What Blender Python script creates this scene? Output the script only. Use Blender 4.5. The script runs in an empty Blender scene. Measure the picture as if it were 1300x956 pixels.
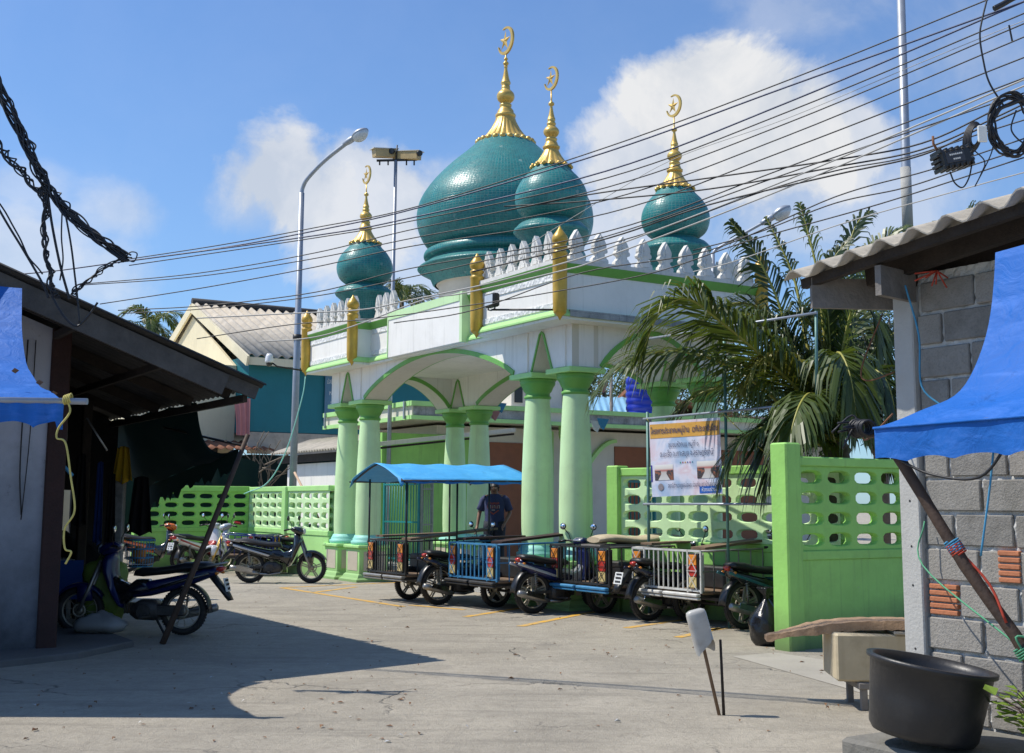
import bpy, bmesh, math, random
from mathutils import Vector, Matrix
from mathutils.geometry import tessellate_polygon
R = math.radians
random.seed(7)
SC = bpy.context.scene
COL = SC.collection

# ------------------------------------------------------------------ camera maths
FPX, PX, PY = 1550.0, 650.0, 433.0
EYE = 1.6
TH = math.atan((638 - 433) / FPX)
RO = R(0.25)

def ray(x, y):
    a = (x - PX) / FPX
    b = -(y - PY) / FPX
    a, b = a * math.cos(RO) - b * math.sin(RO), a * math.sin(RO) + b * math.cos(RO)
    return (a, math.cos(TH) - b * math.sin(TH), math.sin(TH) + b * math.cos(TH))

def atY(x, y, Y):
    r = ray(x, y); t = Y / r[1]
    return Vector((r[0] * t, Y, EYE + r[2] * t))

def atZ(x, y, Z=0.0):
    r = ray(x, y); t = (Z - EYE) / r[2]
    return Vector((r[0] * t, r[1] * t, Z))

# street grid: origin at the right front corner of the gateway, u runs along its front, v into it
GA = (0.727, 18.15)
GROT = R(31.91)
GU = Vector((-math.sin(GROT), math.cos(GROT), 0))
GV = Vector((math.cos(GROT), math.sin(GROT), 0))

def W(w, s, z=0.0):
    return Vector((GA[0], GA[1], 0)) + GV * w + GU * s + Vector((0, 0, z))

# ------------------------------------------------------------------ object helpers
def thing(name, label, cat, loc=(0, 0, 0), rotz=0.0, group=None):
    o = bpy.data.objects.new(name, None)
    COL.objects.link(o)
    o.empty_display_size = 0.2
    o.location = loc
    o.rotation_euler = (0, 0, rotz)
    tag(o, label, cat, group)
    return o

def tag(o, label, cat, group=None, kind=None):
    if label: o['label'] = label
    if cat: o['category'] = cat
    if group: o['group'] = group
    if kind: o['kind'] = kind
    return o

def kids(o):
    return [c for c in bpy.data.objects if c.parent == o]

def link_copy(o, parent=None):
    c = o.copy()
    COL.objects.link(c)
    if parent is not None: c.parent = parent
    return c

def nrm(v):
    v = Vector(v)
    return v.normalized() if v.length > 1e-9 else Vector((0, 0, 1))

class MB:
    """collects faces; build() links them as one mesh object"""
    def __init__(s, xf=None):
        s.v = []; s.f = []; s.mi = []; s.sm = []; s.uv = []; s.xf = xf
    def add(s, vs, fs, mi=0, sm=False, uvs=None):
        b = len(s.v)
        s.v += [Vector(p) for p in vs]
        for i, f in enumerate(fs):
            s.f.append([b + k for k in f]); s.mi.append(mi); s.sm.append(sm)
            s.uv.append(uvs[i] if uvs else None)
        return s
    def box(s, x0, x1, y0, y1, z0, z1, mi=0):
        vs = [(x, y, z) for z in (z0, z1) for y in (y0, y1) for x in (x0, x1)]
        fs = [(0, 2, 3, 1), (4, 5, 7, 6), (0, 1, 5, 4), (2, 6, 7, 3), (0, 4, 6, 2), (1, 3, 7, 5)]
        return s.add(vs, fs, mi)
    def cbox(s, x0, x1, y0, y1, z0, z1, c=.01, mi=0):
        """box with chamfered edges"""
        c = min(c, (x1 - x0) * .45, (y1 - y0) * .45, (z1 - z0) * .45)
        vs = []; 
        def ring(z, i):
            return [(x0 + i, y0 + c + 0 if i == 0 else y0 + c, z)]
        prof = [(z0, c), (z0 + c, 0), (z1 - c, 0), (z1, c)]
        rings = []
        for z, i in prof:
            a, b, d, e = x0 + i, x1 - i, y0 + i, y1 - i
            k = c if i == 0 else c * .6
            rings.append([(a + k, d, z), (b - k, d, z), (b, d + k, z), (b, e - k, z), (b - k, e, z), (a + k, e, z), (a, e - k, z), (a, d + k, z)])
        return s.rings(rings, mi, cap=True)
    def rings(s, rings, mi=0, sm=False, cap=False, closed=True):
        n = len(rings[0]); vs = [p for r in rings for p in r]; fs = []
        for i in range(len(rings) - 1):
            for j in range(n if closed else n - 1):
                k = (j + 1) % n
                fs.append((i * n + j, i * n + k, (i + 1) * n + k, (i + 1) * n + j))
        s.add(vs, fs, mi, sm)
        if cap:
            s.add(rings[0], [tuple(reversed(range(n)))], mi)
            s.add(rings[-1], [tuple(range(n))], mi)
        return s
    def bar(s, p, q, w, h=None, up=(0, 0, 1), mi=0):
        """rectangular bar from p to q, w across, h along up"""
        h = w if h is None else h
        p, q = Vector(p), Vector(q); d = nrm(q - p); up = Vector(up)
        if abs(d.dot(up.normalized())) > .98: up = Vector((1, 0, 0))
        a = d.cross(up).normalized(); b = a.cross(d).normalized()
        vs = [c + a * (i * w / 2) + b * (j * h / 2) for c in (p, q) for i, j in ((-1, -1), (1, -1), (1, 1), (-1, 1))]
        fs = [(3, 2, 1, 0), (4, 5, 6, 7), (0, 1, 5, 4), (1, 2, 6, 5), (2, 3, 7, 6), (3, 0, 4, 7)]
        return s.add(vs, fs, mi)
    def tube(s, pts, r, n=8, mi=0, sm=True, cap=True):
        pts = [Vector(p) for p in pts]
        m = len(pts)
        rs = r if isinstance(r, (list, tuple)) else [r] * m
        t = [nrm(pts[min(i + 1, m - 1)] - pts[max(i - 1, 0)]) for i in range(m)]
        up = Vector((0, 0, 1)) if abs(t[0].z) < .9 else Vector((1, 0, 0))
        a = t[0].cross(up).normalized()
        rings = []
        for i in range(m):
            a = (a - t[i] * a.dot(t[i]))
            a = a.normalized() if a.length > 1e-6 else t[i].cross(Vector((0, 1, .3))).normalized()
            b = t[i].cross(a)
            rings.append([pts[i] + (a * math.cos(2 * math.pi * k / n) + b * math.sin(2 * math.pi * k / n)) * rs[i] for k in range(n)])
        return s.rings(rings, mi, sm, cap)
    def lathe(s, prof, c=(0, 0, 0), n=24, mi=0, sm=True, uvr=None, flute=None, axis='z'):
        """prof [(r, z)]; uv in metres when uvr is given"""
        rings = []; L = 0; ls = []
        for i, (r, z) in enumerate(prof):
            if i: L += math.hypot(r - prof[i - 1][0], z - prof[i - 1][1])
            ls.append(L)
            ring = []
            for k in range(n + 1):
                a = 2 * math.pi * k / n
                rr = r * (flute(i, k, n) if flute else 1)
                ring.append((rr * math.cos(a), rr * math.sin(a), z))
            rings.append(ring)
        def put(p):
            x, y, z = p
            if axis == 'y': x, y, z = x, z, y
            if axis == 'x': x, y, z = z, x, y
            return (c[0] + x, c[1] + y, c[2] + z)
        vs = [put(p) for rg in rings for p in rg]
        fs = []; uvs = []
        for i in range(len(prof) - 1):
            for k in range(n):
                fs.append((i * (n + 1) + k, i * (n + 1) + k + 1, (i + 1) * (n + 1) + k + 1, (i + 1) * (n + 1) + k))
                if uvr:
                    # horizontal tile count follows the local radius in steps, so tiles keep their size
                    uvs.append([(2 * math.pi * uvr * (k + d) / n, ls[i + e]) for d, e in ((0, 0), (1, 0), (1, 1), (0, 1))])
        return s.add(vs, fs, mi, sm, uvs if uvr else None)
    def ext(s, poly, fn, d0, d1, mi=0, mi_side=None, holes=()):
        """extrude a 2-D outline (with holes) from d0 to d1; fn(a, b, d) -> point"""
        loops = [list(poly)] + [list(h) for h in holes]
        tri = tessellate_polygon([[Vector((a, b, 0)) for a, b in lp] for lp in loops])
        flat = [p for lp in loops for p in lp]; n = len(flat)
        for d in (d0, d1):
            s.add([fn(a, b, d) for a, b in flat], [tuple(t) for t in tri], mi)
        for lp in loops:
            m = len(lp)
            vs = [fn(a, b, d) for d in (d0, d1) for a, b in lp]
            s.add(vs, [(i, (i + 1) % m, m + (i + 1) % m, m + i) for i in range(m)], mi if mi_side is None else mi_side)
        return s
    def puff(s, poly, hw, bev=.03, mi=0, y0=0.0, sm=True, taper=None):
        """side outline in x-z swollen across y, softer at the edges (fairings, seats)"""
        n = len(poly)
        area = sum(poly[i][0] * poly[(i + 1) % n][1] - poly[(i + 1) % n][0] * poly[i][1] for i in range(n))
        if area < 0: poly = poly[::-1]
        nor = []
        for i in range(n):
            p0, p1, p2 = Vector(poly[i - 1]), Vector(poly[i]), Vector(poly[(i + 1) % n])
            e1, e2 = (p1 - p0).normalized(), (p2 - p1).normalized()
            m = Vector((e1.y + e2.y, -e1.x - e2.x))
            nor.append(m.normalized() if m.length > 1e-6 else Vector((e1.y, -e1.x)))
        rings = []
        for f, ins in ((-1, bev), (-.8, bev * .35), (-.4, 0), (.4, 0), (.8, bev * .35), (1, bev)):
            rg = []
            for i in range(n):
                x, z = poly[i][0] - nor[i].x * ins, poly[i][1] - nor[i].y * ins
                k = taper(x, z) if taper else 1
                rg.append((x, y0 + f * hw * k, z))
            rings.append(rg)
        s.rings(rings, mi, sm)
        for rg in (rings[0], rings[-1]):
            tri = tessellate_polygon([[Vector((p[0], p[2], 0)) for p in rg]])
            s.add(rg, [tuple(t) for t in tri], mi, sm)
        return s
    def grid(s, pts, mi=0, sm=True, uv=False):
        """pts[i][j] sheet"""
        m, n = len(pts), len(pts[0])
        vs = [p for r in pts for p in r]
        fs = []; uvs = []
        for i in range(m - 1):
            for j in range(n - 1):
                fs.append((i * n + j, i * n + j + 1, (i + 1) * n + j + 1, (i + 1) * n + j))
                uvs.append([(q[1] / (n - 1), q[0] / (m - 1)) for q in ((i, j), (i, j + 1), (i + 1, j + 1), (i + 1, j))])
        return s.add(vs, fs, mi, sm, uvs if uv else None)
    def ball(s, c, r, n=10, mi=0, sc=(1, 1, 1)):
        prof = [(max(1e-4, r * math.sin(math.pi * i / n)), -r * math.cos(math.pi * i / n)) for i in range(n + 1)]
        b = len(s.v)
        s.lathe(prof, (0, 0, 0), n + 4, mi)
        for i in range(b, len(s.v)):
            p = s.v[i]; s.v[i] = Vector((c[0] + p.x * sc[0], c[1] + p.y * sc[1], c[2] + p.z * sc[2]))
        return s
    def torus(s, c, R0, r, n=28, m=8, mi=0, axis='y', sq=1.0):
        rings = []
        for i in range(n + 1):
            a = 2 * math.pi * i / n
            rg = []
            for j in range(m):
                b = 2 * math.pi * j / m
                rr = R0 + r * math.cos(b); h = r * sq * math.sin(b)
                p = (rr * math.cos(a), h, rr * math.sin(a)) if axis == 'y' else ((rr * math.cos(a), rr * math.sin(a), h) if axis == 'z' else (h, rr * math.cos(a), rr * math.sin(a)))
                rg.append((c[0] + p[0], c[1] + p[1], c[2] + p[2]))
            rings.append(rg)
        return s.rings(rings, mi, True)
    def move(s, M, start=0):
        for i in range(start, len(s.v)): s.v[i] = M @ s.v[i]
        return s
    def build(s, name, mats, parent=None, loc=None, bevel=0, solid=0, weld=True):
        me = bpy.data.meshes.new(name)
        off = Vector(loc) if loc is not None else Vector((0, 0, 0))
        vs = [s.xf(p) for p in s.v] if s.xf else s.v
        me.from_pydata([tuple(Vector(p) - off) for p in vs], [], s.f)
        mats = mats if isinstance(mats, (list, tuple)) else [mats]
        for m in mats: me.materials.append(m)
        me.polygons.foreach_set('material_index', s.mi)
        me.polygons.foreach_set('use_smooth', s.sm)
        if any(u is not None for u in s.uv):
            ul = me.uv_layers.new(name='UVMap'); k = 0
            for f, u in zip(s.f, s.uv):
                for i in range(len(f)):
                    ul.data[k].uv = u[i] if u else (0, 0); k += 1
        bm = bmesh.new(); bm.from_mesh(me)
        if weld: bmesh.ops.remove_doubles(bm, verts=bm.verts, dist=1e-5)
        bmesh.ops.recalc_face_normals(bm, faces=bm.faces)
        bm.to_mesh(me); bm.free()
        me.update()
        o = bpy.data.objects.new(name, me)
        COL.objects.link(o)
        o.location = off
        if parent is not None: o.parent = parent
        if solid:
            md = o.modifiers.new('Solid', 'SOLIDIFY'); md.thickness = solid; md.offset = 0
        if bevel:
            md = o.modifiers.new('Bevel', 'BEVEL'); md.width = bevel; md.segments = 2; md.limit_method = 'ANGLE'; md.angle_limit = R(40)
        return o

def spline(pts, n=8):
    """Catmull-Rom through pts"""
    P = [Vector(p) for p in pts]
    P = [P[0] * 2 - P[1]] + P + [P[-1] * 2 - P[-2]]
    out = []
    for i in range(1, len(P) - 2):
        for k in range(n):
            t = k / n; p0, p1, p2, p3 = P[i - 1:i + 3]
            out.append(.5 * (2 * p1 + (p2 - p0) * t + (2 * p0 - 5 * p1 + 4 * p2 - p3) * t * t + (3 * p1 - p0 - 3 * p2 + p3) * t ** 3))
    out.append(P[-2])
    return out

# ------------------------------------------------------------------ materials
class NT:
    def __init__(s, tree): s.t = tree
    def n(s, typ, **kw):
        nd = s.t.nodes.new(typ)
        ins = kw.pop('ins', {})
        for k, val in kw.items(): setattr(nd, k, val)
        for k, val in ins.items():
            if isinstance(val, bpy.types.NodeSocket): s.t.links.new(val, nd.inputs[k])
            else: nd.inputs[k].default_value = val
        return nd
    def math(s, op, a, b=None, c=None, clamp=False):
        nd = s.t.nodes.new('ShaderNodeMath'); nd.operation = op; nd.use_clamp = clamp
        for i, x in enumerate((a, b, c)):
            if x is None: continue
            if isinstance(x, bpy.types.NodeSocket): s.t.links.new(x, nd.inputs[i])
            else: nd.inputs[i].default_value = x
        return nd.outputs[0]
    def mix(s, fac, a, b, blend='MIX'):
        nd = s.t.nodes.new('ShaderNodeMix'); nd.data_type = 'RGBA'; nd.blend_type = blend
        for i, x in ((0, fac), (6, a), (7, b)):
            if isinstance(x, bpy.types.NodeSocket): s.t.links.new(x, nd.inputs[i])
            else: nd.inputs[i].default_value = (x if not isinstance(x, tuple) or len(x) == 4 else x + (1,)) if i else x
        return nd.outputs[2]
    def ramp(s, fac, stops):
        nd = s.t.nodes.new('ShaderNodeValToRGB')
        s.t.links.new(fac, nd.inputs[0])
        cr = nd.color_ramp
        while len(cr.elements) < len(stops): cr.elements.new(.5)
        for e, (p, c) in zip(cr.elements, stops):
            e.position = p; e.color = c if len(c) == 4 else tuple(c) + (1,)
        return nd.outputs[0]
    def noise(s, vec, scale, detail=4, rough=.55, dist=0):
        nd = s.n('ShaderNodeTexNoise', ins={'Scale': scale, 'Detail': detail, 'Roughness': rough, 'Distortion': dist})
        if vec is not None: s.t.links.new(vec, nd.inputs['Vector'])
        return nd.outputs[0]

MATS = {}
def newmat(name):
    m = bpy.data.materials.new(name); m.use_nodes = True
    nt = m.node_tree; nt.nodes.clear()
    N = NT(nt)
    out = N.n('ShaderNodeOutputMaterial')
    bs = N.n('ShaderNodeBsdfPrincipled')
    nt.links.new(bs.outputs[0], out.inputs[0])
    return m, N, bs

def mat(name, rgb, rough=.6, metal=0.0, var=.14, scale=3.0, bump=.0, bscale=40.0, grime=.0, grime_rgb=(.05, .045, .04), streak=0.0, coat=0.0, spec=.5, trans=0.0, foot=0.0, chips=0.0):
    """painted / plain surface: two sizes of noise in the colour, optional grime in patches and in
    vertical rain streaks, fine bump"""
    if name in MATS: return MATS[name]
    m, N, bs = newmat(name)
    tc = N.n('ShaderNodeTexCoord'); ob = tc.outputs['Object']
    n1 = N.noise(ob, scale, 6, .6); n2 = N.noise(ob, scale * 9, 3, .6)
    lo = tuple(c * (1 - var) for c in rgb); hi = tuple(min(1, c * (1 + var * .8)) for c in rgb)
    col = N.mix(N.ramp(n1, [(.3, (0, 0, 0)), (.7, (1, 1, 1))]), lo, hi)
    col = N.mix(N.math('MULTIPLY', n2, .25), col, tuple(c * (1 - var * 1.6) for c in rgb))
    if grime:
        g = N.ramp(N.noise(ob, scale * .7, 8, .7), [(.52, (0, 0, 0)), (.75, (1, 1, 1))])
        col = N.mix(N.math('MULTIPLY', g, grime), col, grime_rgb)
    if streak:
        mp = N.n('ShaderNodeMapping', ins={'Vector': ob, 'Scale': (7, 7, .35)})
        g = N.ramp(N.noise(mp.outputs[0], 1.6, 5, .65), [(.55, (0, 0, 0)), (.72, (1, 1, 1))])
        col = N.mix(N.math('MULTIPLY', g, streak), col, grime_rgb)
    if chips:     # paint flaked off to the render underneath
        ck = N.ramp(N.noise(ob, 5.5, 9, .8), [(.655, (0, 0, 0)), (.67, (1, 1, 1))])
        col = N.mix(N.math('MULTIPLY', ck, chips), col, (.34, .34, .28))
    if foot:      # splash dirt and green slime low down
        sp = N.n('ShaderNodeSeparateXYZ', ins={0: ob})
        fz = N.math('SUBTRACT', 1.0, N.math('DIVIDE', sp.outputs[2], N.math('ADD', .12, N.math('MULTIPLY', n1, .8))), clamp=True)
        col = N.mix(N.math('MULTIPLY', fz, foot), col, (.07, .075, .045))
    N.t.links.new(col, bs.inputs['Base Color'])
    rr = N.math('ADD', N.math('MULTIPLY', N.math('SUBTRACT', n2, .5), .25), rough, clamp=True)
    N.t.links.new(rr, bs.inputs['Roughness'])
    bs.inputs['Metallic'].default_value = metal
    bs.inputs['Specular IOR Level'].default_value = spec
    if coat:
        bs.inputs['Coat Weight'].default_value = coat; bs.inputs['Coat Roughness'].default_value = .12
    if trans: bs.inputs['Transmission Weight'].default_value = trans
    if bump:
        bp = N.n('ShaderNodeBump', ins={'Strength': bump, 'Distance': .02, 'Height': N.noise(ob, bscale, 5, .6)})
        N.t.links.new(bp.outputs[0], bs.inputs['Normal'])
    MATS[name] = m
    return m

def two_sided(name, rgb, rgb_t, rough=.5, amt=.35, var=.25, scale=3.0, bump=0.0, fade=0.0):
    """thin leaf or cloth that lets some light through"""
    if name in MATS: return MATS[name]
    m, N, bs = newmat(name)
    tc = N.n('ShaderNodeTexCoord'); ob = tc.outputs['Object']
    n1 = N.noise(ob, scale, 5, .6)
    col = N.mix(n1, tuple(c * (1 - var) for c in rgb), tuple(c * (1 + var) for c in rgb))
    if fade:
        mp = N.n('ShaderNodeMapping', ins={'Vector': ob, 'Rotation': (0, 0, .5), 'Scale': (1.2, 1.2, 5)})
        fd = N.ramp(N.noise(mp.outputs[0], 2.2, 8, .68, .6), [(.48, (0, 0, 0)), (.74, (1, 1, 1))])
        col = N.mix(N.math('MULTIPLY', fd, fade), col, tuple(min(1, c * 1.3 + .07) for c in rgb))
        st = N.ramp(N.noise(ob, 3.1, 8, .75), [(.60, (0, 0, 0)), (.72, (1, 1, 1))])
        col = N.mix(N.math('MULTIPLY', st, fade), col, tuple(c * .45 for c in rgb))
    N.t.links.new(col, bs.inputs['Base Color'])
    bs.inputs['Roughness'].default_value = rough
    if rough > .55: bs.inputs['Specular IOR Level'].default_value = .25
    if bump:
        bp = N.n('ShaderNodeBump', ins={'Strength': bump, 'Distance': .03, 'Height': N.noise(ob, scale * 2.5, 5, .55, .8)})
        N.t.links.new(bp.outputs[0], bs.inputs['Normal'])
    tr = N.n('ShaderNodeBsdfTranslucent', ins={'Color': rgb_t + (1,)})
    mx = N.n('ShaderNodeMixShader', ins={0: amt})
    N.t.links.new(bs.outputs[0], mx.inputs[1]); N.t.links.new(tr.outputs[0], mx.inputs[2])
    out = [x for x in N.t.nodes if x.type == 'OUTPUT_MATERIAL'][0]
    N.t.links.new(mx.outputs[0], out.inputs[0])
    MATS[name] = m
    return m

def m_tile(name, a, b, grout, tw, th, rough=.22):
    """small glazed mosaic on UVs measured in metres"""
    m, N, bs = newmat(name)
    tc = N.n('ShaderNodeTexCoord')
    br = N.n('ShaderNodeTexBrick', ins={'Vector': tc.outputs['UV'], 'Color1': a + (1,), 'Color2': b + (1,), 'Mortar': grout + (1,), 'Scale': 1.0,
             'Mortar Size': .0045, 'Mortar Smooth': .1, 'Bias': 0.0, 'Brick Width': tw, 'Row Height': th})
    br.offset = .12
    ob = tc.outputs['Object']
    n1 = N.noise(ob, 1.3, 5, .6)
    dark = N.mix(N.ramp(n1, [(.35, (0, 0, 0)), (.7, (1, 1, 1))]), br.outputs[0], tuple(c * .62 for c in a))
    dark = N.mix(.5, br.outputs[0], dark)
    # odd lighter tiles
    vo = N.n('ShaderNodeTexVoronoi', ins={'Vector': ob, 'Scale': 17.0})
    pick = N.ramp(vo.outputs['Color'], [(.93, (0, 0, 0)), (.96, (1, 1, 1))])
    col = N.mix(N.math('MULTIPLY', pick, .5), dark, (.30, .40, .36))
    N.t.links.new(col, bs.inputs['Base Color'])
    N.t.links.new(N.math('ADD', N.math('ADD', N.math('MULTIPLY', br.outputs[1], .5), rough - .08), N.math('MULTIPLY', N.ramp(N.noise(ob, 2.6, 7, .7), [(.4, (0, 0, 0)), (.7, (1, 1, 1))]), .3)), bs.inputs['Roughness'])
    hgt = N.math('ADD', N.math('MULTIPLY', N.math('SUBTRACT', 1.0, br.outputs[1]), .4), N.math('MULTIPLY', N.noise(ob, 26, 3), 1.0))
    bp = N.n('ShaderNodeBump', ins={'Strength': .35, 'Distance': .012, 'Height': hgt})
    N.t.links.new(bp.outputs[0], bs.inputs['Normal'])
    MATS[name] = m
    return m

M = {}
def setup_mats():
    M['green_light'] = mat('green_light_paint', (.42, .74, .26), .55, var=.08, scale=1.6, bump=.14, bscale=18, grime=.3, grime_rgb=(.22, .30, .17), streak=.25, foot=.5, chips=.35)
    M['green_pale'] = mat('green_pale_paint', (.59, .82, .44), .55, var=.09, scale=1.6, bump=.15, bscale=22, grime=.34, grime_rgb=(.30, .36, .20), streak=.28, chips=.3)
    M['green_deep'] = mat('green_deep_paint', (.16, .42, .08), .5, var=.14, scale=2.2, bump=.1, grime=.25, grime_rgb=(.05, .10, .03))
    M['green_fence'] = mat('green_fence_paint', (.31, .62, .14), .6, var=.14, scale=1.3, bump=.25, bscale=14, grime=.5, grime_rgb=(.14, .25, .08), streak=.4, foot=.75, chips=.5)
    M['green_block_shaded'] = mat('green_block_shaded_paint', (.30, .62, .13), .6, var=.12, scale=2, bump=.25, bscale=25, grime=.4, grime_rgb=(.16, .26, .09), streak=.2)  # shaded copy of the block green, for walls turned from the sun
    M['green_block'] = mat('green_block_paint', (.50, .75, .36), .6, var=.1, scale=2, bump=.2, bscale=25, grime=.3, grime_rgb=(.25, .32, .16), streak=.2)
    M['white'] = mat('white_plaster', (.86, .83, .77), .6, var=.06, scale=1.5, bump=.12, bscale=25, grime=.26, grime_rgb=(.42, .40, .34), streak=.34)
    M['cream'] = mat('cream_plaster', (.66, .62, .53), .7, var=.07, scale=1.2, bump=.1, grime=.3, grime_rgb=(.3, .26, .2), streak=.2)
    M['merlon'] = mat('weathered_white_cement', (.72, .70, .65), .75, var=.1, scale=5, bump=.25, bscale=35, grime=.5, grime_rgb=(.25, .25, .23), streak=.3)
    M['mould'] = mat('mouldy_cement', (.36, .37, .36), .85, var=.4, scale=3.5, bump=.6, bscale=40, grime=1.0, grime_rgb=(.03, .03, .03), streak=.6)
    M['gold'] = mat('gold_paint', (.60, .37, .05), .38, metal=.15, var=.18, scale=6, bump=.12, bscale=22, grime=.18, grime_rgb=(.2, .11, .02))
    M['gold_bright'] = mat('gold_leaf', (.72, .47, .12), .36, metal=.4, var=.16, scale=6, bump=.1, grime=.4, grime_rgb=(.30, .17, .03))
    M['aqua'] = mat('aqua_paint', (.30, .68, .58), .55, var=.12, scale=4, bump=.15, grime=.25, grime_rgb=(.3, .5, .3))
    M['beige'] = mat('beige_panel', (.52, .46, .36), .7, var=.1, scale=5, bump=.15, grime=.4, grime_rgb=(.3, .25, .19))
    M['concrete'] = mat('bare_concrete', (.40, .39, .36), .85, var=.15, scale=3, bump=.35, bscale=30, grime=.45, grime_rgb=(.2, .19, .17), streak=.2)
    M['post_concrete'] = mat('precast_concrete', (.46, .45, .42), .8, var=.1, scale=4, bump=.25, bscale=50, grime=.25, grime_rgb=(.24, .23, .2))
    M['black'] = mat('black_plastic', (.012, .012, .013), .35, var=.2, scale=6)
    M['rubber'] = mat('tyre_rubber', (.018, .017, .016), .75, var=.3, scale=12, bump=.3, bscale=60, grime=.4, grime_rgb=(.12, .10, .08))
    M['metal'] = mat('worn_steel', (.34, .33, .31), .42, metal=.8, var=.2, scale=9, grime=.35, grime_rgb=(.14, .10, .07))
    M['chrome'] = mat('chrome', (.62, .62, .62), .15, metal=1, var=.06, scale=8)
    M['alloy'] = mat('dull_alloy', (.40, .36, .28), .5, metal=.5, var=.2, scale=10, grime=.3)
    M['engine'] = mat('oily_engine', (.07, .065, .06), .5, metal=.5, var=.35, scale=14, bump=.4, bscale=60)
    M['galv'] = mat('galvanised_steel', (.34, .37, .42), .45, metal=.4, var=.14, scale=5, bump=.05)
    M['dark_metal'] = mat('dark_painted_metal', (.035, .035, .035), .5, metal=.3, var=.35, scale=9, grime=.35, grime_rgb=(.10, .06, .04))
    M['blue_metal'] = mat('blue_painted_metal', (.05, .24, .46), .45, metal=.1, var=.2, scale=8, grime=.3, grime_rgb=(.16, .10, .06))
    M['white_metal'] = mat('white_painted_metal', (.58, .58, .55), .5, metal=.1, var=.15, scale=9, grime=.5, grime_rgb=(.22, .12, .06))
    M['rust'] = mat('rusty_metal', (.20, .085, .04), .85, var=.35, scale=10, bump=.35)
    M['teal_metal'] = mat('teal_painted_metal', (.02, .26, .27), .45, var=.2, scale=6)
    M['wood'] = mat('weathered_wood', (.20, .13, .08), .8, var=.35, scale=6, bump=.4, bscale=30, grime=.3)
    M['wood_grey'] = mat('grey_wood', (.22, .20, .18), .85, var=.3, scale=6, bump=.4, bscale=26, grime=.3)
    M['wood_dusk'] = mat('dusky_board', (.085, .08, .075), .85, var=.3, scale=6, bump=.4, bscale=26, grime=.3)
    M['wood_dark'] = mat('dark_wood', (.035, .026, .02), .85, var=.35, scale=5, bump=.4, bscale=30)
    M['wood_red'] = mat('red_brown_wood', (.035, .012, .010), .75, var=.3, scale=5, bump=.3)
    M['dark'] = mat('shade_black_boards', (.012, .011, .011), .9, var=.4, scale=3, bump=.3)  # near-black colour stands in for the deep shade inside the shop
    M['cable'] = mat('black_cable', (.012, .012, .014), .5, var=.2, scale=3)
    M['cable_blue'] = mat('blue_black_cable', (.012, .03, .10), .45, var=.2, scale=3)
    M['cable_grey'] = mat('pale_cable', (.42, .41, .38), .55, var=.15, scale=3)
    M['amber'] = mat('amber_lens', (.75, .26, .03), .25, var=.2, scale=12, coat=.4)
    M['redlens'] = mat('red_lens', (.50, .03, .02), .25, var=.2, scale=12, coat=.4)
    M['yellens'] = mat('clear_yellow_lens', (.62, .48, .20), .25, var=.2, scale=12, coat=.4)
    M['mirror'] = mat('mirror_glass', (.8, .85, .9), .05, metal=1, var=.02)
    M['glass'] = mat('lamp_glass', (.55, .58, .60), .12, var=.1, scale=8, coat=.6)
    M['plate'] = mat('number_plate_white', (.70, .71, .68), .45, var=.1, scale=14, grime=.3, grime_rgb=(.35, .32, .26))
    M['ink'] = mat('dark_ink', (.02, .02, .03), .6, var=.1)
    M['bag'] = mat('black_bin_bag', (.010, .010, .011), .22, var=.2, scale=6, bump=.5, bscale=12)
    M['seat_black'] = mat('black_vinyl', (.014, .014, .015), .45, var=.3, scale=8, bump=.2, bscale=60)
    M['cushion'] = mat('tan_cushion', (.50, .41, .27), .75, var=.15, scale=8, bump=.4, bscale=22, grime=.3, grime_rgb=(.25, .19, .11))
    M['red'] = mat('red_gloss', (.36, .015, .02), .3, var=.12, coat=.6)
    M['orange'] = mat('orange_gloss', (.80, .17, .015), .3, var=.1, coat=.6)
    M['blue_gloss'] = mat('blue_gloss', (.010, .026, .19), .25, var=.15, coat=.7)
    M['blue_dim'] = mat('shade_dimmed_blue', (.004, .009, .075), .35, var=.2, coat=.3)  # blue darkened to imitate the shade under the shop roof
    M['navy_gloss'] = mat('navy_gloss', (.012, .02, .055), .28, var=.15, coat=.7)
    M['black_gloss'] = mat('black_gloss', (.012, .013, .014), .2, var=.2, coat=.8)
    M['silver'] = mat('silver_gloss', (.52, .53, .55), .3, metal=.4, var=.08, coat=.5)
    M['white_gloss'] = mat('white_gloss', (.75, .75, .75), .3, var=.06, coat=.5)
    M['teal_gloss'] = mat('teal_gloss', (.02, .12, .15), .3, var=.15, coat=.5)
    M['brown_wall'] = mat('brown_tiled_wall', (.27, .085, .03), .55, var=.15, scale=4, bump=.1)
    M['skin'] = mat('brown_skin', (.27, .145, .09), .55, var=.12, scale=14)
    M['jeans'] = mat('dark_jeans', (.02, .025, .04), .85, var=.2, scale=18, bump=.2)
    M['shirt'] = mat('navy_cotton', (.045, .058, .14), .85, var=.15, scale=12, bump=.25, bscale=18)
    M['hair'] = mat('black_hair', (.012, .010, .009), .55, var=.3, scale=30)
    M['teal_wall'] = mat('teal_sheet_wall', (.006, .165, .20), .6, var=.1, scale=1.2, streak=.12, grime=.15, grime_rgb=(.02, .10, .11))
    M['cream_wall'] = mat('cream_board_wall', (.74, .66, .46), .7, var=.08, scale=1.2, grime=.25, grime_rgb=(.3, .24, .14), streak=.2)
    M['tank'] = mat('blue_water_tank', (.012, .035, .42), .35, var=.12, scale=2)
    M['rope_y'] = mat('yellow_rope', (.55, .48, .14), .8, var=.2, scale=20)
    M['rope_g'] = mat('green_rope', (.08, .30, .16), .8, var=.2, scale=20)
    M['rope_r'] = mat('red_rope', (.50, .06, .03), .8, var=.2, scale=20)
    M['rope_b'] = mat('blue_rope', (.06, .28, .48), .8, var=.2, scale=20)
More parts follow.
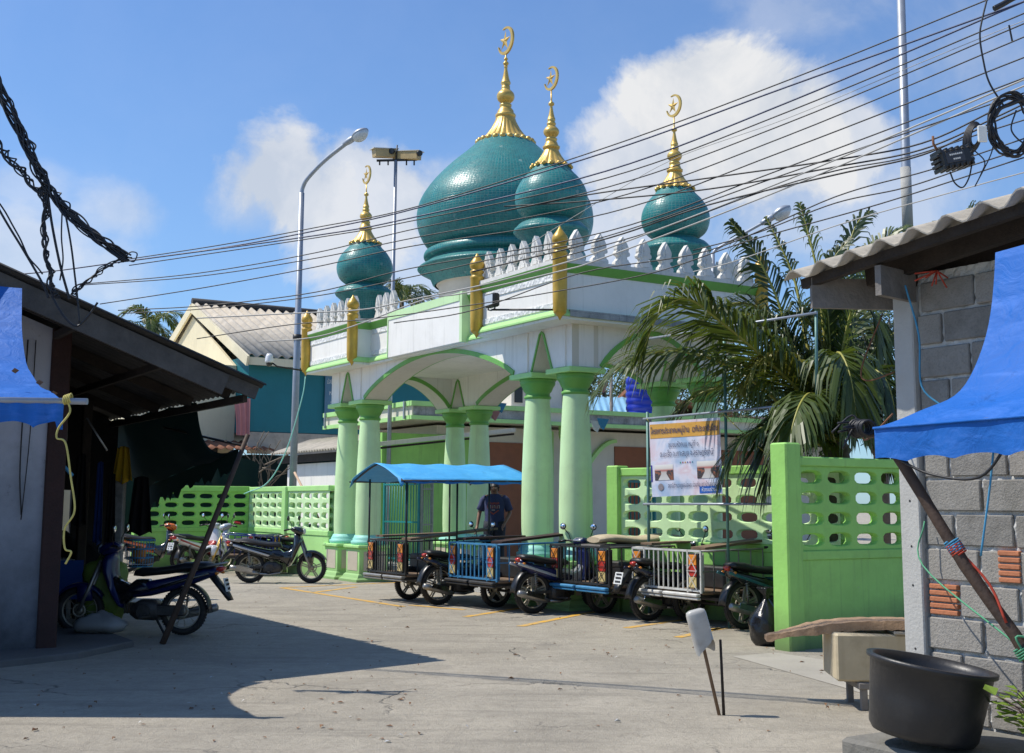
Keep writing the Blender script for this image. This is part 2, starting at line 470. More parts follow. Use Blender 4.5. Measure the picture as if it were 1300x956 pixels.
    M['bamboo'] = mat('old_bamboo', (.075, .045, .03), .7, var=.35, scale=5, bump=.25)
    M['pale_stick'] = mat('pale_stick', (.48, .33, .22), .75, var=.2, scale=6)
    M['tub'] = mat('black_rubber_tub', (.022, .022, .024), .42, var=.25, scale=5, bump=.12, bscale=14, grime=.25, grime_rgb=(.10, .09, .08))
    M['crate'] = mat('grubby_cream_crate', (.50, .42, .28), .75, var=.12, scale=4, bump=.3, bscale=20, grime=.5, grime_rgb=(.25, .18, .1), streak=.25)
    M['net'] = two_sided('shade_net', (.006, .018, .016), (.01, .03, .025), .9, .12)
    M['tarp_blue'] = two_sided('blue_tarpaulin', (.016, .135, .50), (.02, .18, .60), .62, .16, .16, 3.0, .5, .75)
    M['canopy_blue'] = two_sided('blue_canopy_cloth', (.08, .42, .82), (.05, .3, .65), .6, .12, .14, 3.0, .3, .5)
    M['cloth_yellow'] = two_sided('yellow_cloth', (.42, .26, .015), (.4, .25, .02), .85, .2)
    M['cloth_black'] = two_sided('black_cloth', (.010, .009, .010), (.01, .01, .01), .9, .1)
    M['cloth_blue'] = two_sided('faded_blue_cloth', (.015, .05, .20), (.02, .06, .2), .9, .15)
    M['plastic_clear'] = two_sided('cloudy_plastic', (.42, .42, .40), (.4, .4, .38), .35, .4, .2, 9.0)
    M['frond'] = two_sided('palm_leaflet', (.064, .094, .019), (.17, .23, .026), .40, .24, .35, 1.2)
    M['frond_dark'] = two_sided('palm_leaflet_dark', (.032, .056, .015), (.09, .14, .02), .4, .2, .35, 1.2)
    M['frond_yel'] = two_sided('palm_leaflet_yellow', (.20, .19, .03), (.3, .3, .04), .45, .26, .3, 1.2)
    M['rachis'] = mat('palm_midrib', (.34, .32, .06), .5, var=.25, scale=4)
    M['trunk'] = mat('palm_trunk', (.13, .105, .08), .9, var=.3, scale=6, bump=.6, bscale=16)
    M['leaf'] = two_sided('tree_leaf', (.03, .06, .018), (.08, .14, .02), .5, .25, .4, .8)
    M['weed'] = two_sided('weed_leaf', (.22, .34, .05), (.3, .42, .06), .5, .35, .25, 5.0)
    M['drywood'] = mat('bare_twig', (.22, .17, .12), .85, var=.25, scale=8)
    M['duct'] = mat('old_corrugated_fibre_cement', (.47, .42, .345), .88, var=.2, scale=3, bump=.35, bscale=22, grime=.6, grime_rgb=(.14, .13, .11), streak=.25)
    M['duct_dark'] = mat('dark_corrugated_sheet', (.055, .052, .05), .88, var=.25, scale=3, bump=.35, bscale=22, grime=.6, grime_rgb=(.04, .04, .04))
    M['rust_sheet'] = mat('rusty_roof_sheet', (.30, .12, .06), .85, var=.3, scale=3, bump=.2, grime=.4, grime_rgb=(.12, .06, .04))
    M['blue_sheet'] = mat('pale_blue_roof_sheet', (.22, .44, .62), .5, var=.1, scale=2, grime=.2, grime_rgb=(.2, .3, .36))
    M['dome'] = m_tile('teal_mosaic', (.008, .158, .160), (.020, .245, .232), (.10, .26, .25), .056, .048, .34)
    M['litter'] = mat('dry_leaf', (.22, .11, .05), .8, var=.4, scale=20)
    M['paper'] = mat('paper_scrap', (.6, .6, .58), .8, var=.1, scale=20)
    M['pink'] = two_sided('faded_pink_cloth', (.46, .22, .24), (.45, .2, .22), .85, .25)
setup_mats()
# ------------------------------------------------------------------ special surfaces
def m_ground():
    m, N, bs = newmat('street_concrete')
    tc = N.n('ShaderNodeTexCoord'); ob = tc.outputs['Object']
    big = N.noise(ob, .16, 5, .6); mid = N.noise(ob, .9, 7, .68, .6); fine = N.noise(ob, 32, 4, .7); grit = N.noise(ob, 130, 2, .6)
    col = N.mix(N.ramp(big, [(.35, (0, 0, 0)), (.68, (1, 1, 1))]), (.375, .33, .255), (.47, .42, .335))
    col = N.mix(N.ramp(mid, [(.42, (0, 0, 0)), (.72, (1, 1, 1))]), col, (.28, .248, .195))
    col = N.mix(N.math('MULTIPLY', N.ramp(fine, [(.4, (0, 0, 0)), (.7, (1, 1, 1))]), .35), col, (.48, .445, .375))
    col = N.mix(N.math('MULTIPLY', N.ramp(grit, [(.56, (0, 0, 0)), (.68, (1, 1, 1))]), .5), col, (.14, .13, .12))
    mot = N.noise(ob, 7, 7, .75, .4)
    col = N.mix(N.math('MULTIPLY', N.ramp(mot, [(.45, (0, 0, 0)), (.68, (1, 1, 1))]), .42), col, (.235, .205, .158))
    col = N.mix(N.math('MULTIPLY', N.ramp(N.noise(ob, 19, 5, .75), [(.52, (0, 0, 0)), (.66, (1, 1, 1))]), .32), col, (.20, .175, .14))
    # tyre tracks worn along the lane and long scuffs
    mp = N.n('ShaderNodeMapping', ins={'Vector': ob, 'Rotation': (0, 0, R(-24)), 'Scale': (.32, 2.6, 1)})
    tr = N.ramp(N.noise(mp.outputs[0], 1.3, 6, .65), [(.53, (0, 0, 0)), (.66, (1, 1, 1))])
    col = N.mix(N.math('MULTIPLY', tr, .6), col, (.24, .215, .172))
    # cracks
    wp = N.n('ShaderNodeVectorMath', operation='ADD', ins={0: ob})
    ns = N.n('ShaderNodeTexNoise', ins={'Vector': ob, 'Scale': 1.7, 'Detail': 6.0})
    sc_ = N.n('ShaderNodeVectorMath', operation='SCALE', ins={0: ns.outputs['Color'], 'Scale': .9})
    N.t.links.new(sc_.outputs[0], wp.inputs[1])
    vo = N.n('ShaderNodeTexVoronoi', feature='DISTANCE_TO_EDGE', ins={'Vector': wp.outputs[0], 'Scale': .42})
    cr = N.ramp(vo.outputs[0], [(.0, (1, 1, 1)), (.009, (0, 0, 0))])
    crm = N.math('MULTIPLY', cr, N.ramp(N.noise(ob, .35, 3), [(.50, (0, 0, 0)), (.60, (1, 1, 1))]))
    col = N.mix(N.math('MULTIPLY', crm, .55), col, (.05, .045, .04))
    # oil spots and damp patches
    oil = N.ramp(N.noise(ob, .55, 3, .5), [(.66, (0, 0, 0)), (.76, (1, 1, 1))])
    col = N.mix(N.math('MULTIPLY', oil, .45), col, (.12, .11, .10))
    N.t.links.new(col, bs.inputs['Base Color'])
    bs.inputs['Roughness'].default_value = .88
    h = N.math('ADD', N.math('ADD', N.math('ADD', N.math('MULTIPLY', fine, .5), mot), N.math('MULTIPLY', grit, .35)), N.math('SUBTRACT', N.math('MULTIPLY', mid, 1.2), crm))
    bp = N.n('ShaderNodeBump', ins={'Strength': .85, 'Distance': .03, 'Height': h})
    N.t.links.new(bp.outputs[0], bs.inputs['Normal'])
    return m
M['ground'] = m_ground()
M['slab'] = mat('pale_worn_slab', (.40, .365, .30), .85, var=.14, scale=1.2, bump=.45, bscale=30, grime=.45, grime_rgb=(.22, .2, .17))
M['slab_dark'] = mat('dirty_shaded_slab', (.13, .125, .12), .85, var=.2, scale=1.2, bump=.45, bscale=30, grime=.5, grime_rgb=(.09, .085, .08))  # grime over a base colour darkened for the shop's shade

def m_line():
    m, N, bs = newmat('worn_yellow_line')
    tc = N.n('ShaderNodeTexCoord'); ob = tc.outputs['Object']
    w = N.ramp(N.noise(ob, 5, 7, .75), [(.44, (0, 0, 0)), (.66, (1, 1, 1))])
    col = N.mix(w, (.66, .36, .035), (.36, .31, .22))
    N.t.links.new(col, bs.inputs['Base Color']); bs.inputs['Roughness'].default_value = .8
    return m
M['line'] = m_line()

def m_block():
    m, N, bs = newmat('hollow_concrete_block')
    tc = N.n('ShaderNodeTexCoord'); ob = tc.outputs['Object']
    ge = N.n('ShaderNodeNewGeometry')
    base = N.ramp(ge.outputs['Random Per Island'], [(0, (.15, .143, .13)), (.35, (.225, .21, .185)), (.7, (.29, .265, .23)), (1, (.19, .18, .16))])
    n1 = N.noise(ob, 7, 8, .7); n2 = N.noise(ob, 70, 3, .7)
    col = N.mix(N.math('MULTIPLY', N.ramp(n1, [(.35, (0, 0, 0)), (.75, (1, 1, 1))]), .5), base, (.42, .40, .37))
    col = N.mix(N.math('MULTIPLY', N.ramp(n2, [(.5, (0, 0, 0)), (.7, (1, 1, 1))]), .45), col, (.13, .13, .125))
    N.t.links.new(col, bs.inputs['Base Color']); bs.inputs['Roughness'].default_value = .92
    bp = N.n('ShaderNodeBump', ins={'Strength': .6, 'Distance': .012, 'Height': N.math('ADD', n2, n1)})
    N.t.links.new(bp.outputs[0], bs.inputs['Normal'])
    return m
M['block'] = m_block()
M['mortar'] = mat('lumpy_mortar', (.54, .53, .50), .92, var=.15, scale=6, bump=.9, bscale=28)
M['clay'] = mat('clay_brick', (.46, .17, .08), .85, var=.15, scale=8, bump=.3)

def m_leftwall():
    """lime-washed wall, stained towards the foot, peeling at the corner"""
    m, N, bs = newmat('stained_whitewash')
    tc = N.n('ShaderNodeTexCoord'); ob = tc.outputs['Object']
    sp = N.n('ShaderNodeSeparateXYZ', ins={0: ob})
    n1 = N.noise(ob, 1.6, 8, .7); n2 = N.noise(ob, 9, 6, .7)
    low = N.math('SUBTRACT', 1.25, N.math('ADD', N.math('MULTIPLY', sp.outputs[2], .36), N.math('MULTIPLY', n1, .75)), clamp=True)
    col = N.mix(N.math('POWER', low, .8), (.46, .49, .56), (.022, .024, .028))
    sp2 = N.ramp(n2, [(.62, (0, 0, 0)), (.70, (1, 1, 1))])
    col = N.mix(N.math('MULTIPLY', sp2, .5), col, (.12, .12, .12))
    vo = N.ramp(N.noise(ob, .8, 9, .75), [(.60, (0, 0, 0)), (.63, (1, 1, 1))])
    col = N.mix(N.math('MULTIPLY', vo, .6), col, (.23, .22, .21))
    N.t.links.new(col, bs.inputs['Base Color']); bs.inputs['Roughness'].default_value = .85
    bp = N.n('ShaderNodeBump', ins={'Strength': .4, 'Distance': .015, 'Height': N.math('ADD', n2, n1)})
    N.t.links.new(bp.outputs[0], bs.inputs['Normal'])
    return m
M['leftwall'] = m_leftwall()

def m_relief():
    m, N, bs = newmat('carved_white_band')
    tc = N.n('ShaderNodeTexCoord'); ob = tc.outputs['Object']
    vo = N.n('ShaderNodeTexVoronoi', feature='SMOOTH_F1', ins={'Vector': ob, 'Scale': 17.0})
    k = N.ramp(vo.outputs[0], [(.25, (0, 0, 0)), (.5, (1, 1, 1))])
    N.t.links.new(N.mix(k, (.80, .80, .78), (.66, .66, .65)), bs.inputs['Base Color'])
    bs.inputs['Roughness'].default_value = .7
    bp = N.n('ShaderNodeBump', ins={'Strength': .45, 'Distance': .02, 'Height': N.math('SUBTRACT', 1.0, k)})
    N.t.links.new(bp.outputs[0], bs.inputs['Normal'])
    return m
M['relief'] = m_relief()

# ------------------------------------------------------------------ sky and sun
SUN = Vector((-.69, .08, 1.0)).normalized()
def make_world():
    w = bpy.data.worlds.new('World'); SC.world = w; w.use_nodes = True
    nt = w.node_tree; nt.nodes.clear(); N = NT(nt)
    out = N.n('ShaderNodeOutputWorld'); bg = N.n('ShaderNodeBackground', ins={'Strength': .105})
    nt.links.new(bg.outputs[0], out.inputs[0])
    el = math.asin(SUN.z); az = math.atan2(SUN.x, SUN.y)
    sky = N.n('ShaderNodeTexSky', sky_type='NISHITA', sun_disc=False, sun_elevation=el, sun_rotation=az,
              altitude=0, air_density=1.0, dust_density=.35, ozone_density=1.6)
    tc = N.n('ShaderNodeTexCoord'); d = tc.outputs['Generated']
    # clouds live on the direction sphere: soft banks broken up by noise
    nz = N.n('ShaderNodeTexNoise', ins={'Vector': d, 'Scale': 9.0, 'Detail': 12.0, 'Roughness': .6, 'Distortion': .25})
    amp = N.math('MULTIPLY', N.math('SUBTRACT', nz.outputs[0], .5), 2.3)
    tot = None
    for px, py, rad, sx, dens in CLOUDS:
        c = Vector(ray(px, py)).normalized()
        df = N.n('ShaderNodeVectorMath', operation='SUBTRACT', ins={0: d, 1: tuple(c)})
        ml = N.n('ShaderNodeVectorMath', operation='MULTIPLY', ins={0: df.outputs[0], 1: (1 / sx, 1 / sx, 1)})
        ln = N.n('ShaderNodeVectorMath', operation='LENGTH', ins={0: ml.outputs[0]})
        q = N.math('SUBTRACT', 1.0, N.math('DIVIDE', ln.outputs['Value'], rad))
        q = N.math('ADD', q, amp)
        q = N.math('MULTIPLY', N.math('MULTIPLY', q, 2.6 if dens > .7 else 1.3, clamp=True), dens)
        tot = q if tot is None else N.math('SMOOTH_MAX', tot, q, .12)
    tot = N.math('MINIMUM', tot, .96)
    sep = N.n('ShaderNodeSeparateXYZ', ins={0: d})
    hz = N.math('MULTIPLY', N.math('SUBTRACT', 1.0, N.math('MULTIPLY', N.math('ABSOLUTE', sep.outputs[2]), 2.2), clamp=True), .30)
    shade = N.ramp(nz.outputs[0], [(.40, (6.0, 6.4, 7.0)), (.60, (8.2, 8.2, 8.2))])
    tint = N.mix(1.0, sky.outputs[0], (.70, 1.10, 1.55), 'MULTIPLY')
    hazy = N.mix(hz, tint, (4.0, 5.7, 7.6))
    col = N.mix(tot, hazy, shade)
    nt.links.new(col, bg.inputs['Color'])
    sl = bpy.data.lights.new('sun', 'SUN'); sl.energy = 5.0; sl.angle = R(.53); sl.color = (1, .945, .85)
    so = bpy.data.objects.new('sun', sl); COL.objects.link(so)
    so.rotation_euler = (-SUN).to_track_quat('-Z', 'Y').to_euler()
    so.location = (-30, 5, 40)

# (pixel x, pixel y, radius, horizontal stretch, density) of each bank, as seen from the street
CLOUDS = [(890, 135, .070, 1.0, 1), (955, 170, .078, 1.25, .95), (860, 215, .065, 1.4, .85), (1050, 185, .048, 1.2, .8), (820, 270, .06, 1.8, .7),
          (355, 228, .058, 1.2, .85), (440, 250, .062, 1.5, .8), (320, 258, .045, 1.2, .6), (545, 262, .05, 1.3, .65), (570, 330, .05, 1.6, .5),
          (20, 320, .055, 1.6, .6), (158, 268, .03, 1.6, .5), (110, 350, .045, 1.8, .5), (20, 235, .025, 2.0, .4), (1010, 15, .04, 2.4, .35),
          (1230, 70, .05, 2.0, .3), (1090, 90, .03, 2.2, .25), (1030, 260, .075, 2.4, .5)]
make_world()

def make_camera():
    cd = bpy.data.cameras.new('camera'); cam = bpy.data.objects.new('camera', cd); COL.objects.link(cam)
    cd.sensor_fit = 'HORIZONTAL'; cd.sensor_width = 36; cd.lens = FPX / 1300 * 36
    cd.shift_y = -(956 / 2 - PY) / 1300
    cd.clip_start = .05; cd.clip_end = 3000
    Mx = Matrix.Translation((0, 0, EYE)) @ Matrix.Rotation(math.pi / 2 + TH, 4, 'X') @ Matrix.Rotation(RO, 4, 'Z')
    cam.matrix_world = Mx
    SC.camera = cam
make_camera()
SC.view_settings.view_transform = 'Standard'; SC.view_settings.look = 'None'
SC.view_settings.exposure = 0; SC.view_settings.gamma = 1

# ------------------------------------------------------------------ the ground
def flat(name, pts, z, m, kind='structure'):
    b = MB(); b.add([(p[0], p[1], z) for p in pts], [tuple(range(len(pts)))])
    o = b.build(name, m); o['kind'] = kind; return o

flat('ground', [(-400, -60), (400, -60), (400, 700), (-400, 700)], 0, M['ground'])
# paler pavement slab at the right-hand side of the lane
pv = [W(-1.25, -5.05), W(-.62, -5.05), W(-.62, -9.5), W(-.55, -15), W(-4.2, -15.5), W(-3.1, -10.5), W(-1.9, -7.2)]
flat('pavement', pv, .004, M['slab'])
# floor of the left shophouse, dirty and also darkened to imitate its shade: a real step above the lane
O_LB = Vector((-4.95, 13.1, 0))
def LB(vv, uu, z=0.0): return O_LB + GV * vv + GU * uu + Vector((0, 0, z))
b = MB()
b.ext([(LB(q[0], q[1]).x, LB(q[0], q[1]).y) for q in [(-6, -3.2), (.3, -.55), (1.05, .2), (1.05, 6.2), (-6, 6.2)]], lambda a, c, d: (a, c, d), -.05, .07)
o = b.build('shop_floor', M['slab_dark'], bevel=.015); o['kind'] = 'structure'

# worn yellow bay lines
def stripe(b, p, q, w=.12):
    p, q = Vector(p), Vector(q); d = (q - p).normalized(); n = Vector((-d.y, d.x, 0)) * w / 2
    b.add([p - n, q - n, q + n, p + n], [(0, 1, 2, 3)])
b = MB()
for (x0, y0, x1, y1) in [(357, 746, 512, 770), (357, 746, 512, 739), (398, 752, 452, 745), (520, 768, 590, 774), (590, 783, 660, 772), (520, 741, 560, 746),
                         (660, 795, 740, 779), (740, 779, 790, 772), (795, 797, 850, 789), (860, 809, 915, 797), (850, 789, 905, 783), (900, 800, 985, 790), (770, 776, 830, 771)]:
    stripe(b, atZ(x0, y0, .004), atZ(x1, y1, .004))
o = b.build('road_markings', M['line']); o['kind'] = 'structure'

# scattered dry leaves, paper and grit on the lane: nobody could count it
b = MB(); rr = random.Random(3)
for i in range(260):
    if i < 120: p = atZ(rr.uniform(20, 560), rr.uniform(770, 945))
    elif i < 220: p = atZ(rr.uniform(380, 1130), rr.uniform(760, 930))
    else: p = W(rr.uniform(-4, 0), rr.uniform(-6, 8))
    a = rr.uniform(0, 6.28); l = rr.uniform(.010, .034); wd = l * rr.uniform(.3, .7)
    dx, dy = Vector((math.cos(a), math.sin(a), 0)) * l, Vector((-math.sin(a), math.cos(a), 0)) * wd
    z = Vector((p.x, p.y, .006)); up = Vector((0, 0, rr.uniform(.002, .02)))
    b.add([z - dx, z - dy + up, z + dx, z + dy + up], [(0, 1, 2, 3)], 0 if rr.random() < .9 else 1)
o = b.build('leaf_litter', [M['litter'], M['paper']], weld=False)
tag(o, 'dry brown leaves, grit and paper scraps strewn over the lane', 'litter', kind='stuff')
# ------------------------------------------------------------------ the domed gateway
GK = 1.085
def zs(z): return GK * z - .136
def gx(p): return Vector((p[0] * GK, p[1] * GK, zs(p[2])))
gate = thing('mosque_gateway', 'green and white gateway on paired columns with teal mosaic onion domes', 'gateway', (GA[0], GA[1], 0), GROT)
GS, GD = 9.02, 3.72
def foot(off):
    """footprint with the two forward end bays, pushed out by off (w, s)"""
    P = [(0, 0), (0, 2.26), (.3, 2.26), (.3, 6.76), (0, 6.76), (0, GS), (GD, GS), (GD, 6.76), (GD - .3, 6.76), (GD - .3, 2.26), (GD, 2.26), (GD, 0)]
    n = len(P); out = []
    for i in range(n):
        p0, p1, p2 = Vector(P[i - 1]), Vector(P[i]), Vector(P[(i + 1) % n])
        e1, e2 = (p1 - p0).normalized(), (p2 - p1).normalized()
        n1, n2 = Vector((-e1.y, e1.x)), Vector((-e2.y, e2.x))
        q = p1 + (n1 + n2) * off
        out.append((q.x, q.y))
    return out
assert foot(.1)[0][0] < 0
def belt(name, prof, m, parent=gate):
    b = MB(gx)
    b.rings([[(w, s, z) for w, s in foot(o)] for o, z in prof])
    return b.build(name, m, parent)
# fascia, cornice, ledge, soffit
belt('fascia', [(-.02, 4.27), (-.02, 4.80)], M['white'])
belt('cornice', [(-.02, 4.795), (.0, 4.80), (.055, 4.90), (.06, 4.915)], M['green_deep'])
belt('coping', [(.06, 4.917), (.06, 4.975), (-.03, 4.985), (-.04, 5.0), (-.22, 5.0), (-.22, 4.9)], M['merlon'])
belt('ledge', [(-.02, 4.275), (.03, 4.255), (.06, 4.20), (.06, 4.175), (.03, 4.17)], M['green_light'])
# mouldy band along the shaded side ledge
b = MB(gx); b.box(.12, GD - .1, -.068, -.061, 4.165, 4.235); b.build('mould_band', M['mould'], gate)
b = MB(gx); b.box(.12, GD - .1, -.066, -.02, 4.237, 4.262); b.build('mould_band', M['mould'], gate)
b = MB(gx)
b.ext(foot(.03), lambda a, c, d: (a, c, d), 4.13, 4.168)
b.build('soffit', M['white'], gate)
b = MB(gx)
b.ext(foot(-.2), lambda a, c, d: (a, c, d), 4.86, 4.92)
b.build('roof_slab', M['mould'], gate)
# carved bands on the fascia (front bays and shaded side)
for s0, s1, w in ((.10, 2.18, .014), (6.84, 8.94, .014), (2.34, 3.1, .314), (5.75, 6.70, .314)):
    for z0, z1 in ((4.30, 4.38), (4.70, 4.785)):
        b = MB(gx); b.box(w - .010, w + .02, s0, s1, z0, z1); b.build('carved_band', M['relief'], gate)
# blank panel over the arch
b = MB(gx); b.cbox(.16, .32, 3.12, 5.72, 4.15, 4.97, .01, 0); pn = b.build('name_panel', M['white'], gate)
b = MB(gx)
b.box(.148, .157, 3.13, 5.71, 4.83, 4.965, 0); b.box(.15, .34, 3.035, 3.115, 4.155, 4.975, 0); b.box(.15, .34, 5.725, 5.75, 4.155, 4.975, 0)
b.build('panel_border', M['green_pale'], pn)

# spandrel walls with the arches cut out
def arch_pts(a0, a1, z0, zt, n=22, e=1.75):
    """flattened arch from a0 to a1"""
    c, h = (a0 + a1) / 2, (a1 - a0) / 2
    out = []
    for i in range(n + 1):
        t = -1 + 2 * i / n
        out.append((c + h * t, z0 + (zt - z0) * (1 - abs(t) ** e) ** (1 / 1.15)))
    return out
ZB, ZT = 3.52, 4.14
def spandrel(name, plane, d0, d1, a_min, a_max, arcs):
    """outline in (a, z); plane 's' -> a is s and thickness is w; plane 'w' -> the other way"""
    fn = (lambda a, z, d: (d, a, z)) if plane == 's' else (lambda a, z, d: (a, d, z))
    poly = [(a_min, ZT), (a_min, ZB)]
    for pts in arcs: poly += pts
    poly += [(a_max, ZB), (a_max, ZT)]
    b = MB(gx); b.ext(poly, fn, d0, d1, 0, 1)
    o = b.build(name, [M['white'], M['cream']], gate)
    # green edge trim on the outer face, following each arch
    for pts in arcs:
        b = MB(gx)
        for face, dd in ((d0, -.022), (d1, .022)):
            inner = [Vector((p[0], p[1])) for p in pts]
            m = len(inner); outer = []
            for i in range(m):
                t = (inner[min(i + 1, m - 1)] - inner[max(i - 1, 0)]).normalized()
                nn = Vector((-t.y, t.x)); outer.append(inner[i] + nn * (.032 if m < 10 else .075))
            for i in range(m - 1):
                q = [inner[i], inner[i + 1], outer[i + 1], outer[i]]
                lo = [fn(p.x, p.y, face) for p in q]; hi = [fn(p.x, p.y, face + dd) for p in q]
                b.add(hi, [(0, 1, 2, 3)])
                b.add(lo + hi, [(0, 1, 5, 4), (2, 3, 7, 6), (1, 2, 6, 5), (3, 0, 4, 7)])
        b.build('arch_trim', M['green_deep'], o)
    return o
CS = [.57, 1.57, 7.45, 8.45]; CW = [.65, 3.08]
def small(a): return [(a - .27, ZB)] + [(a - .245, ZB + .03), (a - .035, 4.05), (a, 4.075), (a + .035, 4.05), (a + .245, ZB + .03), (a + .27, ZB)]
big = arch_pts(1.86, 7.16, ZB, 4.10, 28, 1.9)
spandrel('front_arcade', 's', .40, .86, .30, 8.72, [small(1.07), big, small(7.95)])
spandrel('back_arcade', 's', 2.86, 3.32, .30, 8.72, [small(1.07), big, small(7.95)])
side = arch_pts(.95, 2.78, ZB, 4.06, 20, 1.8)
spandrel('side_arcade', 'w', .32, .80, .863, 2.857, [side])
spandrel('side_arcade', 'w', 8.22, 8.70, .863, 2.857, [side])
# flat strips over each column on the front
for s in CS:
    b = MB(gx); b.box(.378, .402, s - .13, s + .13, 3.53, 4.128); b.build('pier_strip', M['white'], gate)
for w in CW:
    b = MB(gx); b.box(w - .13, w + .13, .298, .322, 3.53, 4.128); b.build('pier_strip', M['white'], gate)

# columns
b = MB(gx)
shaft = [(.232, .96), (.240, 1.15), (.243, 1.5), (.236, 2.0), (.218, 2.5), (.195, 2.95), (.182, 3.16)]
def column_proto():
    q = lambda p: Vector((p[0] * GK, p[1] * GK, zs(p[2])))
    root = None
    b = MB(q); b.lathe(shaft, n=32); col = b.build('column', M['green_pale'], gate)
    b = MB(q); b.lathe([(.18, 3.14), (.205, 3.155), (.205, 3.185), (.185, 3.195), (.185, 3.235), (.21, 3.26), (.235, 3.32), (.262, 3.36), (.27, 3.385), (.262, 3.40), (.275, 3.415), (.275, 3.44), (.1, 3.44)], n=32)
    b.build('capital', M['green_deep'], col)
    b = MB(q); b.cbox(-.315, .315, -.315, .315, 3.442, 3.518, .008); b.build('abacus', M['green_light'], col)
    b = MB(q); b.lathe([(.30, .80), (.315, .83), (.315, .87), (.28, .885), (.285, .91), (.265, .935), (.25, .975), (.2, .98)], n=32); b.build('base_ring', M['aqua'], col)
    b = MB(q)
    b.cbox(-.30, .30, -.30, .30, .26, .74, .012, 0); b.cbox(-.345, .345, -.345, .345, .742, .80, .012, 0)
    b.rings([[(sx * r, sy * r, z) for sx, sy in ((-1, -1), (1, -1), (1, 1), (-1, 1))] for r, z in ((.40, .128), (.40, .17), (.355, .20), (.33, .25), (.305, .275))], 0)
    pl = b.build('plinth', M['green_light'], col)
    b = MB(q)
    for a in range(4):
        st = len(b.v); b.box(-.215, .215, -.306, -.302, .33, .68)
        b.move(Matrix.Rotation(a * math.pi / 2, 4, 'Z'), st)
    b.build('plinth_panel', M['beige'], pl)
    b = MB(q); b.box(-.41, .41, -.41, .41, -.03, .126); b.build('footing', M['concrete'], pl)
    return col
proto = column_proto()
first = True
for w in CW:
    for s in CS:
        if first: c = proto; first = False
        else:
            c = link_copy(proto, gate)
            for ch in kids(proto):
                d = link_copy(ch, c)
                # keep to thing > part > sub-part: deeper pieces hang on the column too
                for g in kids(ch): link_copy(g, c)
        c.location = (w * GK, s * GK, 0)
# flatten the prototype's deeper pieces as well
for ch in list(kids(proto)):
    for g in list(kids(ch)): g.parent = proto
# raised floor between the columns
b = MB(gx); b.cbox(1.0, 2.72, .15, 8.87, -.1, .40, .02); b.build('floor', M['concrete'], gate)

# gold pilasters
def pil():
    b = MB(gx)
    b.lathe([(.004, 4.10), (.03, 4.15), (.075, 4.19), (.09, 4.205), (.09, 4.23), (.098, 4.25), (.102, 4.5), (.102, 5.02), (.108, 5.03), (.108, 5.055), (.088, 5.07), (.088, 5.10), (.108, 5.12), (.108, 5.145),
             (.085, 5.16), (.085, 5.175), (.11, 5.205), (.116, 5.245), (.10, 5.29), (.06, 5.345), (.03, 5.385), (.012, 5.42), (.001, 5.43)], n=20)
    return b.build('gold_pilaster', M['gold'], gate)
p0 = pil()
for i, (w, s) in enumerate(((-.03, -.03), (-.05, 2.22), (-.05, 6.80), (-.03, 9.05), (GD + .03, -.03), (GD + .03, GS + .03))):
    c = p0 if i == 0 else link_copy(p0, gate)
    c.location = (w * GK, s * GK, 0)

# merlons: lotus-bud cresting
def merlon():
    half = [(0, 0), (.15, 0), (.165, .03), (.155, .07), (.125, .085), (.115, .11), (.09, .12), (.085, .15), (.105, .165), (.14, .175), (.15, .205), (.135, .235), (.115, .245), (.125, .28), (.12, .32), (.085, .38), (.045, .43), (0, .485)]
    poly = half + [(-a, z) for a, z in reversed(half[1:-1])]
    b = MB()
    fn = lambda a, z, d: (d, a, z)
    b.ext(poly, fn, -.05, .05)
    inner = [(a * .62, .03 + z * .86) for a, z in poly]
    b.ext(inner, fn, -.068, .068)
    inner = [(a * .3, .2 + z * .5) for a, z in poly]
    b.ext(inner, fn, -.08, .08)
    b.v = [Vector((p.x * GK, p.y * GK, p.z * GK)) for p in b.v]
    return b.build('merlon', M['merlon'], gate, bevel=.006)
m0 = merlon(); k = 0
def put_merlon(w, s, rot):
    global k
    c = m0 if k == 0 else link_copy(m0, gate)
    c.location = gx((w, s, 4.995)); c.rotation_euler = (random.uniform(-.03, .03), random.uniform(-.02, .02), rot + random.uniform(-.05, .05)); c.scale = (.8, (.76 if not rot else .86) * random.uniform(.95, 1.05), random.uniform(.90, .97)); k += 1
for i in range(6): put_merlon(.09, .40 + i * .335, 0)
for s in (2.5, 2.86): put_merlon(.39, s, 0)
for s in (5.98, 6.28, 6.58): put_merlon(.39, s, 0)
for i in range(6): put_merlon(.09, 6.98 + i * .335, 0)
for i in range(9): put_merlon(.33 + i * .4, .09, math.pi / 2)
for i in range(9): put_merlon(.33 + i * .4, GS - .09, math.pi / 2)
for i in range(5): put_merlon(GD - .09, .40 + i * .4, 0)
for i in range(5): put_merlon(GD - .09, 6.98 + i * .4, 0)

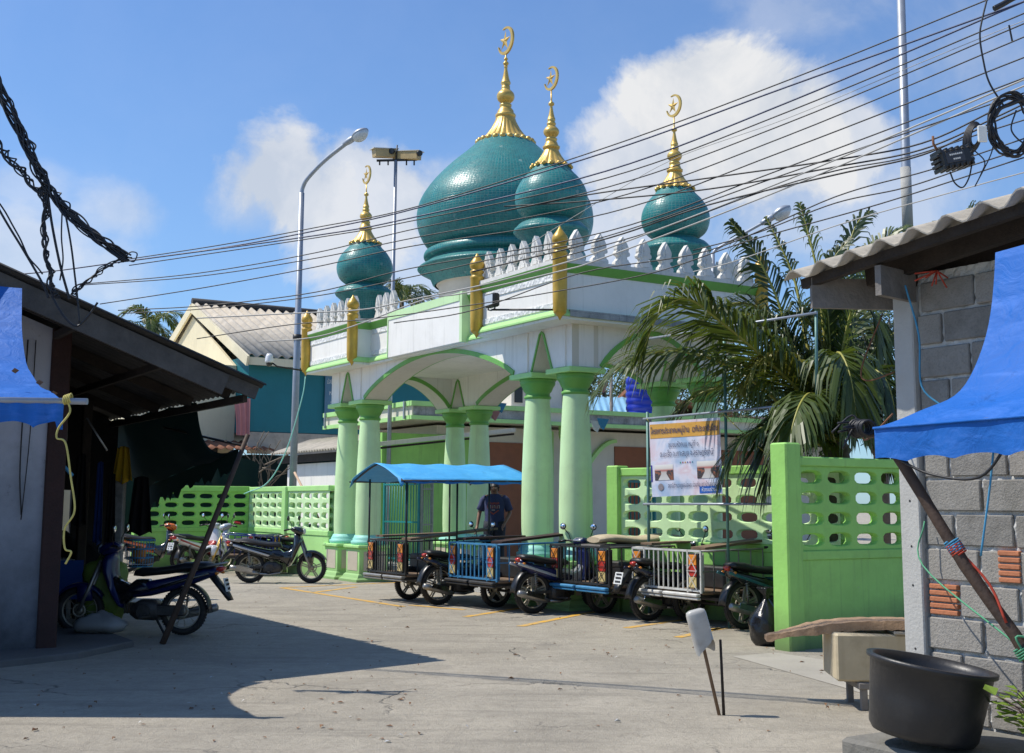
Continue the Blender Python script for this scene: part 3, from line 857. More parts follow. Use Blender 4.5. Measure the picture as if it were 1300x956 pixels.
# domes
def crescent(b, zc, Ro, mi=0):
    """gold crescent and star lying in the (s, z) plane"""
    fn = lambda a, z, d: (d, a, z)
    n = 26; ri = Ro * .80; off = .17 * Ro
    a0, a1 = R(118), R(118 + 360 - 100)   # opens up and to +s... drawn clockwise below
    out = []; inn = []
    gap = R(40); mid = R(28)
    for i in range(n + 1):
        a = mid + gap + (2 * math.pi - 2 * gap) * i / n
        out.append((Ro * math.cos(a), zc + Ro * math.sin(a)))
        t = abs(2 * i / n - 1)
        th = Ro * (.06 + .22 * (1 - t ** 1.8))
        inn.append(((Ro - th) * math.cos(a), zc + (Ro - th) * math.sin(a)))
    t = Ro * .07
    for i in range(n):
        q = [out[i], out[i + 1], inn[i + 1], inn[i]]
        b.add([fn(*p, -t) for p in q] + [fn(*p, t) for p in q], [(0, 1, 2, 3), (7, 6, 5, 4), (0, 4, 5, 1), (2, 6, 7, 3)], mi)
    for e in (0, n):
        q = [out[e], inn[e]]; b.add([fn(*q[0], -t), fn(*q[0], t), fn(*q[1], t), fn(*q[1], -t)], [(0, 1, 2, 3)], mi)
    # five-pointed star, raised in the middle, reaching the horn
    cx, cz, rs = Ro * .14, zc + Ro * .02, Ro * .74
    pts = []
    for i in range(10):
        a = R(97) + i * math.pi / 5; r = rs if i % 2 == 0 else rs * .36
        pts.append((cx + r * math.cos(a), cz + r * math.sin(a)))
    vs = [fn(p[0], p[1], 0) for p in pts] + [fn(cx, cz, -t * 1.5), fn(cx, cz, t * 1.5)]
    b.add(vs, [(i, (i + 1) % 10, 10) for i in range(10)] + [((i + 1) % 10, i, 11) for i in range(10)], mi)
def flutes(lo, hi, nfl):
    return lambda i, k, n: (1 + (.09 if lo <= i <= hi else 0) * (abs(math.sin(math.pi * nfl * k / n)) - .5) * min(1, .35 + .65 * (hi - i + 1) / max(1, hi - lo + 1))) 
def dome(s, w, prof, gold, star, uvr, n=72, drum=None, nfl=16):
    b = MB(); b.lathe(prof, (0, 0, 0), n, 0, True, uvr)
    d = b.build('dome', M['dome'], gate); d.location = (w * GK, s * GK, 0)
    if drum:
        b = MB(); b.lathe(drum, (0, 0, 0), 48); b.build('drum', M['cream'], d)
    sk, rest = gold
    b = MB(); m = len(sk)
    b.lathe(sk, (0, 0, 0), 144, 0, True, None, lambda i, k, nn: 1 + .10 * (i / (m - 1) * -.8 + .9) * (abs(math.sin(math.pi * nfl * k / nn)) - .55))
    for q in range(nfl):   # little balls at the foot of each flute
        a = 2 * math.pi * (q + .5) / nfl; r = sk[0][0]
        b.ball((r * math.cos(a), r * math.sin(a), sk[0][1] + .01), sk[0][0] * .115, 6)
    fin = b.build('finial_skirt', M['gold_bright'], d)
    b = MB(); b.lathe(rest, (0, 0, 0), 24); b.build('finial', M['gold_bright'], d)
    b = MB(); crescent(b, *star); b.build('crescent_and_star', M['gold_bright'], d)
    return d
def sm(prof, n=6):
    """smooth a profile"""
    return [(max(.001, p.x), p.z) for p in spline([(r, 0, z) for r, z in prof], n)]
# heights here are real metres above the street (z already scaled); radii real
def Zr(z): return zs(z)
sk = [(.325, Zr(6.655)), (.30, Zr(6.685)), (.235, Zr(6.75)), (.175, Zr(6.83)), (.135, Zr(6.90)), (.115, Zr(6.95))]
rest = [(.115, Zr(6.945)), (.14, Zr(6.955)), (.145, Zr(6.985)), (.12, Zr(7.0)), (.10, Zr(7.05)), (.085, Zr(7.075)), (.098, Zr(7.09)), (.098, Zr(7.11)), (.07, Zr(7.125))]
rest += sm([(.07, Zr(7.125)), (.125, Zr(7.19)), (.125, Zr(7.25)), (.06, Zr(7.32))], 5)
rest += [(.075, Zr(7.33)), (.075, Zr(7.36)), (.055, Zr(7.37)), (.066, Zr(7.40)), (.066, Zr(7.43))] + sm([(.062, Zr(7.43)), (.045, Zr(7.49)), (.025, Zr(7.59)), (.022, Zr(7.63))], 3)
rest += [(.048, Zr(7.645)), (.05, Zr(7.675)), (.02, Zr(7.70)), (.013, Zr(7.72)), (.011, Zr(7.90)), (.001, Zr(7.90))]
sp = [(.36, Zr(4.90)), (.40, Zr(5.25)), (.46, Zr(5.5)), (.60, Zr(5.61)), (.625, Zr(5.645)), (.61, Zr(5.69))] + sm([(.60, Zr(5.69)), (.52, Zr(5.77)), (.40, Zr(5.81)), (.372, Zr(5.835))], 4)
sp += sm([(.372, Zr(5.835)), (.43, Zr(5.865)), (.54, Zr(5.96)), (.60, Zr(6.13)), (.575, Zr(6.30)), (.48, Zr(6.46)), (.37, Zr(6.57)), (.31, Zr(6.645)), (.29, Zr(6.69))], 5)
for s, w in ((1.2, .65), (7.82, .65), (1.2, 3.07), (7.82, 3.07)):
    dome(s, w, sp, (sk, rest), (Zr(8.07), .205), .5, 64)
bk = [(.545, Zr(8.06)), (.50, Zr(8.10)), (.39, Zr(8.20)), (.29, Zr(8.33)), (.215, Zr(8.47)), (.185, Zr(8.56))]
br = [(.185, Zr(8.55)), (.20, Zr(8.565)), (.205, Zr(8.60)), (.185, Zr(8.625)), (.165, Zr(8.64)), (.16, Zr(8.68)), (.13, Zr(8.72)), (.105, Zr(8.745)), (.12, Zr(8.77)), (.12, Zr(8.80)), (.085, Zr(8.82))]
br += sm([(.085, Zr(8.82)), (.165, Zr(8.90)), (.168, Zr(9.0)), (.085, Zr(9.09))], 6) + [(.085, Zr(9.10)), (.088, Zr(9.14)), (.07, Zr(9.15)), (.098, Zr(9.20)), (.098, Zr(9.225))]
br += sm([(.092, Zr(9.23)), (.065, Zr(9.31)), (.035, Zr(9.46)), (.03, Zr(9.51))], 4) + [(.04, Zr(9.515)), (.035, Zr(9.535))] + sm([(.025, Zr(9.535)), (.058, Zr(9.585)), (.02, Zr(9.635))], 4) + sm([(.02, Zr(9.635)), (.042, Zr(9.67)), (.015, Zr(9.705))], 4) + [(.015, Zr(9.80)), (.001, Zr(9.80))]
bp = [(1.36, Zr(5.42)), (1.40, Zr(5.45)), (1.46, Zr(5.58)), (1.67, Zr(5.68)), (1.70, Zr(5.71)), (1.66, Zr(5.745)), (1.55, Zr(5.80)), (1.50, Zr(5.84))]
bp += sm([(1.47, Zr(5.86)), (1.56, Zr(5.90)), (1.58, Zr(5.96)), (1.54, Zr(6.03)), (1.42, Zr(6.07))], 4)
bp += sm([(1.42, Zr(6.07)), (1.56, Zr(6.18)), (1.69, Zr(6.42)), (1.725, Zr(6.68)), (1.66, Zr(6.96)), (1.44, Zr(7.28)), (1.12, Zr(7.60)), (.80, Zr(7.86)), (.58, Zr(8.05)), (.50, Zr(8.12))], 6)
dome(4.51, 1.86, bp, (bk, br), (Zr(10.02), .285), 1.35, 112, [(1.28, Zr(4.9)), (1.28, Zr(5.42)), (1.33, Zr(5.43))], 24)
# ------------------------------------------------------------------ breeze-block walls
def fence_panel(b, L, z0, z1, t, cw, rows):
    """one panel along local +x from 0 to L: blocks with lens-shaped holes"""
    n = max(1, round(L / cw)); cw = L / n; rh = (z1 - z0) / rows; jr = random.Random(int(L * 977))
    for i in range(n):
        for j in range(rows):
            cx0, cz = (i + .5) * cw, z0 + (j + .5) * rh; cx = cx0
            cx += jr.uniform(-.006, .006); cz0 = cz; hw, hh = cw * .39 * jr.uniform(.94, 1.04), rh * .305 * jr.uniform(.92, 1.05)
            hole = [(-hw, -hh * .35), (-hw * .8, -hh * .8), (-hw * .35, -hh), (hw * .35, -hh), (hw * .8, -hh * .8), (hw, -hh * .35), (hw, hh * .35), (hw * .8, hh * .8), (hw * .35, hh), (-hw * .35, hh), (-hw * .8, hh * .8), (-hw, hh * .35)]
            out = [(-cw / 2, -rh * .16), (-cw / 2, -rh / 2), (-cw * .17, -rh / 2), (cw * .17, -rh / 2), (cw / 2, -rh / 2), (cw / 2, -rh * .16), (cw / 2, rh * .16), (cw / 2, rh / 2), (cw * .17, rh / 2), (-cw * .17, rh / 2), (-cw / 2, rh / 2), (-cw / 2, rh * .16)]
            m = 12
            for y, sgn in ((-t / 2, 1), (t / 2, -1)):
                lip = [(a * 1.07, c * 1.12) for a, c in hole]
                vs = [(cx0 + a, y, cz + c) for a, c in out] + [(cx + a, y, cz + c) for a, c in lip] + [(cx + a, y + .012 * sgn, cz + c) for a, c in hole]
                fs = [(q, (q + 1) % m, m + (q + 1) % m, m + q) for q in range(m)] + [(m + q, m + (q + 1) % m, 2 * m + (q + 1) % m, 2 * m + q) for q in range(m)]
                b.add(vs, fs)
            vs = [(cx + a, y, cz + c) for y in (-t / 2 + .012, 0, t / 2 - .012) for a, c in [(p[0] * (1 if y else .9), p[1] * (1 if y else .88)) for p in hole]]
            fs = [(l * m + q, l * m + (q + 1) % m, (l + 1) * m + (q + 1) % m, (l + 1) * m + q) for l in (0, 1) for q in range(m)]
            b.add(vs, fs)

def fence(label, P, Q, zb, zt, ztop, pillars, ptop, cw, frame, block, rows=4, group=None, base_m=None, t=.11):
    """P -> Q on the ground; zb..zt open blocks, ztop rail; pillars = list of fractions"""
    P, Q = Vector(P), Vector(Q); L = (Q - P).length; ang = math.atan2(Q.y - P.y, Q.x - P.x)
    root = thing('breeze_block_wall', label, 'wall', P, ang, group)
    b = MB(); b.box(-.02, L + .02, -t / 2 - .005, t / 2 + .005, -.1, zb - .11)
    b.build('base_wall', base_m or frame, root)
    b = MB(); b.cbox(-.02, L + .02, -t / 2 - .025, t / 2 + .025, zb - .108, zb - .002, .01); b.build('sill_rail', frame, root)
    b = MB(); b.cbox(-.02, L + .02, -t / 2 - .03, t / 2 + .03, zt + .002, ztop, .012); b.build('top_rail', frame, root)
    xs = sorted(f * L for f in pillars)
    for x in xs:
        b = MB(); b.cbox(x - .12, x + .12, -.13, .13, -.05, ptop, .018); b.build('pillar', frame, root)
    edges = [0] + [x for x in xs if .3 < x < L - .3] + [L]
    for a, c in zip(edges[:-1], edges[1:]):
        a2 = a + (.12 if any(abs(a - x) < .05 for x in xs) else 0); c2 = c - (.12 if any(abs(c - x) < .05 for x in xs) else 0)
        b = MB(); fence_panel(b, c2 - a2, zb, zt, t, cw, rows)
        o = b.build('block_panel', block, root); o.location = (a2, 0, 0)
    return root

FW = -.42
NEAR = W(-.30, -4.94)
fence('green breeze block wall behind the parked sidecar motorcycles', W(1.0, -.06), W(1.80, -3.8), 1.06, 2.0, 2.12, [0.0], 2.16, .43, M['green_fence'], M['green_pale'], group='green breeze block walls')
fence('shaded green breeze block wall running right from the tall pillar', NEAR, W(2.6, -4.94), 1.08, 2.02, 2.13, [0.0, 1.0], 2.28, .43, M['green_fence'], M['green_block_shaded'], group='green breeze block walls')
CORN = W(.45, 14.3)
fence('pale sunlit breeze block wall running back from the left gate columns', W(.45, 9.35), CORN, .98, 1.83, 1.95, [.5], 1.95, .43, M['green_light'], M['green_pale'], group='green breeze block walls')
fence('shaded green breeze block wall across the end of the lane behind motorbikes', CORN + GU * .02 - GV * .07, W(-2.3, 14.3), .98, 1.83, 1.97, [1.0], 1.98, .43, M['green_fence'], M['green_block_shaded'], group='green breeze block walls')

# barred gate leaves
def bar_gate(label, P, Q, z0, z1, n, m1, m2):
    P, Q = Vector(P), Vector(Q); L = (Q - P).length; ang = math.atan2(Q.y - P.y, Q.x - P.x)
    root = thing('barred_gate', label, 'gate', P, ang, 'barred gate leaves')
    b = MB()
    for z in (z0, z0 + .14, (z0 + z1) / 2, z1 - .12, z1): b.bar((0, 0, z), (L, 0, z), .035)
    for x in (0, L): b.bar((x, 0, z0 - .04), (x, 0, z1 + .02), .045)
    b.build('gate_frame', m1, root)
    b = MB()
    for i in range(1, n): b.tube([(L * i / n, 0, z0), (L * i / n, 0, z1 + .05)], .011, 6)
    b.build('bars', m2, root)
    return root
bar_gate('teal barred gate leaf between the right columns and breeze block wall', W(1.95, .25), W(1.12, -.02), .12, 2.05, 8, M['teal_metal'], M['teal_metal'])
g0, g1, g2 = atY(487, 690, 27.2), atY(531, 690, 26.2), atY(548, 690, 26.6)
for q in (g0, g1, g2): q.z = 0
bar_gate('teal barred gate leaf swung open behind the left columns', g0, g1, .25, 2.1, 13, M['teal_metal'], M['teal_metal'])
bar_gate('grey barred gate leaf standing beside the open teal one', g1 + Vector((.06, 0, 0)), g2, .25, 2.0, 6, M['metal'], M['metal'])

# ------------------------------------------------------------------ prayer hall behind the gateway
HW, HS = 3.7, 12.0
hall = thing('prayer_hall', 'prayer hall with green trimmed canopy and brown lower walls seen through the gateway arches', 'building', W(HW, HS, 0), GROT)
def HB():
    return MB(lambda p: (p[0] - HW, p[1] - HS, p[2]))      # written in gateway (w, s) metres
b = HB(); b.box(5.0, 20, 13.1, 17.2, 0, 3.6); b.box(7.6, 10.2, 13.6, 15.5, 3.6, 6.2); b.build('wall', M['cream'], hall)
b = HB(); b.box(3.4, 6.45, 13.04, 13.16, 0, 3.35); b.build('green_panel', M['green_fence'], hall)
for w0, w1 in ((6.5, 8.35), (10.75, 16.5)): b = HB(); b.box(w0, w1, 13.06, 13.12, 0, 3.2); b.build('tiled_panel', M['brown_wall'], hall)
for w0, w1 in ((6.38, 6.52), (8.36, 8.6)): b = HB(); b.box(w0, w1, 12.99, 13.1, 0, 3.55); b.build('green_pier', M['green_light'], hall)
b = HB()
pts = [(9.1, .2), (9.1, 1.6)] + [(9.1 + 1.65 * i / 8, 1.6 + 1.75 * math.sin(math.pi / 2 * i / 8)) for i in range(1, 9)]
for p, q in zip(pts[:-1], pts[1:]): b.bar((p[0], 13.03, p[1]), (q[0], 13.03, q[1]), .1, .14, (0, 1, 0))
b.build('green_arch', M['green_light'], hall)
b = HB(); b.box(HW, 20, HS, 17.4, 3.68, 4.06); b.build('canopy', M['cream'], hall)
b = HB()
for z0, z1 in ((3.64, 3.74), (3.98, 4.10)):
    b.box(HW - .05, 20, HS - .06, HS + .02, z0, z1); b.box(HW - .06, HW + .02, HS + .03, 17.42, z0, z1)
b.build('canopy_trim', M['green_light'], hall)
for w0, w1 in ((HW + .03, 7.0), (9.0, 12.0)): b = HB(); b.box(w0, w1, HS - .015, HS - .003, 3.75, 3.97); b.build('mould_streaks', M['mould'], hall)
for w0, w1 in ((7.7, 7.95), (9.3, 9.9)): b = HB(); b.box(w0, w1, 13.57, 13.62, 4.35, 5.0); b.build('window', M['black'], hall)
for s in (12.25, 13.9, 15.6, 17.2): b = HB(); b.bar((HW - .09, s, 3.66), (HW - .09, s, 4.1), .05); b.build('parapet_post', M['galv'], hall)
for w in (8.5, 12.6): b = HB(); b.lathe([(.16, 0), (.18, .2), (.15, 3.2), (.2, 3.4), (.2, 3.66)], (w, 12.25, 0), 16); b.build('canopy_post', M['green_light'], hall)
# corrugated lean-to in front of the annex
def corrugated(b, P, ax, up, L, Hh, pitch=.177, amp=.028, th=.008, n=None, mi=0):
    """wavy sheet: waves run along `up`; ax across"""
    ax, up = Vector(ax).normalized(), Vector(up).normalized(); nn = ax.cross(up).normalized()
    m = int(L / pitch * 8) + 1
    top = [Vector(P) + ax * (L * i / m) + nn * (amp * math.sin(2 * math.pi * (L * i / m) / pitch)) for i in range(m + 1)]
    for k in (0, 1):
        rings = [[p + up * h + nn * (th * (1 if k else -1) / 2) for p in top] for h in (0, Hh)]
        b.grid(rings, mi)
    for h in (0, Hh):
        b.grid([[p + up * h - nn * th / 2 for p in top], [p + up * h + nn * th / 2 for p in top]], mi, False)
    return b
lean = thing('lean_to_shed', 'low shed with weathered corrugated roof over a white wall behind the pale fence', 'shed', W(2.3, 13.9), GROT)
b = MB(); corrugated(b, (0, -.5, 2.92), (0, 1, 0), (.93, 0, .33), 4.6, 1.3); b.build('roof', M['duct'], lean)
b = MB(); b.box(.35, .45, -.3, 3.6, 0, 2.62); b.build('wall', M['white'], lean)
b = MB(); b.bar((.25, -.45, 2.76), (.25, 4.0, 2.76), .1, .2); b.build('fascia_board', M['wood_dark'], lean)

lean2 = thing('roof_gutter', 'pale sloping roof edge running into the hall above the open barred gate', 'roof edge', W(3.0, 11.3), GROT)
b = MB(); b.bar((-.9, 0, 2.92), (3.2, 0, 3.42), .3, .10, (0, 0, 1)); b.build('roof_edge', M['cream'], lean2)
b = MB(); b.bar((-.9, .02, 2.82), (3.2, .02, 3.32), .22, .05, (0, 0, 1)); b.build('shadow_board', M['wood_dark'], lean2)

# water tank on the hall canopy, pale blue roof, distant house
tank = thing('water_tank', 'bright blue ribbed plastic water tank behind the right columns', 'tank', W(11.4, 12.7, 4.06))
b = MB(); prof = [(.01, 0), (.40, 0), (.42, .05)]
for i in range(5): prof += [(.42, .08 + i * .19), (.40, .11 + i * .19), (.40, .16 + i * .19), (.42, .19 + i * .19)]
prof += [(.41, 1.06), (.30, 1.2), (.17, 1.26), (.17, 1.3), (.01, 1.31)]
b.lathe(prof, n=36); b.build('tank_body', M['tank'], tank)
b = MB(); b.lathe([(.19, 1.312), (.19, 1.34), (.11, 1.36), (.01, 1.36)], n=24); b.build('tank_lid', M['tank'], tank)
sh = thing('roofed_shed', 'distant shed with a pale blue sheet metal roof seen through the side arch', 'shed', atZ(768, 700) * 1.0, 0)
sb = atY(770, 640, 44.0); sh.location = (sb.x, 44.0, 0)
b = MB(); corrugated(b, (-1.2, 0, atY(770, 529, 44).z), (1, 0, 0), (0, 3.0, .95), 3.6, 3.2, .25, .02); b.build('roof', M['blue_sheet'], sh)
b = MB(); b.box(-1.0, 2.2, .3, 3.2, 0, atY(770, 531, 44).z); b.build('wall', M['cream'], sh)
hb2 = atY(868, 640, 46.0)
house2 = thing('distant_house', 'distant house with rusty gable roof behind the palm', 'house', (hb2.x, 46, 0))
zz = atY(868, 528, 46).z
b = MB(); b.box(-1.6, 3.4, 0, 4, 0, zz); b.build('wall', M['cream'], house2)
b = MB(); b.ext([(-2.1, zz + .9), (1.2, zz + .1), (3.8, zz - .5), (3.8, zz - .35), (1.2, zz + .25), (-2.1, zz + 1.05)], lambda a, z, d: (a, d, z), -.5, 4.4); b.build('roof', M['rust_sheet'], house2)

# ------------------------------------------------------------------ two-storey house on the left
YH = 40.0
hl = atY(228, 617, YH); house = thing('timber_house', 'two storey house with corrugated grey roof, teal side and cream gable end', 'house', (hl.x, hl.y, 0), GROT)
# local axes: x along the street grid's v (to the right and away), y along u
def HP(px, py, dy=0.0):
    """point on the house's street-facing plane y = dy (local) under a pixel"""
    r = Vector(ray(px, py)); O = Vector((hl.x, hl.y, 0)) + GU * dy
    t = (O.x * GU.x + O.y * GU.y) / (r.x * GU.x + r.y * GU.y)
    p = r * t - Vector((hl.x, hl.y, 0)); p.z += EYE
    return Vector((p.dot(GV), dy, p.z))
ev = HP(318, 449); zt_ = ev.z
xr = HP(560, 445).x; x0w = HP(315, 500).x; yrd = 5.8; zrdg = HP(243, 384, yrd).z
zb_ = HP(330, 548).z
b = MB(); b.box(x0w, xr + 2, 0, 11.0, zb_, zt_ - .05); b.build('teal_wall', M['teal_wall'], house)
b = MB(); b.box(x0w - 3.6, x0w - .02, 1.2, 11.0, 0, zt_ - .3)
b.ext([(1.2, zt_ - .3), (11.0, zt_ - .3), (yrd + .3, zrdg - .5)], lambda a, z, d: (d, a, z), x0w - .12, x0w - .02)
b.build('gable_wall', M['cream_wall'], house)
b = MB()
ax = Vector((1, 0, 0)); x_l = HP(318, 449).x - .25; Lr = xr + 2.4 - x_l
slope = Vector((0, yrd + .55, zrdg - zt_ + .1))
corrugated(b, (x_l, -.55, zt_ - .12), ax, slope, Lr, slope.length, .36, .06, .02)
corrugated(b, (x_l, 2 * yrd + .55, zt_ - .12), ax, Vector((0, -yrd - .55, zrdg - zt_ + .1)), Lr, slope.length, .36, .06, .02)
rf = b.build('roof', M['duct'], house)
b = MB(); b.tube([(x_l - .05, yrd, zrdg + .05), (x_l + Lr, yrd, zrdg + .05)], .13, 8); b.build('ridge_cap', M['duct_dark'], rf)
b = MB(); b.bar((x_l - .05, -.6, zt_ - .32), (x_l - .05, yrd, zrdg - .2), .08, .34); b.bar((x_l - .05, 2 * yrd + .6, zt_ - .32), (x_l - .05, yrd, zrdg - .2), .08, .34)
b.build('barge_board', M['cream_wall'], house)
b = MB(); b.bar((x_l + .02, -.5, zt_ - .3), (x_l + Lr, -.5, zt_ - .3), .06, .26); b.build('eave_board', M['cream_wall'], house)
b = MB(); b.box(x0w - 1.5, x0w - .6, 1.155, 1.2, HP(282, 588, 1.2).z, HP(282, 560, 1.2).z); wn = b.build('window', M['black'], house)
b = MB(); b.box(x0w - 1.58, x0w - .52, 1.14, 1.153, HP(282, 590, 1.2).z - .1, HP(282, 590, 1.2).z); b.build('sill', M['wood_dark'], wn)
b = MB(); b.box(x0w + .02, xr + 2, -.03, 0, zb_ - .75, zb_ - .02); b.build('corrugated_strip', M['duct'], house)
b = MB(); b.box(x0w + .1, xr + 2.2, -.12, 6.2, 0, zb_ - .78); b.build('netted_ground_floor', M['net'], house)
# rusty porch roof and pink curtain below the gable
b = MB(); corrugated(b, (x0w - 3.4, -.6, HP(230, 568, -.6).z), (1, 0, 0), (0, 1.9, .35), 4.2, 1.9, .3, .04); b.build('porch_roof', M['rust_sheet'], house)
b = MB(); cu = []
for i in range(9):
    cu.append([(x0w - .40 + .48 * j / 12 - .15 * (1 - i / 8) ** 2 * (1 - j / 12), -.1 + .06 * math.sin(j * 1.7), HP(310, 553, 0).z + (HP(310, 506, 0).z - HP(310, 553, 0).z) * (1 - i / 8)) for j in range(13)])
b.grid(cu); cur = b.build('pink_curtain', M['pink'], None)
cur.parent = house
# sign board on the teal side
sg = thing('sign_board', 'faded blue sign board with white lettering on the teal house', 'sign', Vector((hl.x, hl.y, 0)) + GV * HP(411, 500).x + Vector((0, 0, HP(411, 536).z)) - GU * .06, GROT)
sw, shh = HP(447, 500).x - HP(411, 500).x, HP(411, 472).z - HP(411, 536).z
b = MB(); b.cbox(0, sw, -.05, 0, 0, shh, .01); b.build('board', mat('faded_sign_blue', (.10, .22, .32), .6, var=.2, grime=.5, grime_rgb=(.35, .4, .42), scale=1.4), sg)

# shade netting hung behind the lane's end wall
b = MB(); P0, P1 = W(.75, 14.9), W(-3.2, 15.0)
b.grid([[P0.lerp(P1, j / 16) + Vector((0, .12 * math.sin(j * 1.3) + .5 * i / 4, .5 + (2.05 + .15 * math.sin(j * .9)) * i / 4)) for j in range(17)] for i in range(5)])
o = b.build('shade_net', M['net']); tag(o, 'dark green shade netting hung behind the end wall of the lane', 'netting')

# ------------------------------------------------------------------ text helper
def text(body, size, m, parent, loc, rot, name='lettering', bold=0.0, width=None):
    cu = bpy.data.curves.new(name, 'FONT'); cu.body = body; cu.size = size; cu.align_x = 'CENTER'; cu.align_y = 'CENTER'; cu.offset = bold; cu.resolution_u = 3
    o = bpy.data.objects.new(name, cu); COL.objects.link(o)
    dg = bpy.context.evaluated_depsgraph_get(); dg.update()
    me = bpy.data.meshes.new_from_object(o.evaluated_get(dg))
    bpy.data.objects.remove(o, do_unlink=True)
    me.materials.clear(); me.materials.append(m)
    q = bpy.data.objects.new(name, me); COL.objects.link(q); q.parent = parent
    q.location = loc; q.rotation_euler = rot
    if width and len(me.vertices):
        xs = [v.co.x for v in me.vertices]; w = max(xs) - min(xs)
        if w > 1e-6:
            k = width / w
            for v in me.vertices: v.co.x *= k
    return q
for i, (tx, sz, zf) in enumerate((('มัสยิดนูรุ้ลเอี๊ยะซาน', .24, .80), ('หมู่ ๕ ถนน', .24, .58), ('อนุญาต', .34, .36), ('ตำบลมะเร็ต', .16, .14))):
    text(tx, sz, M['plate'], sg, (sw * .5, -.056, shh * zf), (math.pi / 2, 0, 0), width=sw * (.86, .7, .62, .6)[i])

# ------------------------------------------------------------------ poles and lamps
def cobra_lamp(name, label, base, ztop, lean, r0, r1, arm, headdir):
    root = thing(name, label, 'street lamp', base)
    b = MB(); b.tube([(0, 0, -.1), (lean[0] * .5, lean[1] * .5, ztop * .5), (lean[0], lean[1], ztop)], [r0, (r0 + r1) / 2, r1], 12); b.build('pole', M['galv'], root)
    a = spline([(lean[0], lean[1], ztop - .02)] + arm, 6)
    b = MB(); b.tube(a, r1 * .75, 8); b.build('arm', M['galv'], root)
    e = Vector(arm[-1]); d = Vector(headdir).normalized(); sx = d.cross(Vector((0, 0, 1))).normalized(); up = sx.cross(d)
    def ell(cx, L, wd, h0, h1):
        rings = []
        for i in range(9):
            t = i / 8; k = max(.05, math.sin(math.pi * (.12 + .83 * t)) ** .6)
            rings.append([e + d * (cx + L * t) + sx * (wd * k * math.cos(q)) + up * ((h1 if math.sin(q) > 0 else h0) * k * math.sin(q)) for q in [2 * math.pi * j / 14 for j in range(14)]])
        return rings
    b = MB(); b.rings(ell(-.12, .5, .09, .07, .09), 0, True, True); hd = b.build('lamp_head', M['galv'], root)
    b = MB(); b.rings(ell(.2, .42, .17, .19, .10), 0, True, True); b.build('lamp_bowl', M['glass'], hd)
    b = MB(); b.rings(ell(.19, .44, .175, .02, .13), 0, True, True); b.build('lamp_hood', M['galv'], hd)
    return root
def rel(p, base): return tuple(Vector(p) - Vector(base))
YL = W(.9, 13.0).y + .6
pb = atY(371.5, 617, YL); pb.z = 0
pt = atY(383, 245, YL)
a1, a2, a3 = atY(391, 226, YL - .1), atY(412, 204, YL - .3), atY(441, 181, YL - .6)
street_l = cobra_lamp('street_lamp', 'tall leaning grey street lamp behind the pale fence left of the gateway', pb, pt.z, (pt.x - pb.x, 0), .10, .07, [rel(q, pb) for q in (atY(384.5, 238, YL), a1, a2, a3)], atY(464, 166, YL - .8) - a3)
b = MB(); zb1 = atY(376, 432, YL).z
xx = (pt.x - pb.x) * zb1 / pt.z
b.tube([(xx, 0, zb1), (xx, 0, zb1 + .14)], .115, 12); b.build('pole_band', M['dark_metal'], street_l)
YR2 = 27.0
p0_, p1_ = atY(905, 330, YR2), atY(905.5, 323, YR2); bb = Vector((p0_.x, p0_.y, 0))
cobra_lamp('street_lamp', 'street lamp on a slim bent arm reaching over the palm fronds', bb, p1_.z, (0, 0), .05, .045, [rel(q, bb) for q in (atY(910, 316, YR2), atY(938, 300, YR2 - .1), atY(972, 281, YR2 - .2))], atY(1001, 264, YR2 - .3) - atY(972, 281, YR2 - .2))
YR = 21.0
pb2 = atY(1160, 617, YR); pb2.z = 0; pt2 = atY(1142, -60, YR)
pole = thing('lamp_post', 'bare grey steel pole rising out of frame behind the grey roof', 'pole', pb2)
b = MB(); q = atY(1152, 276, YR) - pb2
b.tube([(0, 0, -.1), tuple(q), tuple(pt2 - pb2)], [.09, .085, .07], 14); b.build('pole_shaft', M['galv'], pole)
b = MB(); b.tube([tuple(q + Vector((0, 0, -.3))), tuple(q + Vector((0, 0, .9)))], .093, 14); b.build('pole_sleeve', M['concrete'], pole)

# camera mast behind the gateway
YC = 31.0
cb = atY(492, 617, YC); cb.z = 0; ct = atY(502.5, 204, YC)
mast = thing('camera_mast', 'thin grey mast carrying two yellowed camera housings above the gateway', 'mast', cb)
b = MB(); b.tube([(0, 0, -.1), tuple(ct - cb)], [.06, .045], 10); b.build('mast_pole', M['galv'], mast)
b = MB(); tt = ct - cb
b.bar(tuple(tt + Vector((-.5, 0, 0))), tuple(tt + Vector((.55, 0, .03))), .06, .05); b.tube([tuple(tt), tuple(tt + Vector((.03, 0, .42)))], .02, 6)
for dx in (-.42, -.2, .28, .48): b.tube([tuple(tt + Vector((dx, 0, 0))), tuple(tt + Vector((dx, 0, -.12)))], .022, 6)
b.build('cross_arm', M['dark_metal'], mast)
cream_box = mat('yellowed_housing', (.50, .36, .16), .5, var=.2, grime=.3)
for sgn, px in ((-1, 489), (1, 517)):
    c = atY(px, 195 if sgn < 0 else 198, YC) - cb
    h = MB(); d = Vector((-.55 if sgn < 0 else .65, -.35, -.08))
    h.bar(tuple(c - d * .5), tuple(c + d * .5), .22, .2); hs = h.build('camera_housing', cream_box, mast)
    h = MB(); h.tube([tuple(c + d * (.50 if sgn > 0 else -.35) + Vector((0, -.12 if sgn > 0 else -.16, .02))), tuple(c + d * (.56 if sgn > 0 else -.30) + Vector((0, -.16 if sgn > 0 else -.2, .02)))], .075, 12); h.build('camera_lens', M['black'], hs)
    h = MB(); h.bar(tuple(c - d * .52 + Vector((0, 0, .115))), tuple(c + d * .6 + Vector((0, 0, .115))), .26, .02); h.build('sun_shield', M['cream'], hs)

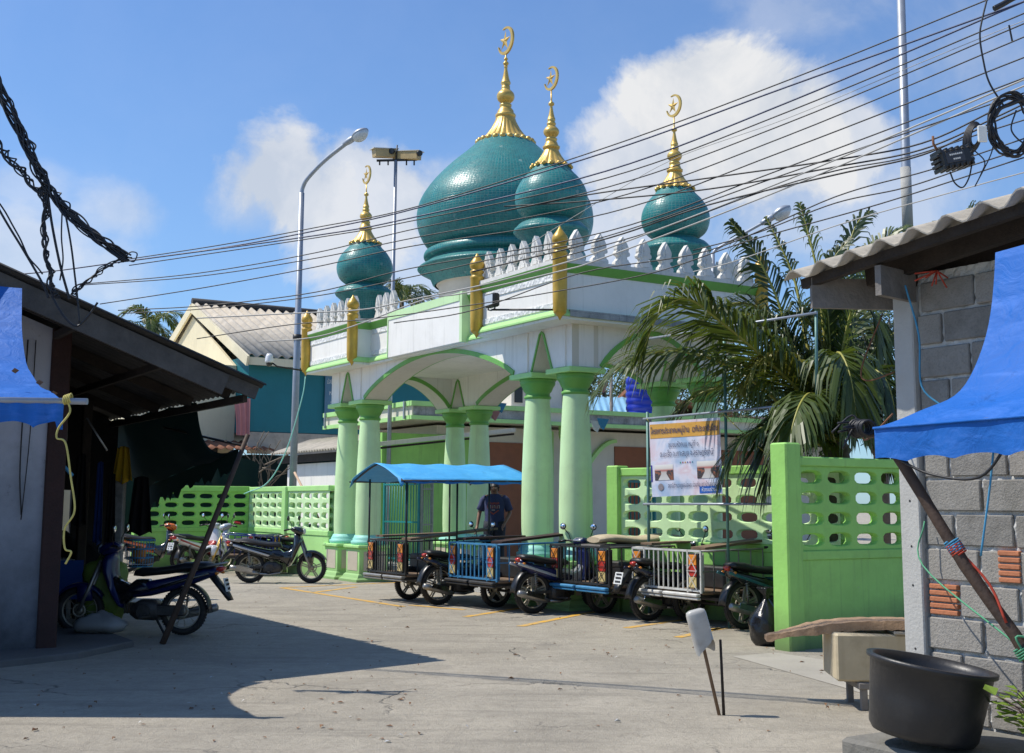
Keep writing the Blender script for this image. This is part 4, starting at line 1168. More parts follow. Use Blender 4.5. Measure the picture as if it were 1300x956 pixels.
# dome camera on a bracket off the left corner of the gateway
c0 = W(-.02 * GK, 9.05 * GK, zs(4.2)); c1 = atY(346, 464, c0.y - .3)
br_ = thing('dome_camera', 'white dome camera at the end of a thin bracket beside the left street lamp', 'camera', c1)
b = MB(); b.tube([tuple(c0 - c1), (0.1, 0, -.02), (0, 0, .05)], .018, 8); b.build('bracket_arm', M['dark_metal'], br_)
b = MB(); b.lathe([(.01, .26), (.055, .25), (.08, .19), (.09, .10), (.09, .06), (.06, .055)], (-.07, -.02, 0), 18); b.build('camera_body', M['white_gloss'], br_)
b = MB(); b.lathe([(.072, .06), (.07, .02), (.042, -.018), (.001, -.03)], (-.07, -.02, 0), 18); b.build('camera_dome', M['black_gloss'], br_)
b = MB(); b.tube([(-.1, 0, .05), (-.03, 0, .2), (-.07, -.02, .26)], .010, 6); b.build('camera_cable', M['cable'], br_)

# floodlight beside the right corner pilaster
f0 = W(-.05, .0, zs(4.25)); f1 = W(-.72, .85, zs(4.42))
fl = thing('floodlight', 'small black floodlight on a thin arm beside the right gold pilaster', 'floodlight', f1, GROT)
b = MB(); L = Matrix.Rotation(-GROT, 3, 'Z') @ (f0 - f1)
b.tube([tuple(L), (0.02, 0, -.13)], .016, 8); b.tube([(0.02, -.1, -.02), (0.02, -.1, -.12), (0.02, 0, -.14), (0.02, .1, -.12), (0.02, .1, -.02)], .012, 6); b.build('floodlight_bracket', M['dark_metal'], fl)
b = MB(); b.cbox(-.03, .09, -.14, .14, -.09, .12, .02); b.build('floodlight_body', M['dark_metal'], fl)
b = MB(); b.box(-.036, -.031, -.115, .115, -.065, .095); b.build('floodlight_glass', M['glass'], fl)
# thin green hose hanging off the left corner
b = MB(); h0 = W(-.03, 9.83, zs(4.1))
b.tube(spline([h0, h0 + Vector((-.05, -.1, -.5)), h0 + Vector((-.35, -.1, -1.6)), h0 + Vector((-.75, .0, -2.3)), h0 + Vector((-1.3, .2, -2.55))], 6), .013, 6)
o = b.build('hose', M['aqua']); tag(o, 'thin pale green hose hanging from the left gold pilaster tip', 'hose')
# ------------------------------------------------------------------ motorbikes
def wheel(root, c, r, kind, tw=.05, mrim=None):
    """wheel with its tyre and rim as sub-parts; c = hub centre in the parent's axes"""
    c = Vector(c)
    b = MB(); b.lathe([(.001, -.055), (.035, -.055), (.05, -.04), (.05, .04), (.035, .055), (.001, .055)], (0, 0, 0), 16, 0, True, None, None, 'y')
    if kind == 'wire':
        for i in range(20):
            a = 2 * math.pi * i / 20; a2 = a + (.55 if i % 2 else -.55); y = .035 if i % 4 < 2 else -.035
            b.tube([(.045 * math.cos(a), y, .045 * math.sin(a)), ((r - .075) * math.cos(a2), 0, (r - .075) * math.sin(a2))], .0028, 4)
        b.torus((0, .05, 0), .07, .012, 16, 6)
    else:
        nsp = 5 if kind == 'alloy5' else 6
        for i in range(nsp):
            a = 2 * math.pi * i / nsp + .3
            for da in (-.09, .09):
                b.bar((.04 * math.cos(a + da * 4), 0, .04 * math.sin(a + da * 4)), ((r - .07) * math.cos(a + da), 0, (r - .07) * math.sin(a + da)), .022, .02, (0, 1, 0))
        b.torus((0, .05, 0), .085, .01, 18, 6)
    w = b.build('wheel', mrim or M['alloy'], root); w.location = c
    b = MB(); b.torus((0, 0, 0), r - .042, .042, 36, 10, 0, 'y', 1.0)
    for i in range(48):      # tread blocks
        a = 2 * math.pi * i / 48
        for y in (-.018, .018):
            p = Vector(((r - .004) * math.cos(a), y, (r - .004) * math.sin(a))); q = Vector(((r - .004) * math.cos(a + .07), y * 1.3, (r - .004) * math.sin(a + .07)))
            b.bar(p, q, .02, .01, (math.cos(a), 0, math.sin(a)))
    b.build('tyre', M['rubber'], w)
    b = MB(); b.torus((0, 0, 0), r - .08, .014, 36, 6, 0, 'y', 2.0); b.build('rim', mrim or M['alloy'], w)
    return w

def motorbike(root, body, accent=None, seat=None, kind='alloy5', r=.285, wb=1.23, box=False, basket=False, steer=0.0, plate=True, bulk=False, short=False, detail=True, cover=None, rim=None, leg=None, frontfender=None, fork=None):
    """underbone motorbike: rear axle at the origin, x forward, y to the rider's left"""
    body_m = M[body]; acc = M[accent or body]; seat_m = M[seat or 'seat_black']
    wheel(root, (0, 0, r), r, kind, mrim=rim)
    # side fairings and tail
    b = MB()
    cx = (lambda P: [(max(x, -.24 - .1 * (x + .24) * -1), z) for x, z in P]) if short else (lambda P: P)
    tail = [(-.43, .80), (-.46, .765), (-.36, .70), (-.10, .60), (.16, .52), (.40, .46), (.60, .44), (.70, .50), (.66, .58), (.50, .63), (.26, .67), (-.04, .73), (-.26, .80)]
    b.puff(cx(tail), .125, .035, taper=lambda x, z: .55 + .45 * min(1, max(0, (x + .5) / .5)))
    b.build('side_fairing', body_m, root)
    st = [(-.34, .725), (-.10, .655), (.14, .585), (.36, .52), (.40, .545), (.16, .62), (-.08, .69), (-.32, .76)]
    for y in (-.118, .118): b = MB(); b.puff(st, .012, .006, 0, y, taper=None); b.build('body_stripe', acc, root)
    b = MB()
    b.puff([((-.24 if short else -.37), .80), ((-.25 if short else -.38), .845), ((-.20 if short else -.28), .875), (-.02, .865), (.16, .825), (.34, .80), (.52, .80), (.60, .77), (.62, .70), (.50, .69), (.2, .72), (-.1, .765)], .135, .04, taper=lambda x, z: .8 + .2 * min(1, max(0, (.7 - x) / .5)))
    b.build('seat', seat_m, root)
    if not short:
      b = MB(); b.tube([(-.20, .13, .80), (-.40, .13, .84), (-.50, .08, .86), (-.52, 0, .865), (-.50, -.08, .86), (-.40, -.13, .84), (-.20, -.13, .80)], .013, 8); b.build('grab_rail', M['metal'], root)
    # leg shield and spine
    b = MB()
    ls = [(.86, .98), (.97, .95), (1.02, .86), (.99, .74), (.93, .60), (.87, .46), (.80, .34), (.73, .31), (.72, .37), (.77, .48), (.82, .60), (.85, .75), (.85, .88)]
    b.puff(ls, .19, .05, taper=lambda x, z: .55 + .45 * math.sin(math.pi * min(1, max(0, (z - .2) / .85))))
    b.build('leg_shield', M[leg] if leg else body_m, root)
    b = MB(); b.puff([(.34, .50), (.60, .44), (.76, .33), (.84, .40), (.93, .66), (.88, .74), (.78, .64), (.66, .60), (.58, .66), (.44, .66)], .125, .035); b.build('spine_cover', body_m if bulk else acc, root)
    # engine
    b = MB()
    b.puff([(.26, .22), (.34, .17), (.56, .18), (.64, .24), (.62, .36), (.52, .42), (.34, .42), (.27, .36)], .13, .03)
    for i in range(5): b.cbox(.56 + i * .035, .575 + i * .035, -.075, .075, .25, .38, .004)
    b.tube([(.45, .135, .28), (.45, .155, .28)], .085, 18); b.tube([(.40, -.135, .30), (.40, -.15, .30)], .075, 18)
    b.build('engine', M['engine'], root)
    b = MB(); b.tube([(.60, -.06, .26), (.60, -.12, .20), (.40, -.15, .17), (.18, -.155, .19)], .018, 8)
    b.tube([(.20, -.155, .188), (.10, -.16, .205), (-.28, -.17, .30), (-.36, -.172, .32), (-.37, -.172, .323)], [.022, .044, .052, .045, .02], 12)
    ex = b.build('exhaust', M['metal'], root)
    b = MB(); b.bar((.08, -.205, .25), (-.24, -.215, .33), .008, .07); b.build('heat_shield', M['chrome'], ex)
    b = MB()
    b.bar((0, .085, r), (.34, .085, .32), .03, .04); b.bar((0, -.085, r), (.34, -.085, .32), .03, .04)
    b.cbox(-.04, .36, .095, .125, .23, .36, .02)
    b.build('swing_arm', M['engine'], root)
    for y in (-.10, .10):
        b = MB(); b.tube([(.0, y, r + .03), (.0 - .02, y, .60)], .012, 8)
        hx = [(.0 + .028 * math.cos(t * 1.0) - .02 * t / 44, y + .028 * math.sin(t * 1.0), r + .09 + t * .0055) for t in range(45)]
        b.tube(hx, .006, 5); b.build('shock_absorber', M['metal'], root)
    for s_ in (-1, 1):
        b = MB(); b.bar((.34, s_ * .10, .23), (.42, s_ * .30, .23), .022, .022); b.tube([(.42, s_ * .16, .23), (.42, s_ * .33, .23)], .016, 8); b.build('foot_rest', M['dark_metal'], root)
    b = MB(); b.bar((.30, .10, .20), (.12, .26, .01), .02, .02); b.build('side_stand', M['dark_metal'], root)
    b = MB(); b.tube(spline([(.84, -.24, 1.05), (.98, -.18, 1.0), (1.02, -.10, .90), (1.06, -.08, .70), (1.12, -.08, .45)], 5), .006, 5); b.build('brake_cable', M['cable'], root)
    b = MB(); b.tube(spline([(.84, .24, 1.05), (.96, .20, .98), (.98, .12, .86), (.90, .08, .72)], 5), .006, 5); b.build('throttle_cable', M['cable'], root)
    # rear fender, lamp, plate
    b = MB()
    rg = []
    for i in range(9):
        a = R(100 + i * 10); rr_ = r + .045
        rg.append([(rr_ * math.cos(a), y, r + rr_ * math.sin(a) + dz) for y, dz in ((-.075, -.02), (-.06, .006), (0, .014), (.06, .006), (.075, -.02))])
    b.grid(rg)
    if not short or plate: b.puff([(-.30, .70), (-.38, .72), (-.56, .50), (-.60, .42), (-.55, .41), (-.42, .56)], .055, .012)
    b.build('rear_fender', M['black'], root, solid=.006)
    b = MB(); dx = .20 if short else 0; b.puff([(-.45 + dx, .75), (-.49 + dx, .775), (-.50 + dx, .81), (-.46 + dx, .825), (-.40 + dx, .81), (-.39 + dx, .76)], .05 if short else .075, .02); tl = b.build('tail_lamp', M['redlens'], root)
    for y in (-.12, .12): b = MB(); b.ball((-.43 + dx, y, .74), .02, 8, 0, (1.3, 1, .9)); b.build('indicator', M['amber'], root)
    if plate:
        b = MB(); b.bar((-.50, 0, .68), (-.545, 0, .52), .17, .008, (1, 0, .25)); pl = b.build('number_plate', M['plate'], root)
        b = MB(); rp = random.Random(int(abs(root.location.x * 100)) + 5)
        for row in range(3):
            z = .655 - row * .05; x = -.515 - row * .0135
            for c in range(5 if row != 1 else 7):
                if rp.random() < .2: continue
                w_ = .11 / (5 if row != 1 else 7); y0 = -.06 + c * w_ * 1.09
                b.box(x - .006, x - .001, y0, y0 + w_ * .6, z - .014, z + (.014 if row else .012))
        b.build('plate_marks', M['ink'], pl)
    # front end turns with the steering
    fr = Matrix.Translation((.93, 0, 0)) @ Matrix.Rotation(steer, 4, 'Z') @ Matrix.Translation((-.93, 0, 0))
    def fin(b, name, m, par=root):
        b.move(fr); return b.build(name, m, par)
    fc = fr @ Vector((wb, 0, r))
    fw = wheel(root, fc, r, kind, mrim=rim); fw.rotation_euler = (0, 0, steer)
    b = MB()
    for y in (-.075, .075):
        b.tube([(wb, y, r), (wb - .10, y, .52), (wb - .24, y * .9, .88)], [.022, .026, .022], 10)
    fin(b, 'front_fork', M[fork] if fork else M['metal'])
    b = MB(); rg = []
    for i in range(12):
        a = R(28 + i * 11); rr_ = r + .035
        rg.append([(wb + rr_ * math.cos(a), y, r + rr_ * math.sin(a) + dz) for y, dz in ((-.075, -.035), (-.06, 0), (0, .012), (.06, 0), (.075, -.035))])
    b.grid(rg); b.puff([(wb - .16, r + .12), (wb + .02, r + .10), (wb + .04, r + .30), (wb - .12, r + .30)], .085, .01)
    b.move(fr); b.build('front_fender', M[frontfender] if frontfender else body_m, root, solid=.006)
    b = MB(); b.puff([(.80, 1.02), (.88, .97), (1.00, .93), (1.06, .97), (1.07, 1.03), (1.0, 1.09), (.88, 1.11), (.80, 1.08)], .115, .035); cw = fin(b, 'handlebar_cowl', body_m)
    b = MB(); b.ball((1.05, 0, 1.01), .075, 10, 0, (.45, 1.1, .8)); fin(b, 'headlamp', M['glass'])
    b = MB(); b.puff([(.795, 1.07), (.86, 1.105), (.87, 1.09), (.80, 1.045)], .085, .004); fin(b, 'instrument_panel', M['silver'], cw)
    b = MB(); b.tube([(.80, .36, 1.04), (.84, .24, 1.06), (.92, .08, 1.05), (.92, -.08, 1.05), (.84, -.24, 1.06), (.80, -.36, 1.04)], .012, 8)
    for s_ in (-1, 1): b.tube([(.88, s_ * .18, 1.05), (.88, s_ * .33, 1.045)], .006, 6)
    fin(b, 'handlebar', M['dark_metal'])
    for s_ in (-1, 1): b = MB(); b.tube([(.765, s_ * .37, 1.035), (.82, s_ * .26, 1.055)], .019, 10); fin(b, 'grip', M['black'])
    for s_ in (-1, 1):
        b = MB(); b.tube([(.86, s_ * .20, 1.06), (.87, s_ * .25, 1.15), (.84, s_ * .33, 1.24)], .007, 6)
        b.ball((.83, s_ * .34, 1.27), .06, 10, 0, (.35, 1.15, .85)); mi = fin(b, 'mirror', M['black'])
        b = MB(); b.ball((.822, s_ * .34, 1.27), .052, 10, 0, (.30, 1.12, .82)); fin(b, 'mirror_glass', M['mirror'], mi)
    if basket:
        b = MB()
        for z, wd in ((.80, .11), (.88, .125), (.96, .14)):
            b.tube([(1.05, -wd, z), (1.28, -wd, z), (1.28, wd, z), (1.05, wd, z), (1.05, -wd, z)], .006, 5)
        for y in (-.11, -.05, 0, .05, .11): b.tube([(1.06, y, .80), (1.26, y, .80), (1.28, y * 1.25, .96)], .005, 5)
        for x in (1.08, 1.14, 1.2):
            for s_ in (-1, 1): b.tube([(x, s_ * .11, .80), (x, s_ * .14, .96)], .005, 5)
        fin(b, 'front_basket', M['dark_metal'])
    return root

def sidecar(root, frame, lamps=True, bench=None, rails=True, width=1.35, y0=.36, x0=-.40, x1=1.35, canopy=False, zf=.45, zt=1.0, rail_m=None, bumper=None, bracket=None, vents=9):
    fm = M[frame]; y1 = y0 + width
    # deck and chassis
    b = MB(); b.cbox(x0 + .03, x1, y0, y1, zf - .02, zf + .015, .006); b.build('sidecar_deck', M['wood'], root)
    b = MB()
    for y in (y0 + .05, y1 - .05): b.bar((x0, y, zf - .045), (x1 + .05, y, zf - .045), .04, .045)
    for x in (x0 + .2, .45, x1 - .1): b.bar((x, .08, zf - .08), (x, y1, zf - .08), .035, .04)
    b.bar((.45, .06, .62), (.45, y0, zf + .2), .03, .03); b.bar((x1 - .1, .06, .55), (x1 - .1, y0, zf), .03, .03)
    b.build('sidecar_chassis', M['dark_metal'], root)
    # rear cage
    b = MB()
    xr_ = x0
    for z in (zf + .03, zt): b.bar((xr_, y0, z), (xr_, y1, z), .028, .028)
    for y in (y0, y0 + .27, y1 - .27, y1): b.bar((xr_, y, zf), (xr_, y, zt + .01), .028, .028)
    n = vents; ya, yb = y0 + .27, y1 - .27
    for i in range(1, n): b.bar((xr_, ya + (yb - ya) * i / n, zf + .03), (xr_ - .0, ya + (yb - ya) * i / n, zt), .016, .016)
    for ys in (y0 + .11, y1 - .11): b.bar((xr_ + .055, ys - .1, (zf + zt) / 2), (xr_ + .055, ys + .1, (zf + zt) / 2), .01, zt - zf - .05)
    b.build('rear_cage', fm, root)
    # side cages and long rails
    for y in (y0, y1):
        b = MB()
        b.tube([(xr_, y, zt), (x1 * .55, y, zt + .02), (x1, y, zt + .05), (x1 + .03, y, zt - .05), (x1 + .03, y, zf)], .014, 8)
        b.bar((xr_, y, zf + .28), (x1, y, zf + .28), .016, .016)
        for i in range(1, 8): b.bar((xr_ + (x1 - xr_) * i / 8, y, zf), (xr_ + (x1 - xr_) * i / 8, y, zt + .01), .014, .014)
        b.build('side_rail', M[rail_m] if rail_m else fm, root)
    # lamp clusters behind wire guards
    for k_, ys in enumerate((y0 + .135, y1 - .135)):
        lc = MB(); lc.cbox(xr_ - .025, xr_ + .045, ys - .10, ys + .10, zf + .06, zt - .03, .008); lo = lc.build('tail_lamp', M['black'], root)
        h = (zt - zf - .11) / 3
        for j, mm in enumerate(('yellens', 'redlens', 'amber')):
            q = MB(); q.cbox(xr_ - .04, xr_ - .026, ys - .078, ys + .078, zf + .07 + h * j, zf + .07 + h * (j + .94), .005); q.build('lens', M[mm], lo)
        q = MB(); z0, z1 = zf + .05, zt - .02
        for za, zb in ((z0, (z0 + z1) / 2), ((z0 + z1) / 2, z1)):
            q.bar((xr_ - .052, ys - .10, za), (xr_ - .052, ys + .10, zb), .008, .008); q.bar((xr_ - .052, ys + .10, za), (xr_ - .052, ys - .10, zb), .008, .008)
        q.bar((xr_ - .052, ys - .105, (z0 + z1) / 2), (xr_ - .052, ys + .105, (z0 + z1) / 2), .008, .008)
        q.build('lamp_guard', fm, lo)
    # bumper step in two lengths
    for ya, yb in ((y0 - .02, (y0 + y1) / 2 - .03), ((y0 + y1) / 2 + .03, y1 + .02)):
        b = MB(); b.cbox(xr_ - .10, xr_ - .02, ya, yb, zf - .05, zf - .005, .012); b.cbox(xr_ - .085, xr_ - .02, ya, yb, zf - .09, zf - .056, .01)
        b.build('bumper', M[bumper] if bumper else fm, root)
    # third wheel
    wheel(root, (.12, y0 + width * .60, .28), .28, 'alloy5')
    b = MB(); b.tube([(.12, y0 + .05, .27), (.12, y0 + width * .62, .27)], .022, 8); b.bar((.12, y0 + .3, .27), (.12, y0 + .3, zf), .04, .04)
    b.build('axle', M['dark_metal'], root)
    if bench:
        mm, kind = bench
        if kind == 'plank':
            b = MB(); b.bar((x0 + .1, y0 + .18, zt + .03), (x1 + .05, y0 + .18, zt + .19), .30, .035); b.build('bench_plank', M[mm], root)
            b = MB(); b.bar((x0 + .12, y1 - .15, zt + .06), (x1 + .05, y1 - .15, zt + .10), .26, .03); b.build('bench_plank', M[mm], root)
        else:
            b = MB(); st = len(b.v)
            rings = []
            for i in range(13):
                t = i / 12; x = x0 + .05 + (x1 - x0) * t; k = 1 - .35 * (abs(2 * t - 1) ** 6) + .03 * math.sin(i * 2.1)
                rings.append([(x, y0 + .45 + .24 * k * math.cos(a) * (1 + .05 * math.sin(i + a)), zt + .10 + .02 * math.sin(i * .9) + .065 * k * math.sin(a)) for a in [2 * math.pi * j / 14 for j in range(14)]])
            b.rings(rings, 0, True, True); b.build('bench_cushion', M[mm], root)
            b = MB(); b.bar((x0, y0 + .45, zt + .02), (x1, y0 + .45, zt + .02), .46, .03); b.build('bench_plank', M['wood_grey'], root)
    # toe box and odds carried on the deck
    b = MB(); b.cbox(.2, .75, y0 + .25, y1 - .35, zf + .02, zf + .32, .02); b.build('deck_locker', M['dark_metal'], root)
    if canopy:
        cx0, cx1, za, zbk = x0 - .34, x1 + .46, 1.97, 2.27
        ya, yb = y0 - .42, y1 + .10
        ctr = (ya + yb) / 2
        for x, y in ((x0, y0), (x0, y1), (x1 - .15, y0), (x1 - .15, y1), (.55, y0 - .02)):
            b = MB(); b.tube([(x, y, zf), (x, y, za + .06)], .017, 8); b.build('canopy_post', M['dark_metal'], root)
        for x in (cx0 + .06, (cx0 + cx1) / 2, cx1 - .12):
            b = MB(); b.tube([(x, ya + (yb - ya) * q / 10, za + (zbk - za) * (1 - abs(2 * q / 10 - 1) ** 1.3) - .02) for q in range(11)], .014, 8); b.build('canopy_hoop', M['dark_metal'], root)
        b = MB()
        for y in (ya, yb): b.tube([(cx0, y, za), (cx1, y, za + .02)], .014, 8)
        b.build('canopy_rail', M['dark_metal'], root)
        b = MB(); rows = []
        for i in range(25):
            t = i / 24; x = cx0 + (cx1 - cx0) * t
            sg_ = .025 * math.sin(math.pi * 4 * t) ** 2
            e0 = -.10 * (1 if t < .04 else 0)
            row = []
            for j in range(17):
                q = j / 16; y = ya + (yb - ya) * q
                z = za + (zbk - za) * (1 - abs(2 * q - 1) ** 1.3) - sg_ * math.sin(math.pi * q) + .02 * t
                row.append((x + (.22 * (abs(2 * q - 1) ** 3) if t > .95 else 0), y + .012 * math.sin(i * 1.9 + j), z + .01 * math.sin(i * .8) * (1 if j in (0, 16) else .3) + (e0 if j in (0, 16) else 0)))
            rows.append(row)
        b.grid(rows); b.build('canopy_cloth', M['canopy_blue'], root, solid=.006)
        b = MB(); f = []
        for i in range(25):
            t = i / 24; x = cx0 + (cx1 - cx0) * t
            f.append([(x, ya - .005 + .01 * math.sin(i * 2.2), za + .02 * t - .005), (x, ya + .01 * math.sin(i * 1.7), za - .035 + .012 * math.sin(i * 1.3))])
        b.grid(f); b.build('canopy_valance', M['tarp_blue'], root)
    return root

G1 = 'sidecar motorcycles parked nose-in along the green wall'
def trike(px, py, head, label, bike, cart):
    p = atZ(px, py)
    root = thing('sidecar_motorcycle', label, 'motor tricycle', p, head, G1); root.scale = (.98, .98, .98)
    motorbike(root, short=True, **bike); sidecar(root, **cart)
    return root
trike(556, 768, R(34), 'sidecar motorcycle under a long blue cloth canopy beside the person', dict(body='black_gloss', accent='navy_gloss', kind='alloy5', r=.32, wb=1.25, plate=False),
      dict(frame='dark_metal', bench=('wood', 'plank'), canopy=True, bumper='metal', width=1.3))
trike(676, 779, R(33), 'sidecar motorcycle with bright blue rails and a brown plank bench', dict(body='blue_dim', accent='silver', kind='alloy5', r=.31, steer=.12, plate=False),
      dict(frame='blue_metal', rail_m='blue_metal', bench=('wood_red', 'plank'), bumper='dark_metal', width=1.4, vents=7))
trike(823, 788, R(33), 'sidecar motorcycle with a dark cage and rolled tan cushion', dict(body='black_gloss', accent='navy_gloss', kind='alloy5', r=.31, steer=-.1),
      dict(frame='dark_metal', rail_m='dark_metal', bench=('cushion', 'cushion'), bumper='blue_metal', width=1.45))
trike(944, 799, R(31), 'sidecar motorcycle with a rusty white cage beside the tall green pillar', dict(body='black_gloss', accent='teal_gloss', kind='alloy6', r=.315, steer=.2, plate=False),
      dict(frame='white_metal', rail_m='metal', bench=('wood', 'plank'), bumper='white_metal', width=1.5))

G2 = 'motorbikes parked at the left of the lane'
def bike_at(px, py, head, label, **kw):
    p = atZ(px, py); root = thing('motorbike', label, 'motorbike', p, head, G2); motorbike(root, **kw); return root
bike_at(317, 740, R(3), 'black motorbike seen side-on in the sun before the left gate columns', body='black_gloss', accent='silver', kind='alloy5', r=.30, wb=1.22, steer=-.2, bulk=True)
bike_at(343, 728, R(6), 'dark green motorbike with a front basket just behind the black one', body='black_gloss', accent='black_gloss', kind='alloy5', basket=True, steer=-.2)
bike_at(160, 727, R(8), 'orange and black motorbike beside the dark shop opening', body='orange', accent='black_gloss', kind='wire', steer=.3, leg='black_gloss', frontfender='black_gloss')
bike_at(236, 727, R(62), 'white and maroon motorbike seen from behind near the end wall', body='white_gloss', accent='red', kind='wire', steer=-.15)
rb = bike_at(250, 719, R(12), 'red motorbike half hidden behind the blue rails by the end wall', body='red', accent='black_gloss', kind='wire', steer=.1)
wf = bike_at(338, 727, R(184), 'silver motorbike with white front mudguard and blue railed sidecar', body='silver', accent='blue_gloss', kind='wire', frontfender='white_gloss', fork='gold_bright', steer=.35)
sidecar(wf, 'blue_gloss', rail_m='blue_gloss', bench=None, bumper='blue_gloss', width=1.0, x0=-.3, x1=.8, zt=.85)
bike_at(232, 806, R(176), 'blue motorbike in deep shade under the left shop roof, number plate towards the lane', body='blue_dim', accent='black_gloss', kind='wire', r=.285, wb=1.27, steer=.15)
# ------------------------------------------------------------------ shophouse on the left (open front in deep shade)
shop = thing('shophouse', 'dark open-fronted shophouse with stained white wall and corrugated roof on the left', 'building', O_LB, GROT)
# local x = towards the street (v), y = away along the lane (u); eave at x = 1.92, z = 2.83, rising to the left
SL = .376
def rz(x): return 2.83 + SL * (1.92 - x)
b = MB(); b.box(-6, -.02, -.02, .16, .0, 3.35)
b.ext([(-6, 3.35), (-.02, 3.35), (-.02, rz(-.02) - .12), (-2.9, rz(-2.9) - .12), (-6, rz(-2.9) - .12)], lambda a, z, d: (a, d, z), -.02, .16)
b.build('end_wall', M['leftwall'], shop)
b = MB(); b.cbox(-.03, .17, -.07, .13, -.02, 3.45, .012); b.build('corner_post', M['wood_red'], shop)
for (x, y) in ((.10, 1.9), (.10, 3.7), (1.15, 3.4)):
    b = MB(); b.cbox(x - .06, x + .06, y - .06, y + .06, 0, rz(x) - .15, .01); b.build('post', M['wood_dark'], shop)
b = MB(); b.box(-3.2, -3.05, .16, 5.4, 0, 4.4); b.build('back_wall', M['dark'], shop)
b = MB(); b.ext([(-3.0, 0), (1.85, 0), (1.85, 2.72), (-2.66, rz(-2.66) - .2), (-3.0, rz(-2.66) - .2)], lambda a, z, d: (a, d, z), 4.5, 4.6, holes=[[(.94, .95), (1.24, .95), (1.24, 1.75), (.94, 1.75)]]); b.build('dark_backdrop', M['dark'], shop)  # near-black sheet added as a backdrop for the shop's shade
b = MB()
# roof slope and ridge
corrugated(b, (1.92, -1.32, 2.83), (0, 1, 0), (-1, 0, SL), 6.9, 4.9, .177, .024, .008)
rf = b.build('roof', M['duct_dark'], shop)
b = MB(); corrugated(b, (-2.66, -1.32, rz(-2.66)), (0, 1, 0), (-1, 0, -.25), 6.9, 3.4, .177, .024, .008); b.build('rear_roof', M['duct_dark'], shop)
b = MB(); b.bar((1.5, -1.22, rz(1.5) - .17), (-2.7, -1.22, rz(-2.7) - .17), .05, .22); b.bar((1.86, -1.20, rz(1.86) - .10), (.5, -1.165, rz(.5) - .14), .04, .14); b.build('barge_board', M['wood_dusk'], shop)
for y in (-.5, .9, 2.3, 3.7, 5.0):
    b = MB(); b.bar((1.8, y, rz(1.8) - .09), (-2.7, y, rz(-2.7) - .09), .06, .12); b.build('rafter', M['wood_dark'], shop)
for x in (1.75, .9, .0, -1.0, -2.0):
    b = MB(); b.bar((x, -1.15, rz(x) - .19 if x != 1.75 else rz(x) - .2), (x, 5.4, rz(x) - .19), .05, .08); b.build('purlin', M['wood_dark'], shop)
# kitchen things in the gloom
b = MB(); b.cbox(-.25, 1.0, 3.0, 3.9, .78, .84, .01)
for x in (-.2, .95):
    for y in (3.06, 3.84): b.cbox(x - .03, x + .03, y - .03, y + .03, .07, .78, .005)
t_ = b.build('work_table', M['wood_grey'], None, LB(.4, 3.4) * 0)
t_.location = O_LB; t_.rotation_euler = (0, 0, GROT); tag(t_, 'low wooden work table in the shade under the left shop roof', 'table')
ck = mat('check_cloth', (.05, .06, .07), .8, var=.3, scale=9)
b = MB(); b.grid([[(.15 + .95 * j / 8, 3.0 - .02 - .01 * math.sin(j), .83 - .5 * i / 4) for j in range(9)] for i in range(5)])
o = b.build('cloth_cover', M['cloth_blue']); o.location = O_LB; o.rotation_euler = (0, 0, GROT); tag(o, 'faded blue cloth covering the front of the work table', 'cloth')
# hanging clothes on a rail
def hang_cloth(label, px, py0, py1, wpx, Y, m, name='hanging_cloth'):
    a, c = atY(px - wpx / 2, py0, Y), atY(px + wpx / 2, py0, Y); z1 = atY(px, py1, Y).z
    base = (a + c) / 2
    b = MB(); g = []
    for i in range(11):
        t = i / 10; row = []
        for j in range(13):
            q = j / 12; wv = .5 + .5 * t
            x = (a.x + (c.x - a.x) * q - base.x) * (.55 + .45 * t)
            row.append((x, .05 * math.sin(q * 17 + t) * wv, (z1 - base.z) * t + .03 * math.sin(q * 9) * t - .06 * abs(q - .5) * (1 - t)))
        g.append(row)
    b.grid(g); o = b.build(name, m, solid=.004); o.location = base; tag(o, label, 'cloth'); return o
hang_cloth('mustard yellow cloth hanging in the dark shop opening', 157, 566, 612, 28, 16.2, M['cloth_yellow'])
hang_cloth('long black garment hanging below the roof beside the yellow cloth', 180, 604, 678, 34, 16.4, M['cloth_black'])
hang_cloth('dark grey garment hanging near the left shop post', 104, 575, 668, 22, 15.6, M['cloth_black'])
hang_cloth('long dark cloth hanging in front of the pale splashed post', 143, 600, 690, 16, 15.9, M['cloth_black'])
hang_cloth('dark blue garment hanging left of the yellow cloth', 128, 585, 690, 14, 16.0, M['cloth_blue'])
# white paint-splashed post
b = MB(); p = atY(152, 640, 16.3); b.cbox(-.06, .06, -.06, .06, 0, 2.0, .01); o = b.build('post', mat('splashed_post', (.22, .22, .21), .8, var=.3, scale=14, grime=.8, grime_rgb=(.05, .05, .05))); o.location = (p.x, p.y, .07); tag(o, 'paint splashed pale post standing behind the yellow cloth', 'post')
